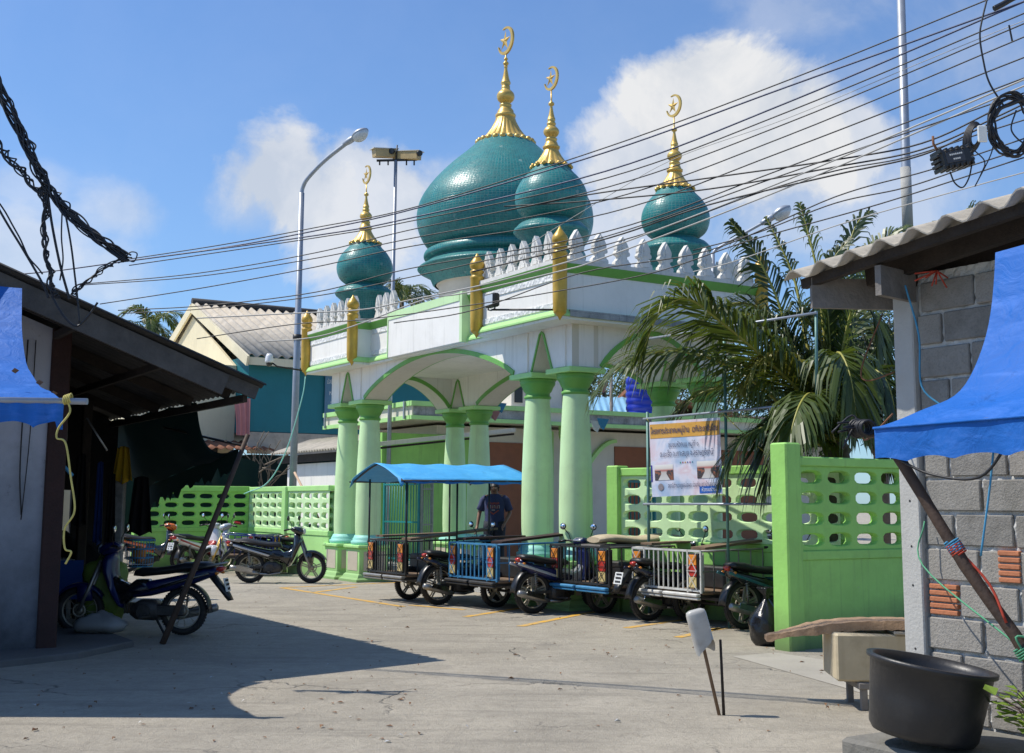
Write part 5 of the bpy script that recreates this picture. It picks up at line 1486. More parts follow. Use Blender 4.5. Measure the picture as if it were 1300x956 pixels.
# wire basket with blue mesh
p = atY(178, 712, 17.2)
bk_ = thing('wire_basket', 'blue mesh wire basket at the edge of the shade behind the blue motorbike', 'basket', (p.x, p.y, .70)); bk_.scale = (.5, .6, .8)
b = MB()
for z in (0, .15, .30, .45): b.tube([(-.28 - z * .1, -.2, z), (.28 + z * .1, -.2, z), (.28 + z * .1, .2, z), (-.28 - z * .1, .2, z), (-.28 - z * .1, -.2, z)], .012, 5)
for i in range(9):
    x = -.28 + .07 * i
    for y in (-.2, .2): b.tube([(x, y, 0), (x * 1.15, y, .45)], .008, 5)
b.build('wire_frame', M['rope_b'], bk_)
b = MB(); b.cbox(-.26, .26, -.18, .18, .01, .03, .005); b.build('basket_floor', M['dark_metal'], bk_)
b = MB(); b.ball((-.05, 0, .18), .17, 10, 0, (1.2, 1, .9)); o = b.build('bundle', mat('orange_bundle', (.5, .2, .03), .8, var=.3, scale=12)); o.scale = (.5, .6, .8); o.location = (p.x, p.y, .72); tag(o, 'orange brown bundle inside the blue wire basket', 'bundle')
# green-yellow tarpaulin bundle and plastic bag on the floor
def lump(label, name, cat, c, r, m, sc, seed, rough=.16):
    b = MB(); b.ball((0, 0, 0), r, 16, 0, sc); rn = random.Random(seed)
    ph = [rn.uniform(0, 6) for _ in range(6)]
    for v in b.v:
        k = 1 + rough * (math.sin(v.x * 14 / r * .3 + ph[0]) * math.sin(v.y * 15 / r * .3 + ph[1]) + .6 * math.sin(v.z * 22 / r * .3 + ph[2]) + .5 * math.sin((v.x + v.y) * 30 / r * .3 + ph[3]))
        v *= k
        v.z = max(v.z, -r * sc[2] * .8)
    zmin = min(v.z for v in b.v)
    for v in b.v: v.z -= zmin
    o = b.build(name, m); o.location = c; tag(o, label, cat); return o
p = atY(128, 800, 14.6); lump('crumpled cloudy plastic bag on the shop floor under the blue motorbike', 'plastic_bag', 'bag', (p.x, p.y, .07), .24, M['plastic_clear'], (1.2, .8, .55), 4)
p = atY(132, 760, 15.4); lump('lime green tarpaulin bundle behind the blue motorbike', 'tarpaulin_bundle', 'bundle', (p.x, p.y, .07), .42, mat('lime_tarp', (.16, .24, .04), .6, var=.3), (.8, .6, 1.1), 6)
p = atY(95, 690, 17.0); lump('heap of dark sacks on the shop floor below the small bright opening', 'sack_heap', 'sack', (p.x, p.y, .07), .5, M['cloth_black'], (1.3, .8, 1.1), 9)
# pale wall and steel box beyond the small opening
b = MB(); q = LB(.2, 7.2); b.box(0, 2.4, 0, .15, 0, 2.6); o = b.build('garden_wall', M['cream_wall']); o.location = q; o.rotation_euler = (0, 0, GROT); tag(o, 'cream wall glimpsed through the opening at the back of the left shop', 'wall')
b = MB(); b.cbox(0, .16, -.12, 0, 0, 2.4, .01); o = b.build('downpipe', M['galv']); o.location = LB(1.28, 7.15); o.rotation_euler = (0, 0, GROT); tag(o, 'grey downpipe on the cream wall behind the left shop', 'pipe')
# pale blue pipe lying at the foot of the wall
b = MB(); b.tube([atZ(-30, 833, .03), atZ(66, 830, .03)], .022, 8); o = b.build('water_pipe', M['rope_b']); tag(o, 'pale blue pipe lying at the foot of the stained white wall', 'pipe')
# a length of blue and white tube hanging from the post
b = MB(); b.tube([atY(75, 585, 13.3), atY(92, 604, 13.3)], .02, 8); o = b.build('hose_end', M['rope_b']); tag(o, 'short blue hose end hanging beside the yellow rope', 'hose')
b = MB(); b.tube([atY(110, 531, 13.8), atY(136, 572, 13.8)], .012, 6); o = b.build('thin_rod', M['metal']); tag(o, 'thin shiny rod slanting in the dark shop opening', 'rod')
b = MB(); b.tube(spline([atY(81, 455, 13.25), atY(83, 520, 13.2), atY(82, 560, 13.25)], 4), .028, 8); o = b.build('short_post', M['wood_grey']); tag(o, 'short grey stake tied to the end of the left awning bar', 'stake')
# hanging wires on the white wall
b = MB(); b.tube(spline([LB(-.28, -.05, 3.3), LB(-.29, -.06, 2.0), LB(-.25, -.06, 1.45)], 5), .008, 5); b.tube(spline([LB(-.20, -.05, 3.3), LB(-.21, -.07, 2.3), LB(-.25, -.06, 1.4)], 5), .006, 5); o = b.build('wall_wire', M['cable']); tag(o, 'thin wires hanging down the stained white wall', 'wire')

# dark net awning slung from the eave to the leaning pole
PT = atY(309, 566, 14.6); PBASE = atZ(206, 818)
A1 = LB(1.9, 1.0, 2.80); A2 = LB(1.9, 5.5, 2.80); B1 = PT + Vector((-.06, .02, -.03)); B2 = atY(186, 618, 18.2)
b = MB(); g = []
for i in range(17):
    s_ = i / 16; row = []
    for j in range(17):
        t = j / 16
        p = (A1.lerp(A2, t)).lerp(B1.lerp(B2, t), s_)
        p.z -= .34 * math.sin(math.pi * s_) ** .9 * (.7 + .3 * math.sin(t * 9)) * (1 - .3 * t)
        if t < .02: p += GU * .35 * math.sin(math.pi * s_)
        p.z += .015 * math.sin(t * 31 + s_ * 6)
        row.append(p)
    g.append(row)
b.grid(g)
# ragged hem
hem = []; rn = random.Random(5)
for j in range(33):
    t = j / 32; p = B1.lerp(B2, t); hem.append((p, p + Vector((0, 0, -.10 - .16 * t - rn.uniform(0, .16)))))
b.grid([[h[0] for h in hem], [h[1] for h in hem]])
o = b.build('net_awning', M['net']); tag(o, 'sagging dark green net awning with a ragged hem below the left roof', 'awning')
b = MB(); b.tube([PBASE, PBASE.lerp(PT, .5) + Vector((.02, 0, .01)), PT + (PT - PBASE) * .06], [.036, .033, .027], 10); o = b.build('leaning_pole', M['bamboo']); tag(o, 'dark pole leaning out from the left shop and propping the net awning', 'pole')
b = MB(); b.tube([LB(1.85, 2.2, 2.55), PT], .016, 6); o = b.build('awning_stay', M['dark_metal']); tag(o, 'thin straight rod from the left roof eave to the leaning pole', 'rod')

# blue awning at the far left; its unseen left stretch is added to shade the lane
YA = 9.6
bl = [atY(-420, 502, YA), atY(82, 508, YA)]; tl_ = [atY(-420, 300, YA + 1.9), atY(28, 366, YA + 1.9)]
aw = thing('shop_awning', 'blue tarpaulin awning with scalloped edge at the far left', 'awning', (bl[1].x, bl[1].y, bl[1].z))
O_ = Vector(bl[1]); b = MB(); g = []
for i in range(19):
    s_ = i / 18; row = []
    for j in range(31):
        t = j / 30
        p = tl_[0].lerp(tl_[1], t).lerp(bl[0].lerp(bl[1], t), s_)
        p.z -= .30 * math.sin(math.pi * min(1, s_ ** .85)) * (1 - .15 * t) + .012 * math.sin(t * 22 + s_ * 7) * (1 - s_)
        p.x -= .10 * math.sin(math.pi * s_) * t ** 4
        p.z += .01 * math.sin(s_ * 24)
        row.append(p - O_)
    g.append(row)
b.grid(g); b.build('awning_sheet', M['tarp_blue'], aw)
b = MB(); g = [[], [], []]
for j in range(181):
    t = j / 180; p = bl[0].lerp(bl[1], t) - O_
    px = -420 + 502 * t
    d = .15 + .055 * (1 - abs(math.sin(math.pi * (px + 10) / 56)) ** .7) + (.06 if t > .988 else 0)
    g[0].append(p + Vector((0, -.01, 0))); g[1].append(p + Vector((0, -.02 + .012 * math.sin(j * .7), -d * .55))); g[2].append(p + Vector((0, -.015 + .02 * math.sin(j * .7), -d - .02)))
b.grid(g); b.build('awning_valance', M['tarp_blue'], aw)
b = MB(); b.tube([bl[0] - O_, bl[1] - O_ + Vector((.18, 0, -.01))], .026, 10); b.build('awning_bar', M['galv'], aw)
b = MB()
k0 = bl[1] + Vector((.03, -.02, 0))
for i in range(4): b.torus(tuple(k0 + Vector((.015 * i - .02, 0, .005 * i))), .034, .007, 14, 5, 0, 'x')
b.tube(spline([k0, k0 + Vector((.03, -.02, -.10)), k0 + Vector((-.05, -.02, -.22)), k0 + Vector((-.06, -.02, -.30)), k0 + Vector((.01, -.02, -.34)), k0 + Vector((.06, -.01, -.6)), k0 + Vector((.10, 0, -.86)), k0 + Vector((.03, 0, -1.0)), k0 + Vector((.04, 0, -1.15)), k0 + Vector((.09, 0, -1.18)), k0 + Vector((.05, 0, -1.27))], 7), .008, 6)
o = b.build('yellow_rope', M['rope_y']); tag(o, 'pale yellow rope knotted round the awning bar and dangling in the shade', 'rope')
for px, py in ((19, 471), (68, 500), (50, 486)):
    p = atY(px, py, YA + .25); 
    b = MB(); b.add([p + Vector((-.03, 0, 0)), p + Vector((0, -.01, .025)), p + Vector((.035, 0, .005)), p + Vector((0, .01, -.02))], [(0, 1, 2), (0, 2, 3)]); 
    o = b.build('dead_leaf', M['litter']); tag(o, 'dry brown leaf caught on the left blue awning', 'leaf', 'dry leaves on the blue awning')

# ------------------------------------------------------------------ block building on the right
PC = Vector((2.39, 7.52, 0))
rs = thing('block_building', 'unfinished grey block building with corrugated eave at the right', 'building', PC, GROT)
# local: x = into the building (v), y = away (u, positive) / towards the camera (negative)
rn = random.Random(11)
b = MB(); bw, bh, mt = .40, .20, .022
row = 0; z = -.05
bricks = MB()
while z < 2.95:
    off = (row % 2) * .2 + rn.uniform(-.03, .03); y = -.17 - off
    if row % 2: 
        bb_ = MB
    first_ = True
    while y > -5.0:
        y1_ = y; y0_ = y - bw + mt
        jx = rn.uniform(-.006, .006); jz = rn.uniform(-.003, .003)
        b.cbox(jx, .07, y0_, y1_, z + jz + mt / 2, z + bh + jz - mt / 2, .006)
        y -= bw
    # part block next to the post
    if off > .06:
        if row == 5:
            for q in range(5): bricks = MB(); bricks.cbox(-.004, .06, -.17 - off + .02, -.165 - .01, z + .01 + q * .037, z + .01 + q * .037 + .027, .004); bricks.build('clay_brick', M['clay'], rs)
        else:
            b.cbox(rn.uniform(-.005, .004), .07, -.17 - off + mt, -.165, z + mt / 2, z + bh - mt / 2, .006)
    z += bh; row += 1
b.build('block_wall', M['block'], rs, weld=False)
b2_ = MB(); b2_.ext([(-.02, 2.90), (-5, 2.90), (-5, 3.72), (-.02, 3.20)], lambda a, z, d: (d, a, z), .085, .11); b2_.build('eave_infill', M['wood_dark'], rs)  # dark board added to stand in for the dark under the roof
# stray bricks let into the wall further along
for q in range(5): bricks = MB(); bricks.cbox(-.010, .06, -.80, -.66, 1.17 + q * .037, 1.17 + q * .037 + .027, .004); bricks.build('clay_brick', M['clay'], rs)
b = MB()
g = []
ny, nz = 150, 96
for i in range(nz + 1):
    g.append([(.024 + .004 * math.sin(j * 1.7 + i * .6) + rn.uniform(-.010, .008), -.16 - 4.8 * j / ny, -.05 + 3.05 * i / nz) for j in range(ny + 1)])
b.grid(g, 0, False); b.box(.06, .075, -5, -.16, -.05, 2.85); b.build('mortar_bed', M['mortar'], rs)
b = MB(); b.cbox(-.035, .12, -.155, -.005, -.05, 2.93, .008); b.build('corner_post', M['post_concrete'], rs)
for zz_ in (.75, 1.12, 1.35, 1.62): b = MB(); b.tube([(-.034, -.085, zz_), (-.037, -.085, zz_)], .007, 8); b.build('bolt_hole', M['dark_metal'], rs)
b = MB(); b.cbox(-.92, -.045, -5.2, -.30, -.1, .36, .02); b.build('footing_ledge', mat('grubby_footing', (.20, .19, .165), .9, var=.25, scale=3, bump=.6, bscale=24, grime=.6, grime_rgb=(.08, .08, .06)), rs)
b = MB(); b.box(.12, 3.5, -.12, -.02, -.05, 3.2); b.build('rear_wall', M['concrete'], rs)
b = MB(); b.box(.08, 3.5, -5, -4.9, 0, 3.2); b.build('side_wall', M['concrete'], rs)
# roof: eave towards the lane, rising to the right
ez, sl = 3.115, .30
b = MB(); corrugated(b, (-.50, -5.2, ez - .10), (0, 1, 0), (1, 0, sl), 5.65, 3.0, .235, .034, .01)
for v in b.v: v.z += .105 * (.45 - v.y)
b.build('roof', M['duct'], rs)
b = MB(); b.bar((-.38, .40, ez - .13), (-.38, -5, ez + .42), .05, .06); b.build('eave_batten', M['wood_dark'], rs)
b = MB(); b.bar((-.40, .32, ez - .20), (.2, .04, ez - .20), .035, .19); b.build('gable_board', M['wood_grey'], rs)
b = MB(); b.bar((-.12, .10, ez - .08), (-.12, -5, ez + .46), .06, .17); b.build('wall_plate', M['wood_dark'], rs)
b = MB(); b.bar((-.40, -.22, ez - .20), (-.02, -.16, ez - .20), .04, .18); b.build('bracket_board', M['wood_grey'], rs)
# strings hanging from the eave
def strand(label, pts, m, r=.006, name='string'):
    b = MB(); b.tube(spline(pts, 6), r, 6); o = b.build(name, m); tag(o, label, 'string'); return o
strand('pale blue string hanging from the right eave down the block wall', [PC + GU * -.25 + GV * -.2 + Vector((0, 0, 2.9)), PC + GU * -.27 + GV * -.12 + Vector((0, 0, 2.6)), PC + GU * -.26 + GV * -.1 + Vector((0, 0, 2.30)), PC + GU * -.38 + GV * -.05 + Vector((0, 0, 2.16))], M['rope_b'])
strand('bent rusty wire sticking out beside the concrete post', [PC + GU * .05 + GV * -.06 + Vector((0, 0, 2.78)), PC + GU * .16 + GV * -.14 + Vector((0, 0, 2.45)), PC + GU * .12 + GV * -.14 + Vector((0, 0, 2.36)), PC + GU * -.06 + GV * -.1 + Vector((0, 0, 2.40))], M['rust'], .005, 'wire')
strand('thin wire looping from the concrete post to the awning corner', [PC + GV * -.05 + GU * .01 + Vector((0, 0, 2.15)), PC + GV * -.4 + GU * -.1 + Vector((0, 0, 1.98)), PC + GV * -.9 + GU * -.5 + Vector((0, 0, 1.98))], M['rust'], .006, 'wire')
p = PC + GU * -.42 + GV * -.12
b = MB(); rn = random.Random(2)
for i in range(9): b.tube([p + Vector((0, 0, 2.97)), p + Vector((rn.uniform(-.14, .08), rn.uniform(-.05, .05), 2.93 + rn.uniform(-.06, .06)))], .005, 5)
o = b.build('rope_tuft', M['rope_r']); tag(o, 'frayed orange rope tuft tied under the right eave', 'rope')

# blue awning on the right, slung from the wall to a bar
C0, C1 = Vector((1.84, 6.17, 1.985)), Vector((1.84 + .529 * 2.6, 6.17 - .849 * 2.6, 2.02))
T0, T1 = PC + GU * -1.064 + GV * -.45 + Vector((0, 0, 2.93)), PC + GU * -3.5 + GV * -.45 + Vector((0, 0, 3.10))
aw2 = thing('shop_awning', 'large blue tarpaulin awning sagging from the block wall at the right', 'awning', C0)
b = MB(); g = []
for i in range(25):
    s_ = i / 24; row = []
    for j in range(21):
        t = j / 20
        p = T0.lerp(T1, t).lerp(C0.lerp(C1, t), s_)
        p.z -= .26 * math.sin(math.pi * s_ ** .8) * (1 - .2 * t)
        p += GU * (-.16 * math.sin(math.pi * s_) * (1 - t) ** 2)
        p.z += (.008 * math.sin(s_ * 9 + t * 40) + .016 * math.sin(t * 17 + s_ * 3) * (1 - .5 * s_) + .010 * math.sin(t * 9 - s_ * 14)) * math.sin(math.pi * s_) + .006 * math.sin(t * 60) * s_
        row.append(p - C0)
    g.append(row)
b.grid(g); b.build('awning_sheet', M['tarp_blue'], aw2)
b = MB(); g = [[], [], [], []]
for j in range(81):
    t = j / 80; p = C0.lerp(C1, t) - C0
    d = .155 + .03 * (1 - abs(math.sin(math.pi * (t * 9 + .35))) ** .6)
    wv = .012 * math.sin(j * .55)
    for q, f in enumerate((0, .3, .65, 1)): g[q].append(p - GV * (.012 + wv * f) + Vector((0, 0, -d * f)))
b.grid(g); b.build('awning_valance', M['tarp_blue'], aw2)
b = MB()
b.tube([Vector((0, 0, -.006)) - GV * .02, C1 - C0 + Vector((0, 0, -.006)) - GV * .02], .007, 5); b.build('awning_seam', M['tarp_blue'], aw2)
b = MB(); b.tube([Vector((0, 0, -.03)) + GU * .10 + GV * .05, C1 - C0 + GV * .05 + Vector((0, 0, -.03))], .022, 8); b.build('awning_bar', M['bamboo'], aw2)
b = MB(); kq = C0 + GU * .10; rn = random.Random(4)
for i in range(7): b.torus(tuple(kq + GU * (.012 * i - .05)), .034 + rn.uniform(0, .012), .008, 12, 5, 0, 'y')
for i in range(6): b.tube(spline([kq, kq + Vector((rn.uniform(-.12, 0), rn.uniform(-.05, .05), rn.uniform(-.02, .08))), kq + Vector((rn.uniform(-.16, -.02), 0, rn.uniform(-.12, .04)))], 4), .006, 5, 0)
o = b.build('rope_lashing', M['cable']); tag(o, 'dark rope lashing wound round the right awning bar end', 'rope')
# leaning bamboo strut with its cords
S0 = C0 + Vector((.02, .0, -.02)); S1 = Vector((2.86, 5.55, 0)); S1 = S0.lerp(S1, .83)
b = MB(); pts = [S0.lerp(S1, t / 10) + Vector((.01 * math.sin(t * 1.3), 0, .006 * math.cos(t * 2))) for t in range(11)]
b.tube(pts, [.026 + .002 * (i % 3 == 1) + .0008 * i for i in range(11)], 12); o = b.build('bamboo_strut', M['bamboo']); tag(o, 'dark bamboo strut slanting from the right awning corner to the ground', 'pole')
for f, m, lab in ((.34, 'rope_r', 'red cord'), (.33, 'rope_b', 'blue cord'), (.63, 'rope_g', 'green cord')):
    c = S0.lerp(S1, f); d = (S1 - S0).normalized()
    b = MB(); a_ = d.orthogonal().normalized(); c2 = d.cross(a_)
    hel = [c + d * (.012 * k / 8) + (a_ * math.cos(k * .8) + c2 * math.sin(k * .8)) * .035 for k in range(40)]
    b.tube(hel, .005, 5)
    if m == 'rope_r': b.tube(spline([c, c + d * .25 + Vector((.02, -.03, .03)), c + d * .42 + Vector((0, -.03, .0))], 5), .007, 5)
    if m == 'rope_g': b.tube(spline([c, c + Vector((.03, -.03, -.06)), c + Vector((-.03, -.03, .05)), c + Vector((.05, -.03, .03)), c + Vector((.02, -.03, -.05))], 5), .006, 5); b.tube(spline([PC + GU * -.2 + GV * -.05 + Vector((0, 0, 1.5)), PC + GU * -.3 + GV * -.2 + Vector((0, 0, 1.25)), c], 6), .005, 5)
    o = b.build('cord', M[m]); tag(o, lab + ' wound round the slanting bamboo strut', 'cord')
# loose ends hanging under the right awning
strand('black cords hanging under the right awning edge', [C0 + Vector((.05, -.1, -.15)), C0 + Vector((.18, -.25, -.24)), C0 + Vector((.32, -.5, -.26)), C0 + Vector((.42, -.62, -.1))], M['cable'], .007, 'cord')
strand('blue and orange string dropping from the awning to the bamboo strut', [C0 + Vector((.38, -.55, -.08)), C0 + Vector((.36, -.52, -.3)), C0 + Vector((.33, -.45, -.62))], M['rope_b'], .005)

# rubber tub, crate, board, sticks
tb = thing('rubber_tub', 'black rubber tub tipped against the block wall at the lower right', 'tub', (2.14, 6.55, .36))
b = MB()
R1, R0, Hh = .31, .275, .38
prof = [(.001, .02), (R0 - .02, .0), (R0, .03), (R0 + (R1 - R0) * .5, Hh * .5), (R1, Hh - .03), (R1 + .02, Hh - .02), (R1 + .022, Hh), (R1 - .008, Hh), (R1 - .025, Hh - .04), (R0 - .02, .05), (.001, .04)]
b.lathe(prof, n=40); tubo = b.build('tub_shell', M['tub'], tb); tubo.rotation_euler = (R(2), R(9), R(0)); tubo.location = (0, 0, .048)
b = MB(); b.bar((.0, -.2, .66), (.22, .02, .64), .16, .02); bo = b.build('scrap_board', M['crate']); bo.location = (2.08, 6.62, .04); tag(bo, 'pale scrap board lying inside the black tub', 'board')
cr = thing('wooden_crate', 'grubby cream crate on a low stool below the torn plank', 'crate', (3.08, 10.1, .22), R(-4))
b = MB(); b.cbox(-.5, .5, -.3, .3, 0, .365, .015); b.build('crate_body', M['crate'], cr)
b = MB(); b.cbox(-.05, .52, -.33, .33, .367, .39, .004); b.build('crate_lid', M['slab'], cr)
b = MB(); b.cbox(-.33, .22, -.24, .24, .16, .215, .01)
for x in (-.28, .17):
    for y in (-.2, .2): b.cbox(x - .025, x + .025, y - .025, y + .025, 0, .16, .004)
o = b.build('low_stool', M['wood_grey']); o.location = (3.05, 10.05, .0); tag(o, 'low grey wooden stool carrying the cream crate', 'stool')
b = MB(); g = []; rn = random.Random(8)
pa, pb_ = atY(972, 809, 10.4), atY(1155, 791, 9.9)
for k, (dz, wd) in enumerate(((.028, .14), (-.028, .14))):
    pass
rings = []
for i in range(31):
    t = i / 30; p = pa.lerp(pb_, t); bow = .045 * math.sin(math.pi * t); n_ = rn.uniform(-.006, .006) if i % 2 else 0
    w_ = .05 + .13 * min(1, t * 3)
    th_ = .018 + (.012 if t > .3 else .01 * t) + n_
    rings.append([p + Vector((0, -w_, bow - th_ * 1.2 + rn.uniform(-.012, .0))), p + Vector((0, w_, bow - th_)), p + Vector((0, w_, bow + th_)), p + Vector((0, -w_, bow + th_))])
b.rings(rings, 0, False, True); o = b.build('torn_plank', mat('torn_board', (.34, .22, .13), .85, var=.3, scale=8, bump=.6, bscale=26, grime=.4, grime_rgb=(.16, .09, .05))); tag(o, 'long torn brown plank laid across the cream crate', 'plank')
# plastic can on a stick, second stick
YS = 9.6
p0, p1 = atY(882, 775, YS), atY(906, 872, YS); base = p0 + (p1 - p0) * (p0.z / (p0.z - p1.z)); base.z = 0
cn = thing('can_on_stick', 'cut white plastic can stuck upside down on a stick by the lane', 'marker', base)
b = MB(); b.tube([Vector((0, 0, -.05)), p0 + (p1 - p0) * .25 - base, p0 + (p1 - p0) * .08 - base], .013, 8); b.build('stick', M['wood'], cn)
q0, q1 = atY(882, 774, YS) - base, atY(895, 822, YS) - base; d = (q1 - q0).normalized()
a_ = d.cross(Vector((0, 1, 0))).normalized(); c_ = a_.cross(d)
b = MB(); rings = []
L_ = (q1 - q0).length
for t, k in ((0, .6), (.04, .92), (.12, 1), (.5, 1.02), (.85, 1.0), (1.0, 1.04)):
    rings.append([q0 + d * L_ * t + a_ * (.078 * k * (abs(math.cos(x)) ** .5) * (1 if math.cos(x) > 0 else -1)) + c_ * (.05 * k * (abs(math.sin(x)) ** .6) * (1 if math.sin(x) > 0 else -1)) + d * (.05 * math.sin(x * 2) if t == 1.0 else 0) for x in [2 * math.pi * j / 20 for j in range(20)]])
b.rings(rings, 0, True); b.add(rings[0], [tuple(range(20))], 0, True); b.build('plastic_can', mat('milky_plastic', (.46, .45, .42), .35, var=.12, scale=9, grime=.5, grime_rgb=(.25, .17, .1)), cn)
p1 = atY(917, 866, YS); p0 = atY(914.5, 812, YS)
b = MB(); z0 = p0 + (p1 - p0) * (p0.z / (p0.z - p1.z)); b.tube([z0, p0], [.012, .010], 8); o = b.build('short_stick', M['wood_dark']); tag(o, 'short dark stick pushed into the ground right of the white can', 'stick')
# weeds at the foot of the wall
wd = thing('weed_plant', 'bright green weeds growing at the foot of the block wall', 'plant', (2.62, 6.15, .36))
b = MB(); rn = random.Random(21); b2 = MB()
for i in range(34):
    a = rn.uniform(0, 6.28); h = rn.uniform(.14, .46); l = rn.uniform(.06, .26)
    tip = Vector((math.cos(a) * l, math.sin(a) * l, h)); b2.tube([(0, 0, 0), tip * .55 + Vector((0, 0, .08)), tip], [.006, .004, .003], 5)
    for k in range(4):
        t = tip * (.6 + .13 * k); aa = a + rn.uniform(-1.6, 1.6); L_ = rn.uniform(.05, .11); dr = Vector((math.cos(aa), math.sin(aa), rn.uniform(-.2, .5))).normalized(); sd = dr.cross(Vector((0, 0, 1))).normalized() * L_ * .42
        b.add([t, t + dr * L_ * .45 + sd + Vector((0, 0, .01)), t + dr * L_, t + dr * L_ * .45 - sd + Vector((0, 0, .01))], [(0, 1, 2), (0, 2, 3)])
b.build('leaves', M['weed'], wd, weld=False); b2.build('stems', mat('weed_stem', (.16, .10, .09), .7, var=.3), wd)

# bin bag by the tall pillar
p = atZ(968, 822)
bg_ = thing('bin_bag', 'knotted black bin bag slumped against the tall green pillar', 'bag', (p.x + .10, p.y + .22, 0))
b = MB(); b.ball((0, 0, 0), .24, 22, 0, (.85, .8, 1.1)); rn = random.Random(3)
for v in b.v:
    a = math.atan2(v.y, v.x); k = 1 + .07 * math.sin(a * 9 + v.z * 14) * (.4 + max(0, v.z) * 3) + .05 * math.sin(v.z * 30 + a * 4); v.x *= k; v.y *= k; v.z = max(v.z, -.2)
    if v.z > .15: q = (v.z - .15) / .12; v.x *= 1 - .75 * q; v.y *= 1 - .75 * q; v.z += .09 * q
for v in b.v: v.z += .2
b.build('bag_body', M['bag'], bg_)
b = MB(); b.lathe([(.028, .52), (.035, .54), (.03, .56), (.10, .64), (.09, .65), (.02, .58)], n=18, flute=lambda i, k, n: 1 + .3 * math.sin(k * 2.1)); b.build('bag_knot', M['bag'], bg_)
# pale stick leaning on the left columns
b = MB(); b.tube([atY(421, 690, 26.6), atY(374, 600, 28.5)], .028, 8); o = b.build('bamboo_stick', M['pale_stick']); tag(o, 'pale pink bamboo stick leaning on the pale wall beside the left columns', 'stick')
# dry branches behind the end wall
b = MB(); rn = random.Random(9)
for i in range(16):
    p = atY(rn.uniform(322, 350), 622, 33); q = p + Vector((rn.uniform(-.5, 1.2), 0, rn.uniform(.4, 1.7))); b.tube(spline([p, p.lerp(q, .5) + Vector((rn.uniform(-.2, .2), 0, .1)), q], 4), .012, 5)
for q in ((320, 606, 350, 585), (333, 594, 357, 599), (336, 590, 366, 577)): b.tube([atY(q[0], q[1], 32.8), atY(q[2], q[3], 32.8)], .02, 5)
o = b.build('dry_branches', M['drywood']); tag(o, 'bare dry branches poking up behind the end wall', 'branches')
def PW(px, py, w):
    """point under a pixel on the plane w = const of the street grid"""
    r = Vector(ray(px, py)); O = Vector((GA[0], GA[1], 0)) + GV * w
    t = (O.x * GV.x + O.y * GV.y) / (r.x * GV.x + r.y * GV.y)
    return r * t + Vector((0, 0, EYE))

# ------------------------------------------------------------------ banner in its pipe frame
BW = .72
fr_base = PW(822, 640, BW); fr_base.z = 0
bf = thing('banner_frame', 'thin pipe frame holding the printed banner in front of the green wall', 'frame', fr_base)
def rl(p): return p - fr_base
b = MB()
pL0, pL1 = PW(823, 760, BW), PW(822, 523, BW); pL0 = Vector((pL1.x, pL1.y, 0))
b.tube([rl(pL0), rl(pL1)], .022, 8)
q = PW(919, 412, BW); b.tube([rl(Vector((q.x, q.y, 0))), rl(q)], .02, 8)
q = PW(1036, 395, BW - .0); q2 = PW(1037, 512, BW)
b.tube([rl(q2 + Vector((0, 0, -.0))), rl(q)], .02, 8); b.build('upright_pipe', mat('green_grey_pipe', (.10, .22, .20), .5, metal=.2, var=.2, scale=8, grime=.3), bf)
for (x0, y0, x1, y1) in ((817, 532, 1000, 515), (817, 640, 984, 640), (824, 430, 1037, 397)): b = MB(); b.tube([rl(PW(x0, y0, BW - .025)), rl(PW(x1, y1, BW - .025))], .017, 8); b.build('cross_pipe', M['galv'], bf)
TLp, TRp, BRp, BLp = PW(824, 536, BW - .06), PW(914.5, 530, BW - .06), PW(917, 627, BW - .06), PW(828, 631, BW - .06)
bw_, bh_ = (TRp - TLp).length, TLp.z - BLp.z
ban = thing('printed_banner', 'white printed vinyl banner with an orange heading tied in the pipe frame', 'banner', BLp)
xd = (BRp - BLp); xd.z = 0; xd.normalize(); ndir = Vector((xd.y, -xd.x, 0))     # towards the lane
def bp_(a, c, off=0.0):
    """a, c in 0..1 over the banner; off towards the viewer"""
    p = BLp.lerp(BRp, a).lerp(TLp.lerp(TRp, a), c)
    wv = .012 * math.sin(a * 30 + c * 4) * max(0, a - .45) + .014 * math.sin(math.pi * a) * math.sin(math.pi * c)
    return p - BLp + ndir * (off + wv)
def bsheet(name, a0, a1, c0, c1, off, m, par, n=36):
    b = MB(); b.grid([[bp_(a0 + (a1 - a0) * j / n, c0 + (c1 - c0) * i / n, off) for j in range(n + 1)] for i in range(n + 1)], uv=True)
    return b.build(name, m, par)
def m_vinyl(name, base, warp):
    m, N, bs = newmat(name)
    tc = N.n('ShaderNodeTexCoord'); uv = tc.outputs['UV']
    n1 = N.noise(uv, 2.2, 4, .55, .5)
    if warp: col = N.ramp(n1, [(.36, (.30, .42, .60)), (.50, (.62, .62, .72)), (.58, (.62, .50, .56)), (.68, (.68, .68, .74))])
    else: col = N.mix(n1, tuple(c * .85 for c in base), base)
    N.t.links.new(col, bs.inputs['Base Color']); bs.inputs['Roughness'].default_value = .45
    mp = N.n('ShaderNodeMapping', ins={'Vector': uv, 'Scale': (14, 1.5, 1)})
    bp = N.n('ShaderNodeBump', ins={'Strength': .35, 'Distance': .03, 'Height': N.noise(mp.outputs[0], 1.0, 3, .5, .6)})
    N.t.links.new(bp.outputs[0], bs.inputs['Normal'])
    return m
sheet = bsheet('banner_sheet', 0, 1, 0, 1, 0, m_vinyl('banner_vinyl', (.7, .7, .75), True), ban)
bsheet('heading_band', .01, .99, .775, .965, .004, m_vinyl('banner_orange', (.62, .33, .05), False), ban)
bsheet('footer_label', .70, .985, .02, .11, .004, m_vinyl('banner_blue', (.02, .12, .50), False), ban)
bsheet('edge_stripe', 0, .022, .20, .42, .004, m_vinyl('banner_navy', (.05, .04, .30), False), ban)
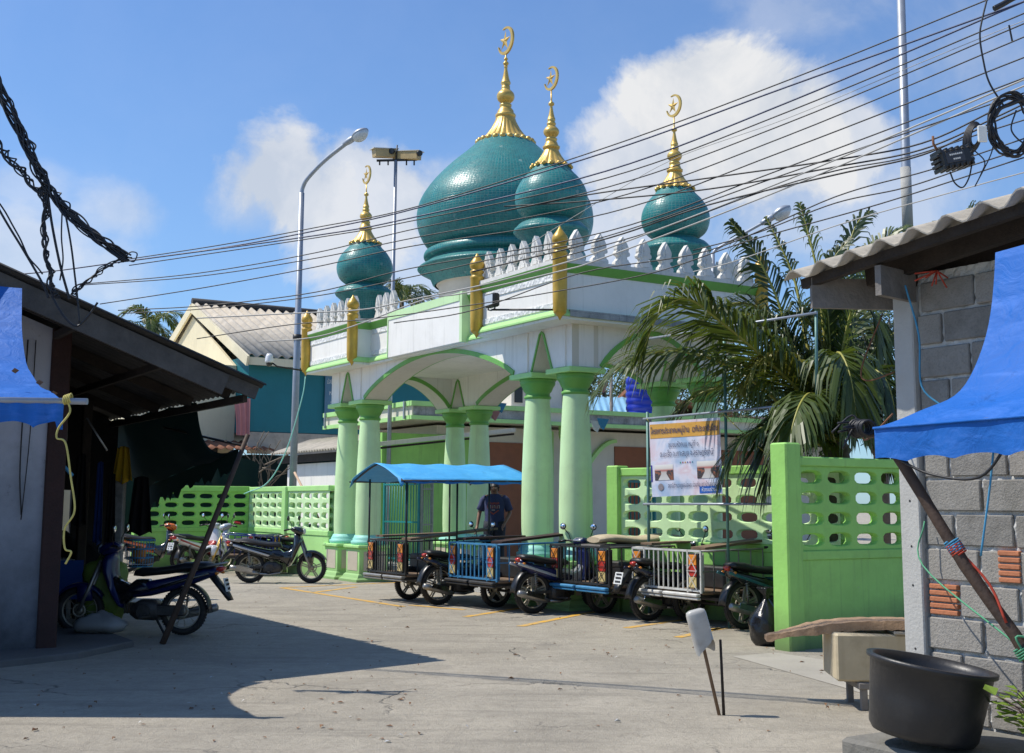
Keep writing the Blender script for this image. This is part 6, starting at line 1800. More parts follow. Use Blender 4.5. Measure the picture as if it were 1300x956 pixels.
def m_photo(name):
    m, N, bs = newmat(name)
    tc = N.n('ShaderNodeTexCoord'); sp = N.n('ShaderNodeSeparateXYZ', ins={0: tc.outputs['UV']})
    x, y = sp.outputs[0], sp.outputs[1]
    # a meeting room: pale ceiling, dark rows of people, orange-brown tables, light aisle
    dx = N.math('ABSOLUTE', N.math('SUBTRACT', x, .5))
    base = N.ramp(y, [(.0, (.55, .55, .55)), (.5, (.45, .42, .40)), (.62, (.40, .12, .10)), (.74, (.60, .56, .52)), (1, (.7, .7, .68))])
    people = N.math('MULTIPLY', N.math('GREATER_THAN', N.math('SUBTRACT', dx, N.math('MULTIPLY', N.math('SUBTRACT', .62, y), .45)), .04), N.math('LESS_THAN', y, .62))
    vo = N.n('ShaderNodeTexVoronoi', ins={'Vector': tc.outputs['UV'], 'Scale': 11.0})
    pc = N.ramp(vo.outputs['Color'], [(.2, (.03, .04, .05)), (.5, (.10, .05, .04)), (.8, (.28, .10, .05))])
    tb_ = N.math('MULTIPLY', people, N.math('GREATER_THAN', N.math('ADD', dx, N.math('MULTIPLY', y, -.1)), .10))
    col = N.mix(tb_, base, pc)
    N.t.links.new(col, bs.inputs['Base Color']); bs.inputs['Roughness'].default_value = .45
    return m
mp_ = m_photo('printed_meeting_photo')
bsheet('printed_photo', .06, .34, .215, .42, .005, mp_, ban); bsheet('printed_photo', .68, .965, .215, .44, .005, mp_, ban)
def btext(body, a, c, wd, hgt, m, off=.012, bold=.0):
    q = text(body, hgt, m, ban, (0, 0, 0), (0, 0, 0), width=wd * bw_, bold=bold)
    for v in q.data.vertices:
        p = bp_(a + v.co.x / bw_, c + v.co.y / bh_, off); v.co = p
    return q
ink_b = mat('banner_dark_ink', (.03, .035, .10), .5, var=.1)
btext('โครงการประชาคมหมู่บ้าน', .31, .868, .56, .115, ink_b, bold=.0015); btext('เวทีประชาธิปไตย', .80, .868, .34, .115, ink_b, bold=.0015)
btext('ชุมชนหัวถนน หมู่ที่ ๑', .50, .675, .42, .105, ink_b)
btext('ต.มะเร็ต อ.เกาะสมุย จ.สุราษฎร์ธานี', .53, .555, .74, .115, ink_b)
for i, cc in enumerate(((.02, .25, .1), (.4, .02, .02), (.5, .3, .02), (.02, .05, .3), (.3, .02, .2), (.02, .2, .3))):
    bsheet('emblem_mark', .445 + i * .034, .459 + i * .034, .425, .445, .005, mat('emblem_%d' % i, cc, .5), ban, 2)
btext('สถานีตำรวจภูธรบ่อผุด ร่วมกับ ชาวบ้านชุมชน', .60, .135, .68, .09, ink_b)
btext('หัวถนนร่วมใจ', .845, .064, .22, .075, M['plate'])
b = MB(); c0_ = bp_(.145, .125, .008)
pts = [bp_(.145 + .042 * math.cos(2 * math.pi * k / 20), .125 + .047 * math.sin(2 * math.pi * k / 20), .007) for k in range(20)]
b.add(pts, [tuple(range(20))]); b.build('round_emblem', mat('emblem_grey', (.25, .22, .24), .5, var=.4, scale=60), ban)
for a, c in ((0, 1), (1, 1), (1, 0), (0, 0)): 
    b = MB(); p = bp_(a, c); b.tube([p, p + (Vector((-.03 if a == 0 else .05, 0, .05 if c else -.06)))], .006, 5); b.build('tie_cord', M['rope_y'], ban)
b = MB(); b.tube(spline([PW(918, 525, BW - .05), PW(950, 556, BW - .05), PW(984, 585, BW - .1)], 4), .007, 5); o = b.build('guy_cord', M['rope_y']); tag(o, 'yellow cord running from the banner frame to the tall green pillar', 'cord')

# ------------------------------------------------------------------ the person
def mesh_from_skin(name, verts, edges, radii, m, parent=None, sub=2, root_i=0):
    me = bpy.data.meshes.new(name); me.from_pydata([tuple(v) for v in verts], edges, [])
    o = bpy.data.objects.new(name, me); COL.objects.link(o)
    md = o.modifiers.new('Skin', 'SKIN'); md.use_smooth_shade = True
    for i, r in enumerate(radii):
        sv = me.skin_vertices[0].data[i]; sv.radius = (r, r) if not isinstance(r, tuple) else r
        sv.use_root = (i == root_i)
    s2 = o.modifiers.new('Sub', 'SUBSURF'); s2.levels = sub; s2.render_levels = sub
    dg = bpy.context.evaluated_depsgraph_get(); dg.update()
    me2 = bpy.data.meshes.new_from_object(o.evaluated_get(dg)); me2.name = name
    bpy.data.objects.remove(o, do_unlink=True)
    for p in me2.polygons: p.use_smooth = True
    me2.materials.clear(); me2.materials.append(m)
    q = bpy.data.objects.new(name, me2); COL.objects.link(q)
    if parent is not None: q.parent = parent
    return q

PLOC = W(1.16, 3.80, .30)
man = thing('person', 'person in a navy printed t-shirt standing in the gateway behind the canopied sidecar', 'person', PLOC, R(-8))
V = []; E_ = []; RR = []
def vv(p, r, link=None):
    V.append(Vector(p)); RR.append(r)
    if link is not None: E_.append((link, len(V) - 1))
    return len(V) - 1
# faces -y; +x is the person's left
pel = vv((0, 0, .93), (.135, .10)); ab = vv((0, -.01, 1.08), (.125, .09), pel); ch = vv((0, -.005, 1.26), (.145, .10), ab); nk0 = vv((0, .01, 1.40), (.09, .075), ch)
nk = vv((0, .0, 1.46), .052, nk0); jaw = vv((0, -.018, 1.485), (.058, .068), nk); hd = vv((0, -.006, 1.56), (.074, .092), jaw); tp = vv((0, .004, 1.625), (.062, .078), hd)
no = vv((0, -.105, 1.535), .012, hd)
hands = {}
for sx, el, wr in ((-1, (-.275, .02, 1.12), (-.30, -.07, .88)), (1, (.27, .05, 1.12), (.20, -.14, .93))):
    sh_ = vv((sx * .165, .01, 1.385), .058, nk0); dl = vv((sx * .205, .012, 1.33), .052, sh_); e = vv(el, .038, dl)
    fa = vv(Vector(el).lerp(Vector(wr), .35), .037, e); w_ = vv(wr, .024, fa)
    d = (Vector(wr) - Vector(el)).normalized()
    pm = vv(Vector(wr) + d * .05, (.034, .018), w_); kn = vv(Vector(wr) + d * .088, (.036, .015), pm)
    side = d.cross(Vector((0, 1, 0))).normalized() if sx < 0 else d.cross(Vector((0, -1, 0))).normalized()
    fwd = Vector((0, -1, 0))
    for i, (o_, L_) in enumerate(((-.027, .062), (-.009, .074), (.009, .070), (.027, .054))):
        base_ = Vector(wr) + d * .09 + fwd * -o_
        k1 = vv(base_ + d * L_ * .4, .0085, kn); k2 = vv(base_ + d * L_ * .75 - side * .012, .0078, k1); vv(base_ + d * L_ * .95 - side * .028, .006, k2)
    t1 = vv(Vector(wr) + d * .045 + fwd * .036, .011, pm); t2 = vv(Vector(wr) + d * .078 + fwd * .052, .009, t1); vv(Vector(wr) + d * .105 + fwd * .052, .007, t2)
for sx in (-1, 1):
    hp = vv((sx * .085, 0, .90), .085, pel); kn_ = vv((sx * .10, -.01, .50), .055, hp); cf = vv((sx * .105, .025, .36), .052, kn_); an = vv((sx * .11, .03, .09), .035, cf)
    ft = vv((sx * .12, -.06, .04), .036, an); vv((sx * .13, -.15, .03), .03, ft)
body = mesh_from_skin('body', V, E_, RR, M['skin'], man, 2, pel)
# hair cap, eyes, brows, mouth, ears
b = MB(); rings = []
for i in range(8):
    t = i / 7; z = 1.56 + .105 * t
    k = math.cos(t * 1.45) ** .75 if t < 1 else .08
    rings.append([(.088 * k * math.cos(a), .010 + .104 * k * math.sin(a), z + (.035 * max(0, -math.sin(a)) if i == 0 else 0) - (.075 * max(0, math.sin(a)) if i == 0 else 0)) for a in [2 * math.pi * j / 20 for j in range(20)]])
b.rings(rings, 0, True, True); b.build('hair', M['hair'], man)
ew = mat('eye_white', (.6, .58, .55), .3, var=.05); 
for sx in (-1, 1):
    b = MB(); b.ball((sx * .031, -.088, 1.552), .0125, 8); ey = b.build('eye', ew, man)
    b = MB(); b.ball((sx * .031, -.0965, 1.552), .0062, 8); b.build('iris', M['ink'], ey)
    b = MB(); b.tube([(sx * .014, -.094, 1.572), (sx * .032, -.098, 1.576), (sx * .05, -.086, 1.570)], .005, 6); b.build('eyebrow', M['hair'], man)
    b = MB(); b.ball((sx * .080, .005, 1.538), .026, 8, 0, (.4, .7, 1.2)); b.build('ear', M['skin'], man)
b = MB(); b.tube([(-.024, -.078, 1.495), (0, -.088, 1.493), (.024, -.078, 1.495)], [.004, .0065, .004], 6); b.build('mouth', mat('lips', (.16, .06, .05), .5), man)
# shirt: one shell with short sleeves
b = MB(); rings = []
for z, hx, hy, cy in ((.86, .185, .128, 0), (.93, .182, .126, 0), (1.05, .170, .120, -.008), (1.18, .175, .122, -.01), (1.29, .192, .128, -.005), (1.365, .185, .112, .004), (1.415, .135, .090, .010), (1.448, .075, .070, .010)):
    rings.append([(hx * math.cos(a) * (1 + .02 * math.sin(a * 5 + z * 30)), cy + hy * math.sin(a) * (1 + .035 * math.sin(a * 6 + z * 25)), z + (.012 * math.sin(a * 4) if z < .9 else 0)) for a in [2 * math.pi * j / 36 for j in range(36)]])
b.rings(rings, 0, True)
for sx, e in ((-1, (-.262, .022, 1.16)), (1, (.258, .045, 1.16))):
    s0, s1, s2 = Vector((sx * .135, .008, 1.39)), Vector((sx * .20, .012, 1.335)), Vector(e)
    b.tube([s0, s0.lerp(s1, .6), s1, s1.lerp(s2, .5), s2], [.060, .068, .070, .066, .069], 18, 0, True, False)
shirt = b.build('t_shirt', M['shirt'], man, solid=.006)
pm_o = mat('orange_print', (.50, .10, .05), .8, var=.35, scale=60); pm_w = mat('pale_print', (.50, .42, .40), .8, var=.3, scale=60)
def front_y(x, z): 
    hx, hy = .18, .125
    return -.012 - hy * math.sqrt(max(0, 1 - (x / hx) ** 2)) - .012
b = MB()
def patch(x0, x1, z0, z1, mi=0):
    n = 6
    b.grid([[(x0 + (x1 - x0) * j / n, front_y(x0 + (x1 - x0) * j / n, z0), z) for j in range(n + 1)] for z in (z0, z1)], mi, True)
rp = random.Random(12)
for row, (z0, z1, x0, x1, n) in enumerate(((1.265, 1.30, -.105, .105, 6), (1.195, 1.25, -.115, .115, 6))):
    for i in range(n):
        wq = (x1 - x0) / n; xa = x0 + i * wq
        patch(xa + .003, xa + wq * .30, z0, z1, 0); patch(xa + wq * .62, xa + wq * .88, z0, z1, row)
        if i % 2: patch(xa + .003, xa + wq * .85, z1 - .012, z1, row)
        else: patch(xa + .003, xa + wq * .85, z0, z0 + .012, 0)
for i in range(9):
    t = i / 8; x = -.085 + .17 * t; z = 1.145 - .06 * (1 - abs(2 * t - 1)); patch(x - .010, x + .010, z, z + .022, 0)
patch(-.03, .03, 1.155, 1.175, 1)
b.build('shirt_print', [pm_o, pm_w], man)
b = MB()
for sx in (-1, 1):
    pts = [Vector((sx * .075, 0, .96)), Vector((sx * .088, 0, .86)), Vector((sx * .10, -.01, .50)), Vector((sx * .105, .02, .30)), Vector((sx * .11, .03, .07))]
    b.tube(pts, [.118, .115, .080, .074, .070], 18, 0, True, True)
b.build('trousers', M['jeans'], man)
for sx in (-1, 1):
    b = MB(); b.puff([(-.19, .0), (-.19, .035), (-.05, .085), (.07, .09), (.075, 0)], .05, .012)
    b.move(Matrix.Translation((sx * .12, 0, 0)) @ Matrix.Rotation(R(90), 4, 'Z') @ Matrix.Scale(1, 4)); b.build('shoe', M['black'], man)

# ------------------------------------------------------------------ palms and trees
def frond(parent, base, pts, length, mats, seed, n=52, roll=0.0, droop=.5, width=.042):
    rn = random.Random(seed)
    P = spline([Vector(p) - base for p in pts], 12); m = len(P)
    b = MB(); b.tube(P, [.026 * (1 - .85 * i / (m - 1)) + .003 for i in range(m)], 6, 1)
    cum = [0]
    for i in range(1, m): cum.append(cum[-1] + (P[i] - P[i - 1]).length)
    T = cum[-1]
    def at(s):
        for i in range(1, m):
            if cum[i] >= s:
                f = (s - cum[i - 1]) / max(1e-6, cum[i] - cum[i - 1]); return P[i - 1].lerp(P[i], f), (P[i] - P[i - 1]).normalized()
        return P[-1], (P[-1] - P[-2]).normalized()
    for i in range(n):
        t = .10 + .90 * (i + .5) / n
        p, d = at(t * T)
        sd = d.cross(Vector((0, 0, 1)))
        sd = sd.normalized() if sd.length > .05 else Vector((1, 0, 0))
        sd = Matrix.Rotation(roll, 3, d) @ sd
        up = sd.cross(d).normalized()
        L = length * (math.sin(math.pi * min(1, (t * .86 + .12))) ** .6) * rn.uniform(.85, 1.1)
        for s_ in (-1, 1):
            if rn.random() < .05: continue
            ang = (.95 - .55 * t) + rn.uniform(-.10, .10)
            dr = (d * math.cos(ang) + sd * s_ * math.sin(ang) + up * (.22 + rn.uniform(-.12, .12))).normalized()
            g1 = Vector((0, 0, -1)) * droop * rn.uniform(.7, 1.3)
            a = p; c1 = p + dr * L * .45 + g1 * L * .10; c2 = p + dr * L * .82 + g1 * L * .42; c3 = p + dr * L * .95 + g1 * L * .72
            wv = dr.cross(up + Vector((rn.uniform(-.3, .3), rn.uniform(-.3, .3), 0))).normalized() * width * rn.uniform(.8, 1.15) * .5
            b.add([a - wv * .5, a + wv * .5, c1 + wv, c1 - wv, c2 + wv * .7, c2 - wv * .7, c3], [(0, 1, 2, 3), (3, 2, 4, 5), (5, 4, 6)], 0, False)
    return b.build('frond', [mats[0], mats[1]], parent, weld=False)

YP = 16.4
crown = atY(1062, 572, YP); pbase = Vector((crown.x, crown.y, 0))
palm = thing('coconut_palm', 'young coconut palm with long arching fronds behind the right green wall', 'palm tree', pbase)
b = MB(); n = 14
b.lathe([(.26, 0), (.22, .2)] + [(.17 + (.012 if i % 2 else 0), .2 + (crown.z - .25) * i / 24) for i in range(25)] + [(.2, crown.z), (.05, crown.z + .25)], n=14); b.build('trunk', M['trunk'], palm)
def fr(px_list, length, mat_k, seed, roll=0.0, n=54, droop=.5):
    pts = [crown] + [atY(x, y, YP + dy) for x, y, dy in px_list]
    frond(palm, pbase, pts, length * 1.12, (M[mat_k], M['rachis']), seed, int(n * 1.8), roll, droop)
fr([(1019, 502, -.3), (965, 450, -.6), (918, 411, -.8), (872, 379, -1.0), (838, 398, -1.1), (818, 440, -1.1)], 1.05, 'frond', 1, .35, 70, .9)
fr([(1000, 520, -.2), (935, 470, -.3), (870, 447, -.5), (805, 455, -.6), (762, 492, -.6)], 1.0, 'frond', 2, -.1, 60, 1.0)
fr([(1010, 450, .2), (985, 375, .3), (955, 315, .3), (928, 282, .3)], .72, 'frond_dark', 3, .9, 40, 1.2)
fr([(1025, 440, .6), (1010, 360, .9), (990, 310, 1.0), (972, 275, 1.1)], .42, 'frond_dark', 4, 1.2, 30, .9)
fr([(1048, 440, .3), (1038, 350, .5), (1026, 295, .6), (1015, 258, .6)], .62, 'frond', 5, 1.0, 32, .9)
fr([(1062, 440, .6), (1070, 350, .8), (1085, 290, .9), (1104, 268, 1.0)], .7, 'frond_dark', 6, .8, 36, .9)
fr([(1072, 450, .9), (1095, 370, 1.2), (1120, 310, 1.4), (1150, 288, 1.5)], .72, 'frond', 7, .4, 54, .5)
fr([(1045, 520, -.7), (1030, 500, -1.3), (1015, 515, -1.9), (1002, 560, -2.1), (998, 600, -2.1)], .62, 'frond', 8, .0, 50, 1.0)
fr([(1090, 480, .2), (1125, 430, .3), (1165, 420, .3), (1205, 455, .3)], .8, 'frond_dark', 9, .2, 54, .8)
fr([(1080, 500, -.5), (1105, 470, -1.0), (1128, 490, -1.3), (1142, 560, -1.4)], .7, 'frond_dark', 10, .0, 52, 1.0)
fr([(1020, 540, .6), (960, 500, 1.0), (900, 495, 1.3), (850, 530, 1.4)], .75, 'frond_dark', 11, .0, 54, 1.0)
fr([(1040, 500, 1.0), (1000, 430, 1.6), (950, 400, 2.0), (905, 420, 2.2)], .8, 'frond_dark', 12, .2, 54, .9)
fr([(1070, 480, 1.1), (1085, 420, 1.8), (1100, 410, 2.4), (1115, 440, 2.7)], .8, 'frond_dark', 13, .1, 54, .9)
fr([(1030, 560, -.5), (985, 540, -.9), (940, 560, -1.1), (915, 610, -1.1)], .6, 'frond', 14, .1, 48, 1.1)
fr([(1058, 500, -.5), (1060, 455, -.9), (1068, 450, -1.4), (1080, 480, -1.7), (1088, 540, -1.8)], .7, 'frond', 15, .0, 52, 1.1)
fr([(1005, 470, .1), (975, 420, .1), (952, 400, .1), (930, 410, .1), (915, 440, .1)], .7, 'frond', 16, .2, 54, 1.0)
fr([(1050, 470, .2), (1035, 420, .3), (1010, 400, .3), (985, 420, .3), (965, 480, .2)], .75, 'frond_dark', 17, .1, 54, 1.1)
fr([(1028, 505, -.2), (1000, 460, -.5), (970, 455, -.7), (945, 490, -.8)], .6, 'frond_yel', 18, .1, 44, 1.0)
fr([(1075, 530, -.4), (1095, 515, -.8), (1112, 535, -1.0), (1122, 590, -1.0)], .55, 'frond', 19, .0, 44, 1.0)
fr([(1052, 430, .1), (1050, 370, .2), (1058, 330, .2), (1078, 305, .2)], .55, 'frond_dark', 20, .7, 50, .7)

fr([(1040, 540, -.2), (1012, 520, -.6), (990, 545, -.9), (975, 610, -.9)], .7, 'frond_dark', 21, .1, 46, 1.1)
fr([(1058, 520, .8), (1030, 460, 1.4), (990, 450, 1.9), (955, 490, 2.1)], .8, 'frond_dark', 22, .1, 50, 1.0)
fr([(1075, 515, .9), (1110, 470, 1.5), (1150, 480, 1.9), (1185, 530, 2.0)], .8, 'frond_dark', 23, .1, 50, 1.0)
fr([(1060, 470, 1.4), (1050, 400, 2.2), (1040, 380, 2.9), (1030, 410, 3.3)], .85, 'frond_dark', 24, .1, 50, 1.0)
fr([(1090, 520, -.2), (1118, 500, -.5), (1140, 525, -.7), (1152, 585, -.7)], .7, 'frond_dark', 25, .0, 46, 1.1)
fr([(1030, 470, .3), (990, 410, .5), (945, 385, .6), (900, 400, .6), (870, 440, .5)], .75, 'frond_dark', 26, .2, 54, 1.0)
fr([(1068, 460, .0), (1080, 400, .0), (1092, 385, -.1), (1108, 400, -.2), (1120, 450, -.3)], .75, 'frond', 27, .1, 52, 1.1)

def far_palm(label, px, py, Y, R_, nf, seed, name='coconut_palm', up=0.3):
    c = atY(px, py, Y); base = Vector((c.x, c.y, 0)); rn = random.Random(seed)
    root = thing(name, label, 'palm tree', base)
    b = MB(); b.tube([(0, 0, 0), (.1, 0, c.z * .5), (0, 0, c.z)], [.2, .15, .12], 10); b.build('trunk', M['trunk'], root)
    for i in range(nf):
        a = 2 * math.pi * i / nf + rn.uniform(-.25, .25); el = rn.uniform(-.15, 1.15)
        d = Vector((math.cos(a), math.sin(a), 0)); L = R_ * rn.uniform(.8, 1.1)
        pts = [c, c + d * L * .35 * math.cos(el) + Vector((0, 0, L * (.30 * math.sin(el) + .10))), c + d * L * .7 * math.cos(el * .8) + Vector((0, 0, L * (.42 * math.sin(el) + .05))), c + d * L * (1 - .2 * el) + Vector((0, 0, L * (.45 * math.sin(el) - .22)))]
        frond(root, base, pts, R_ * .27, (M['frond_dark' if i % 2 else 'frond'], M['rachis']), seed * 50 + i, 36, rn.uniform(-.3, .6), .7, .05 * R_ / 2)
    return root
far_palm('palm crown showing above the grey roof at the right', 1245, 322, 20.0, 1.5, 11, 3, up=.5)
far_palm('far palm crown behind the left small dome', 510, 384, 62, 2.6, 13, 4)
far_palm('far palm top above the dark left roof', 190, 420, 55, 2.2, 13, 5)
far_palm('distant palm glimpsed past the far end of the gateway', 905, 470, 58, 3.0, 13, 6)

def leafy_tree(label, px, py, Y, rx, rz_, seed, nleaf=2600):
    c = atY(px, py, Y); base = Vector((c.x, c.y, 0)); rn = random.Random(seed)
    root = thing('broadleaf_tree', label, 'tree', base)
    b = MB(); b.tube([(0, 0, 0), (.1, .0, c.z * .5), (-.05, 0, c.z)], [.28, .2, .08], 10)
    for k in range(7):
        a = rn.uniform(0, 6.28); b.tube([(0, 0, c.z * .55), (rx * .3 * math.cos(a), rx * .3 * math.sin(a), c.z * .85), (rx * .7 * math.cos(a), rx * .7 * math.sin(a), c.z + rz_ * rn.uniform(-.2, .5))], [.1, .06, .02], 6)
    b.build('trunk', M['trunk'], root)
    b = MB(); cl = []
    for k in range(26):
        a = rn.uniform(0, 6.28); ph = rn.uniform(-.9, 1.3); r = rn.uniform(.45, .95)
        cl.append((Vector((rx * r * math.cos(a) * math.cos(ph), rx * r * math.sin(a) * math.cos(ph), c.z + rz_ * r * math.sin(ph))), rn.uniform(.22, .42) * rx))
    for i in range(nleaf):
        cc, rr_ = cl[rn.randrange(len(cl))]
        v = Vector((rn.gauss(0, 1), rn.gauss(0, 1), rn.gauss(0, 1))).normalized() * rr_ * rn.uniform(.5, 1.0)
        p = cc + Vector((v.x, v.y, v.z * .75)); d = Vector((rn.uniform(-1, 1), rn.uniform(-1, 1), rn.uniform(-.8, .4))).normalized(); s_ = d.orthogonal().normalized(); L = rn.uniform(.10, .22)
        b.add([p, p + d * L * .5 + s_ * L * .3, p + d * L, p + d * L * .5 - s_ * L * .3], [(0, 1, 2), (0, 2, 3)])
    b.build('crown', M['leaf'], root, weld=False)
leafy_tree('dark leafy tree beyond the pale blue roof, seen through the side arch', 768, 490, 52, 2.2, 1.6, 1)
leafy_tree('dark leafy tree behind the shed right of the side arch tree', 842, 500, 55, 2.6, 1.7, 2)
leafy_tree('dark leafy tree behind the palm at the right', 985, 520, 40, 3.0, 2.4, 3)
leafy_tree('low leafy tree behind the left house gable', 170, 455, 60, 2.4, 1.8, 4)
leafy_tree('dark leafy tree behind the block building eave', 1110, 470, 34, 2.8, 2.6, 5)
p = atY(776, 500, 44); b = MB(); b.tube([(p.x, 44, 0), (p.x, 44, atY(776, 460, 44).z)], .06, 8); o = b.build('wooden_pole', M['wood_grey']); tag(o, 'thin distant pole standing before the trees seen through the side arch', 'pole')
# bunting scraps strung below the side arch
for i, (px, py, m) in enumerate(((765, 485, 'pink'), (636, 512, 'blue_metal'), (628, 522, 'pink'), (757, 535, 'plate'), (765, 532, 'rope_b'))):
    p = atY(px, py, 27.0 if i in (1, 2) else 24.0); b = MB(); b.add([p + Vector((-.11, 0, .02)), p + Vector((.13, .02, .0)), p + Vector((.02, -.02, -.22)), p + Vector((-.06, .01, -.16))], [(0, 1, 2, 3)])
    o = b.build('bunting_scrap', M[m]); tag(o, ['pink bunting scrap hanging below the side arch', 'dark blue bunting scrap by the back columns', 'pink bunting scrap below the dark blue one by the back columns', 'white bunting scrap beside the blue tank', 'blue bunting scrap beside the white one'][i], 'bunting', 'bunting scraps')

# ------------------------------------------------------------------ overhead cables
def cab(label, pts, m='cable', r=.0062, Yl=13.0, Yr=8.0, name='overhead_cable', group='overhead cables strung across the lane', dY=0.0):
    P = [atY(x, y, Yl + (Yr - Yl) * (x / 1300.0) + dY) for x, y in pts]
    b = MB(); b.tube(spline(P, 8), min(r, .008) * .85, 6); o = b.build(name, M[m]); tag(o, label, 'cable', group); return o
cab('topmost black cable of the span crossing the main dome', [(150, 331), (280, 311), (400, 289), (530, 262), (770, 187), (1000, 102), (1253, 0), (1340, -36)])
cab('dark blue cable just under the topmost one across the main dome', [(150, 333), (280, 315), (400, 293), (530, 264), (770, 193), (1000, 110), (1300, 2), (1340, -14)], 'cable_blue', .010)
cab('thick dark blue cable reaching from the left roof over the small front dome', [(-20, 351), (60, 345), (144, 334), (400, 299), (520, 277), (770, 217), (1000, 130), (1291, 6), (1340, -14)], 'cable_blue', .010)
cab('black cable paired beneath the thick blue one', [(164, 337), (400, 302), (520, 281), (770, 226), (1000, 142), (1300, 17), (1340, 0)])
cab('thin black cable third below the thick blue one', [(100, 361), (250, 347), (400, 321), (520, 292), (770, 238), (1000, 156), (1300, 30), (1340, 14)], 'cable', .006)
cab('thin cable rising from the left roof across the small left dome', [(104, 362), (250, 351), (400, 328), (520, 303), (770, 254), (1000, 172), (1300, 47), (1340, 32)], 'cable', .006)
cab('black cable leaving the left roof lower and crossing the dome base', [(127, 386), (260, 365), (400, 339), (520, 313), (770, 271), (1000, 190), (1300, 73), (1340, 58)])
cab('black cable touching the left gable and passing below the domes', [(150, 394), (260, 388), (400, 371), (520, 341), (770, 294), (1000, 212), (1300, 99), (1340, 84)])
cab('thin black cable just under the one touching the gable', [(154, 398), (260, 392), (400, 376), (520, 352), (620, 330), (770, 300), (1000, 220), (1300, 118)], 'cable', .006)
cab('pale cable crossing in front of the right gold pilaster', [(250, 404), (370, 398), (460, 393), (520, 381), (620, 360), (712, 335), (770, 316), (1000, 228), (1300, 101), (1340, 86)], 'cable_grey', .0075)
cab('lower pale cable drooping across the gateway fascia', [(330, 434), (400, 428), (460, 410), (540, 380), (590, 372), (712, 344), (770, 326), (1000, 238), (1300, 109), (1340, 94)], 'cable_grey', .0075)
cab('lowest thin cable stretched across the blank gateway panel', [(250, 430), (370, 412), (460, 406), (580, 390), (700, 371), (830, 346), (950, 306), (1120, 258), (1300, 200)], 'cable', .006)
cab('slack thin black cable running from the gateway corner to the junction box', [(500, 410), (600, 394), (740, 346), (900, 318), (1060, 250), (1180, 216), (1300, 176)], 'cable', .006)
cab('near level black cable meeting the bundle at the junction box', [(640, 268), (748, 247), (900, 226), (1060, 203), (1170, 182), (1262, 140), (1340, 100)], 'cable', .0075)
cab('second near level black cable under the first, by the junction box', [(640, 262), (748, 255), (900, 240), (1060, 212), (1170, 190), (1262, 150), (1340, 112)], 'cable', .0075)
cab('black cable sagging from the right columns to the coil', [(600, 345), (770, 303), (900, 260), (1060, 222), (1170, 197), (1250, 160), (1340, 120)], 'cable', .008)
cab('black cable close under the coil cable', [(700, 330), (840, 290), (960, 246), (1060, 217), (1150, 200), (1250, 168), (1340, 140)], 'cable', .006)
cab('thin white cable passing over the palm to the grey roof', [(880, 345), (938, 330), (1060, 287), (1180, 252), (1340, 208)], 'cable_grey', .005)
cab('thin black cable over the right street lamp', [(880, 318), (960, 296), (1060, 258), (1150, 238), (1240, 208), (1340, 176)], 'cable', .006)
cab('hair-thin grey wire over the right rear dome', [(640, 330), (770, 250), (860, 200), (1000, 150), (1180, 75), (1340, 10)], 'cable_grey', .003)

def strandset(name, label, path, Y, n, spread, r, seed, twist=7.0, m='cable', cat='cable bundle'):
    rn = random.Random(seed); b = MB()
    C = spline([atY(x, y, Y) for x, y in path], 14); M_ = len(C)
    for k in range(n):
        ph = rn.uniform(0, 6.28); tw = twist * rn.uniform(.6, 1.4); rr_ = spread * rn.uniform(.35, 1.1); pts = []
        for i, c in enumerate(C):
            t = i / (M_ - 1); q = rr_ * (.75 + .25 * math.sin(t * 9 + ph))
            pts.append(c + Vector((q * math.cos(ph + tw * t * 3), q * .6 * math.sin(ph * 2 + tw * t * 2), q * math.sin(ph + tw * t * 3) * .7)))
        b.tube(pts, r * rn.uniform(.8, 1.2), 6)
    o = b.build(name, M[m]); tag(o, label, cat); return o
YB = 11.0
strandset('cable_bundle', 'thick tangled bundle of black cables falling from the upper left', [(-14, 75), (4, 118), (26, 168), (46, 208), (60, 236), (84, 264), (120, 300), (163, 328)], YB, 18, .065, .0085, 1)
strandset('cable_bundle', 'loose black cables fanning along the upper left bundle', [(-20, 150), (0, 186), (22, 212), (44, 236), (58, 250)], YB, 6, .06, .0085, 2)
strandset('cable_bundle', 'knotted braid of cables dropping from the bundle to the left roof', [(56, 236), (58, 270), (56, 305), (62, 335), (66, 362), (72, 378)], YB, 6, .035, .0085, 3, 11)
strandset('cable_bundle', 'sagging loop of thin cables between the cable knot and the left roof', [(163, 328), (140, 336), (120, 350), (100, 366), (92, 374)], YB, 5, .035, .006, 4)
def drop(label, path, r=.009, m='cable'):
    b = MB(); b.tube(spline([atY(x, y, YB) for x, y in path], 8), r, 6); o = b.build('drop_cable', M[m]); tag(o, label, 'cable', 'drop cables at the left roof'); return o
drop('straight black drop cable left of the braid meeting the roof', [(-10, 250), (8, 282), (30, 318), (52, 356), (62, 378)], .011)
drop('wavy thin drop cable beside the straight left one', [(-8, 248), (6, 268), (16, 286), (26, 304), (36, 326), (48, 340), (54, 348)], .008)
drop('stout black drop cable right of the braid', [(60, 242), (66, 285), (76, 335), (86, 372), (88, 380)], .012)
drop('thin black drop cable hanging to the right-hand roof slope', [(82, 266), (90, 310), (95, 350), (99, 385), (101, 410)], .009)
drop('short wavy drop cable between the stout one and the thin one', [(79, 264), (78, 300), (80, 330), (76, 356)], .007)
drop('loose stub of cable curling from the cable knot', [(160, 326), (166, 320), (174, 322), (170, 332), (160, 330), (150, 334)], .006)
drop('twisted stay running along the left barge board', [(66, 376), (80, 400), (96, 414), (110, 404), (124, 384)], .010)

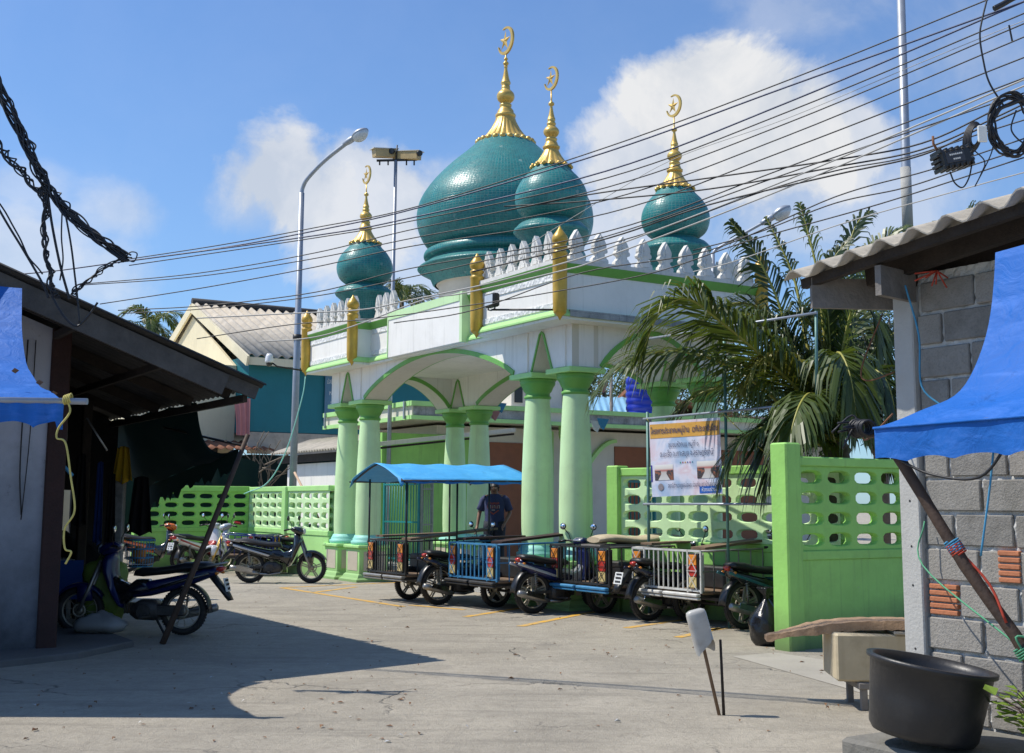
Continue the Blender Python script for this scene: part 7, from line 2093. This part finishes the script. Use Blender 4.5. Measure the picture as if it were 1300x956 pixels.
# coil, junction box and hanging loops at the upper right
YQ = 7.6
c = atY(1284, 158, YQ); b = MB(); rn = random.Random(6)
for k in range(9):
    rx_, rz2, ph = .135 + rn.uniform(-.02, .02), .20 + rn.uniform(-.03, .02), rn.uniform(0, 6)
    b.tube([c + Vector((rx_ * math.cos(a) + .02 * math.sin(a * 2 + ph), rn.uniform(-.01, .01), rz2 * math.sin(a))) for a in [2 * math.pi * j / 40 for j in range(41)]], .007, 6)
o = b.build('cable_coil', M['cable']); tag(o, 'big hanging coil of black cable at the upper right', 'cable coil')
b = MB(); c = atY(1238, 172, YQ)
for k in range(6):
    ph = rn.uniform(0, 6); b.tube([c + Vector(((.03 + .006 * k) * math.cos(a), .01 * k, (.065 + .008 * k) * math.sin(a + .4))) for a in [2 * math.pi * j / 24 for j in range(25)]], .006, 6)
o = b.build('cable_coil', M['cable']); tag(o, 'small coil of cable between the junction box and the big coil', 'cable coil')
b = MB(); c = atY(1247, 170, YQ - .05); b.cbox(-.03, .03, -.008, .008, -.055, .055, .006); o = b.build('cable_tag', M['plate']); o.location = c; tag(o, 'white tag fastened on the small cable coil', 'tag')
jb = thing('junction_box', 'black ribbed junction box hanging from the cables at the upper right', 'junction box', atY(1209, 202, YQ)); jb.rotation_euler = (0, R(-13), R(8))
b = MB(); b.cbox(-.105, .105, -.06, .06, -.06, .06, .012); jbb = b.build('box_body', M['black'], jb)
b = MB()
for i in range(6):
    x = -.10 + i * .040
    b.cbox(x - .008, x + .008, -.068, .068, -.068, -.040, .003); b.cbox(x - .008, x + .008, -.068, .068, .040, .068, .003)
for z in (-.03, .0, .03): b.cbox(.08, .125, -.05, .05, z - .01, z + .01, .003); b.cbox(-.125, -.08, -.05, .05, z - .01, z + .01, .003)
b.build('box_ribs', M['black'], jb)
b = MB(); b.cbox(-.075, .055, -.064, -.058, -.035, .04, .003); b.build('box_label', mat('dark_label', (.03, .032, .04), .4), jb)
b = MB()
for j, (z, x0, n_) in enumerate(((.018, -.05, 7), (-.012, -.03, 4))):
    for i in range(n_): b.box(x0 + i * .013, x0 + i * .013 + .009, -.067, -.0645, z - .005, z + .005)
b.build('label_marks', M['plate'], jb)
b = MB(); b.tube([(-.08, 0, .06), (-.10, 0, .12), (-.09, 0, .17)], .008, 6); b.build('hanger', M['rust'], jb)
def loopc(label, path, r=.005, Y=YQ, m='cable'):
    b = MB(); b.tube(spline([atY(x, y, Y) for x, y in path], 8), r, 6); o = b.build('loose_cable', M[m]); tag(o, label, 'cable', 'loose cables at the upper right'); return o
loopc('long thin cable curving down from the frame top to the big coil', [(1256, -12), (1248, 20), (1244, 45), (1248, 75), (1256, 105), (1276, 137)], .006)
loopc('slack loop drooping under the junction box', [(1206, 218), (1212, 232), (1222, 238), (1230, 226), (1234, 208)], .005)
loopc('slack thin wire hanging right of the junction box', [(1236, 190), (1250, 205), (1245, 222), (1238, 236), (1258, 196), (1262, 172)], .004)
loopc('thick sheathed cable entering the frame at the top right corner', [(1262, 11), (1272, 6), (1286, -2), (1310, -14)], .02, YQ)
loopc('thin tail loops right of the big coil', [(1290, 140), (1284, 165), (1300, 182), (1312, 178)], .005)
loopc('black tail wound along the top of the big coil', [(1262, 150), (1270, 138), (1284, 132), (1300, 126), (1330, 118)], .014)
loopc('dark joint hanging on a cable near the top right corner', [(1281, 32), (1283, 42), (1285, 52)], .006)
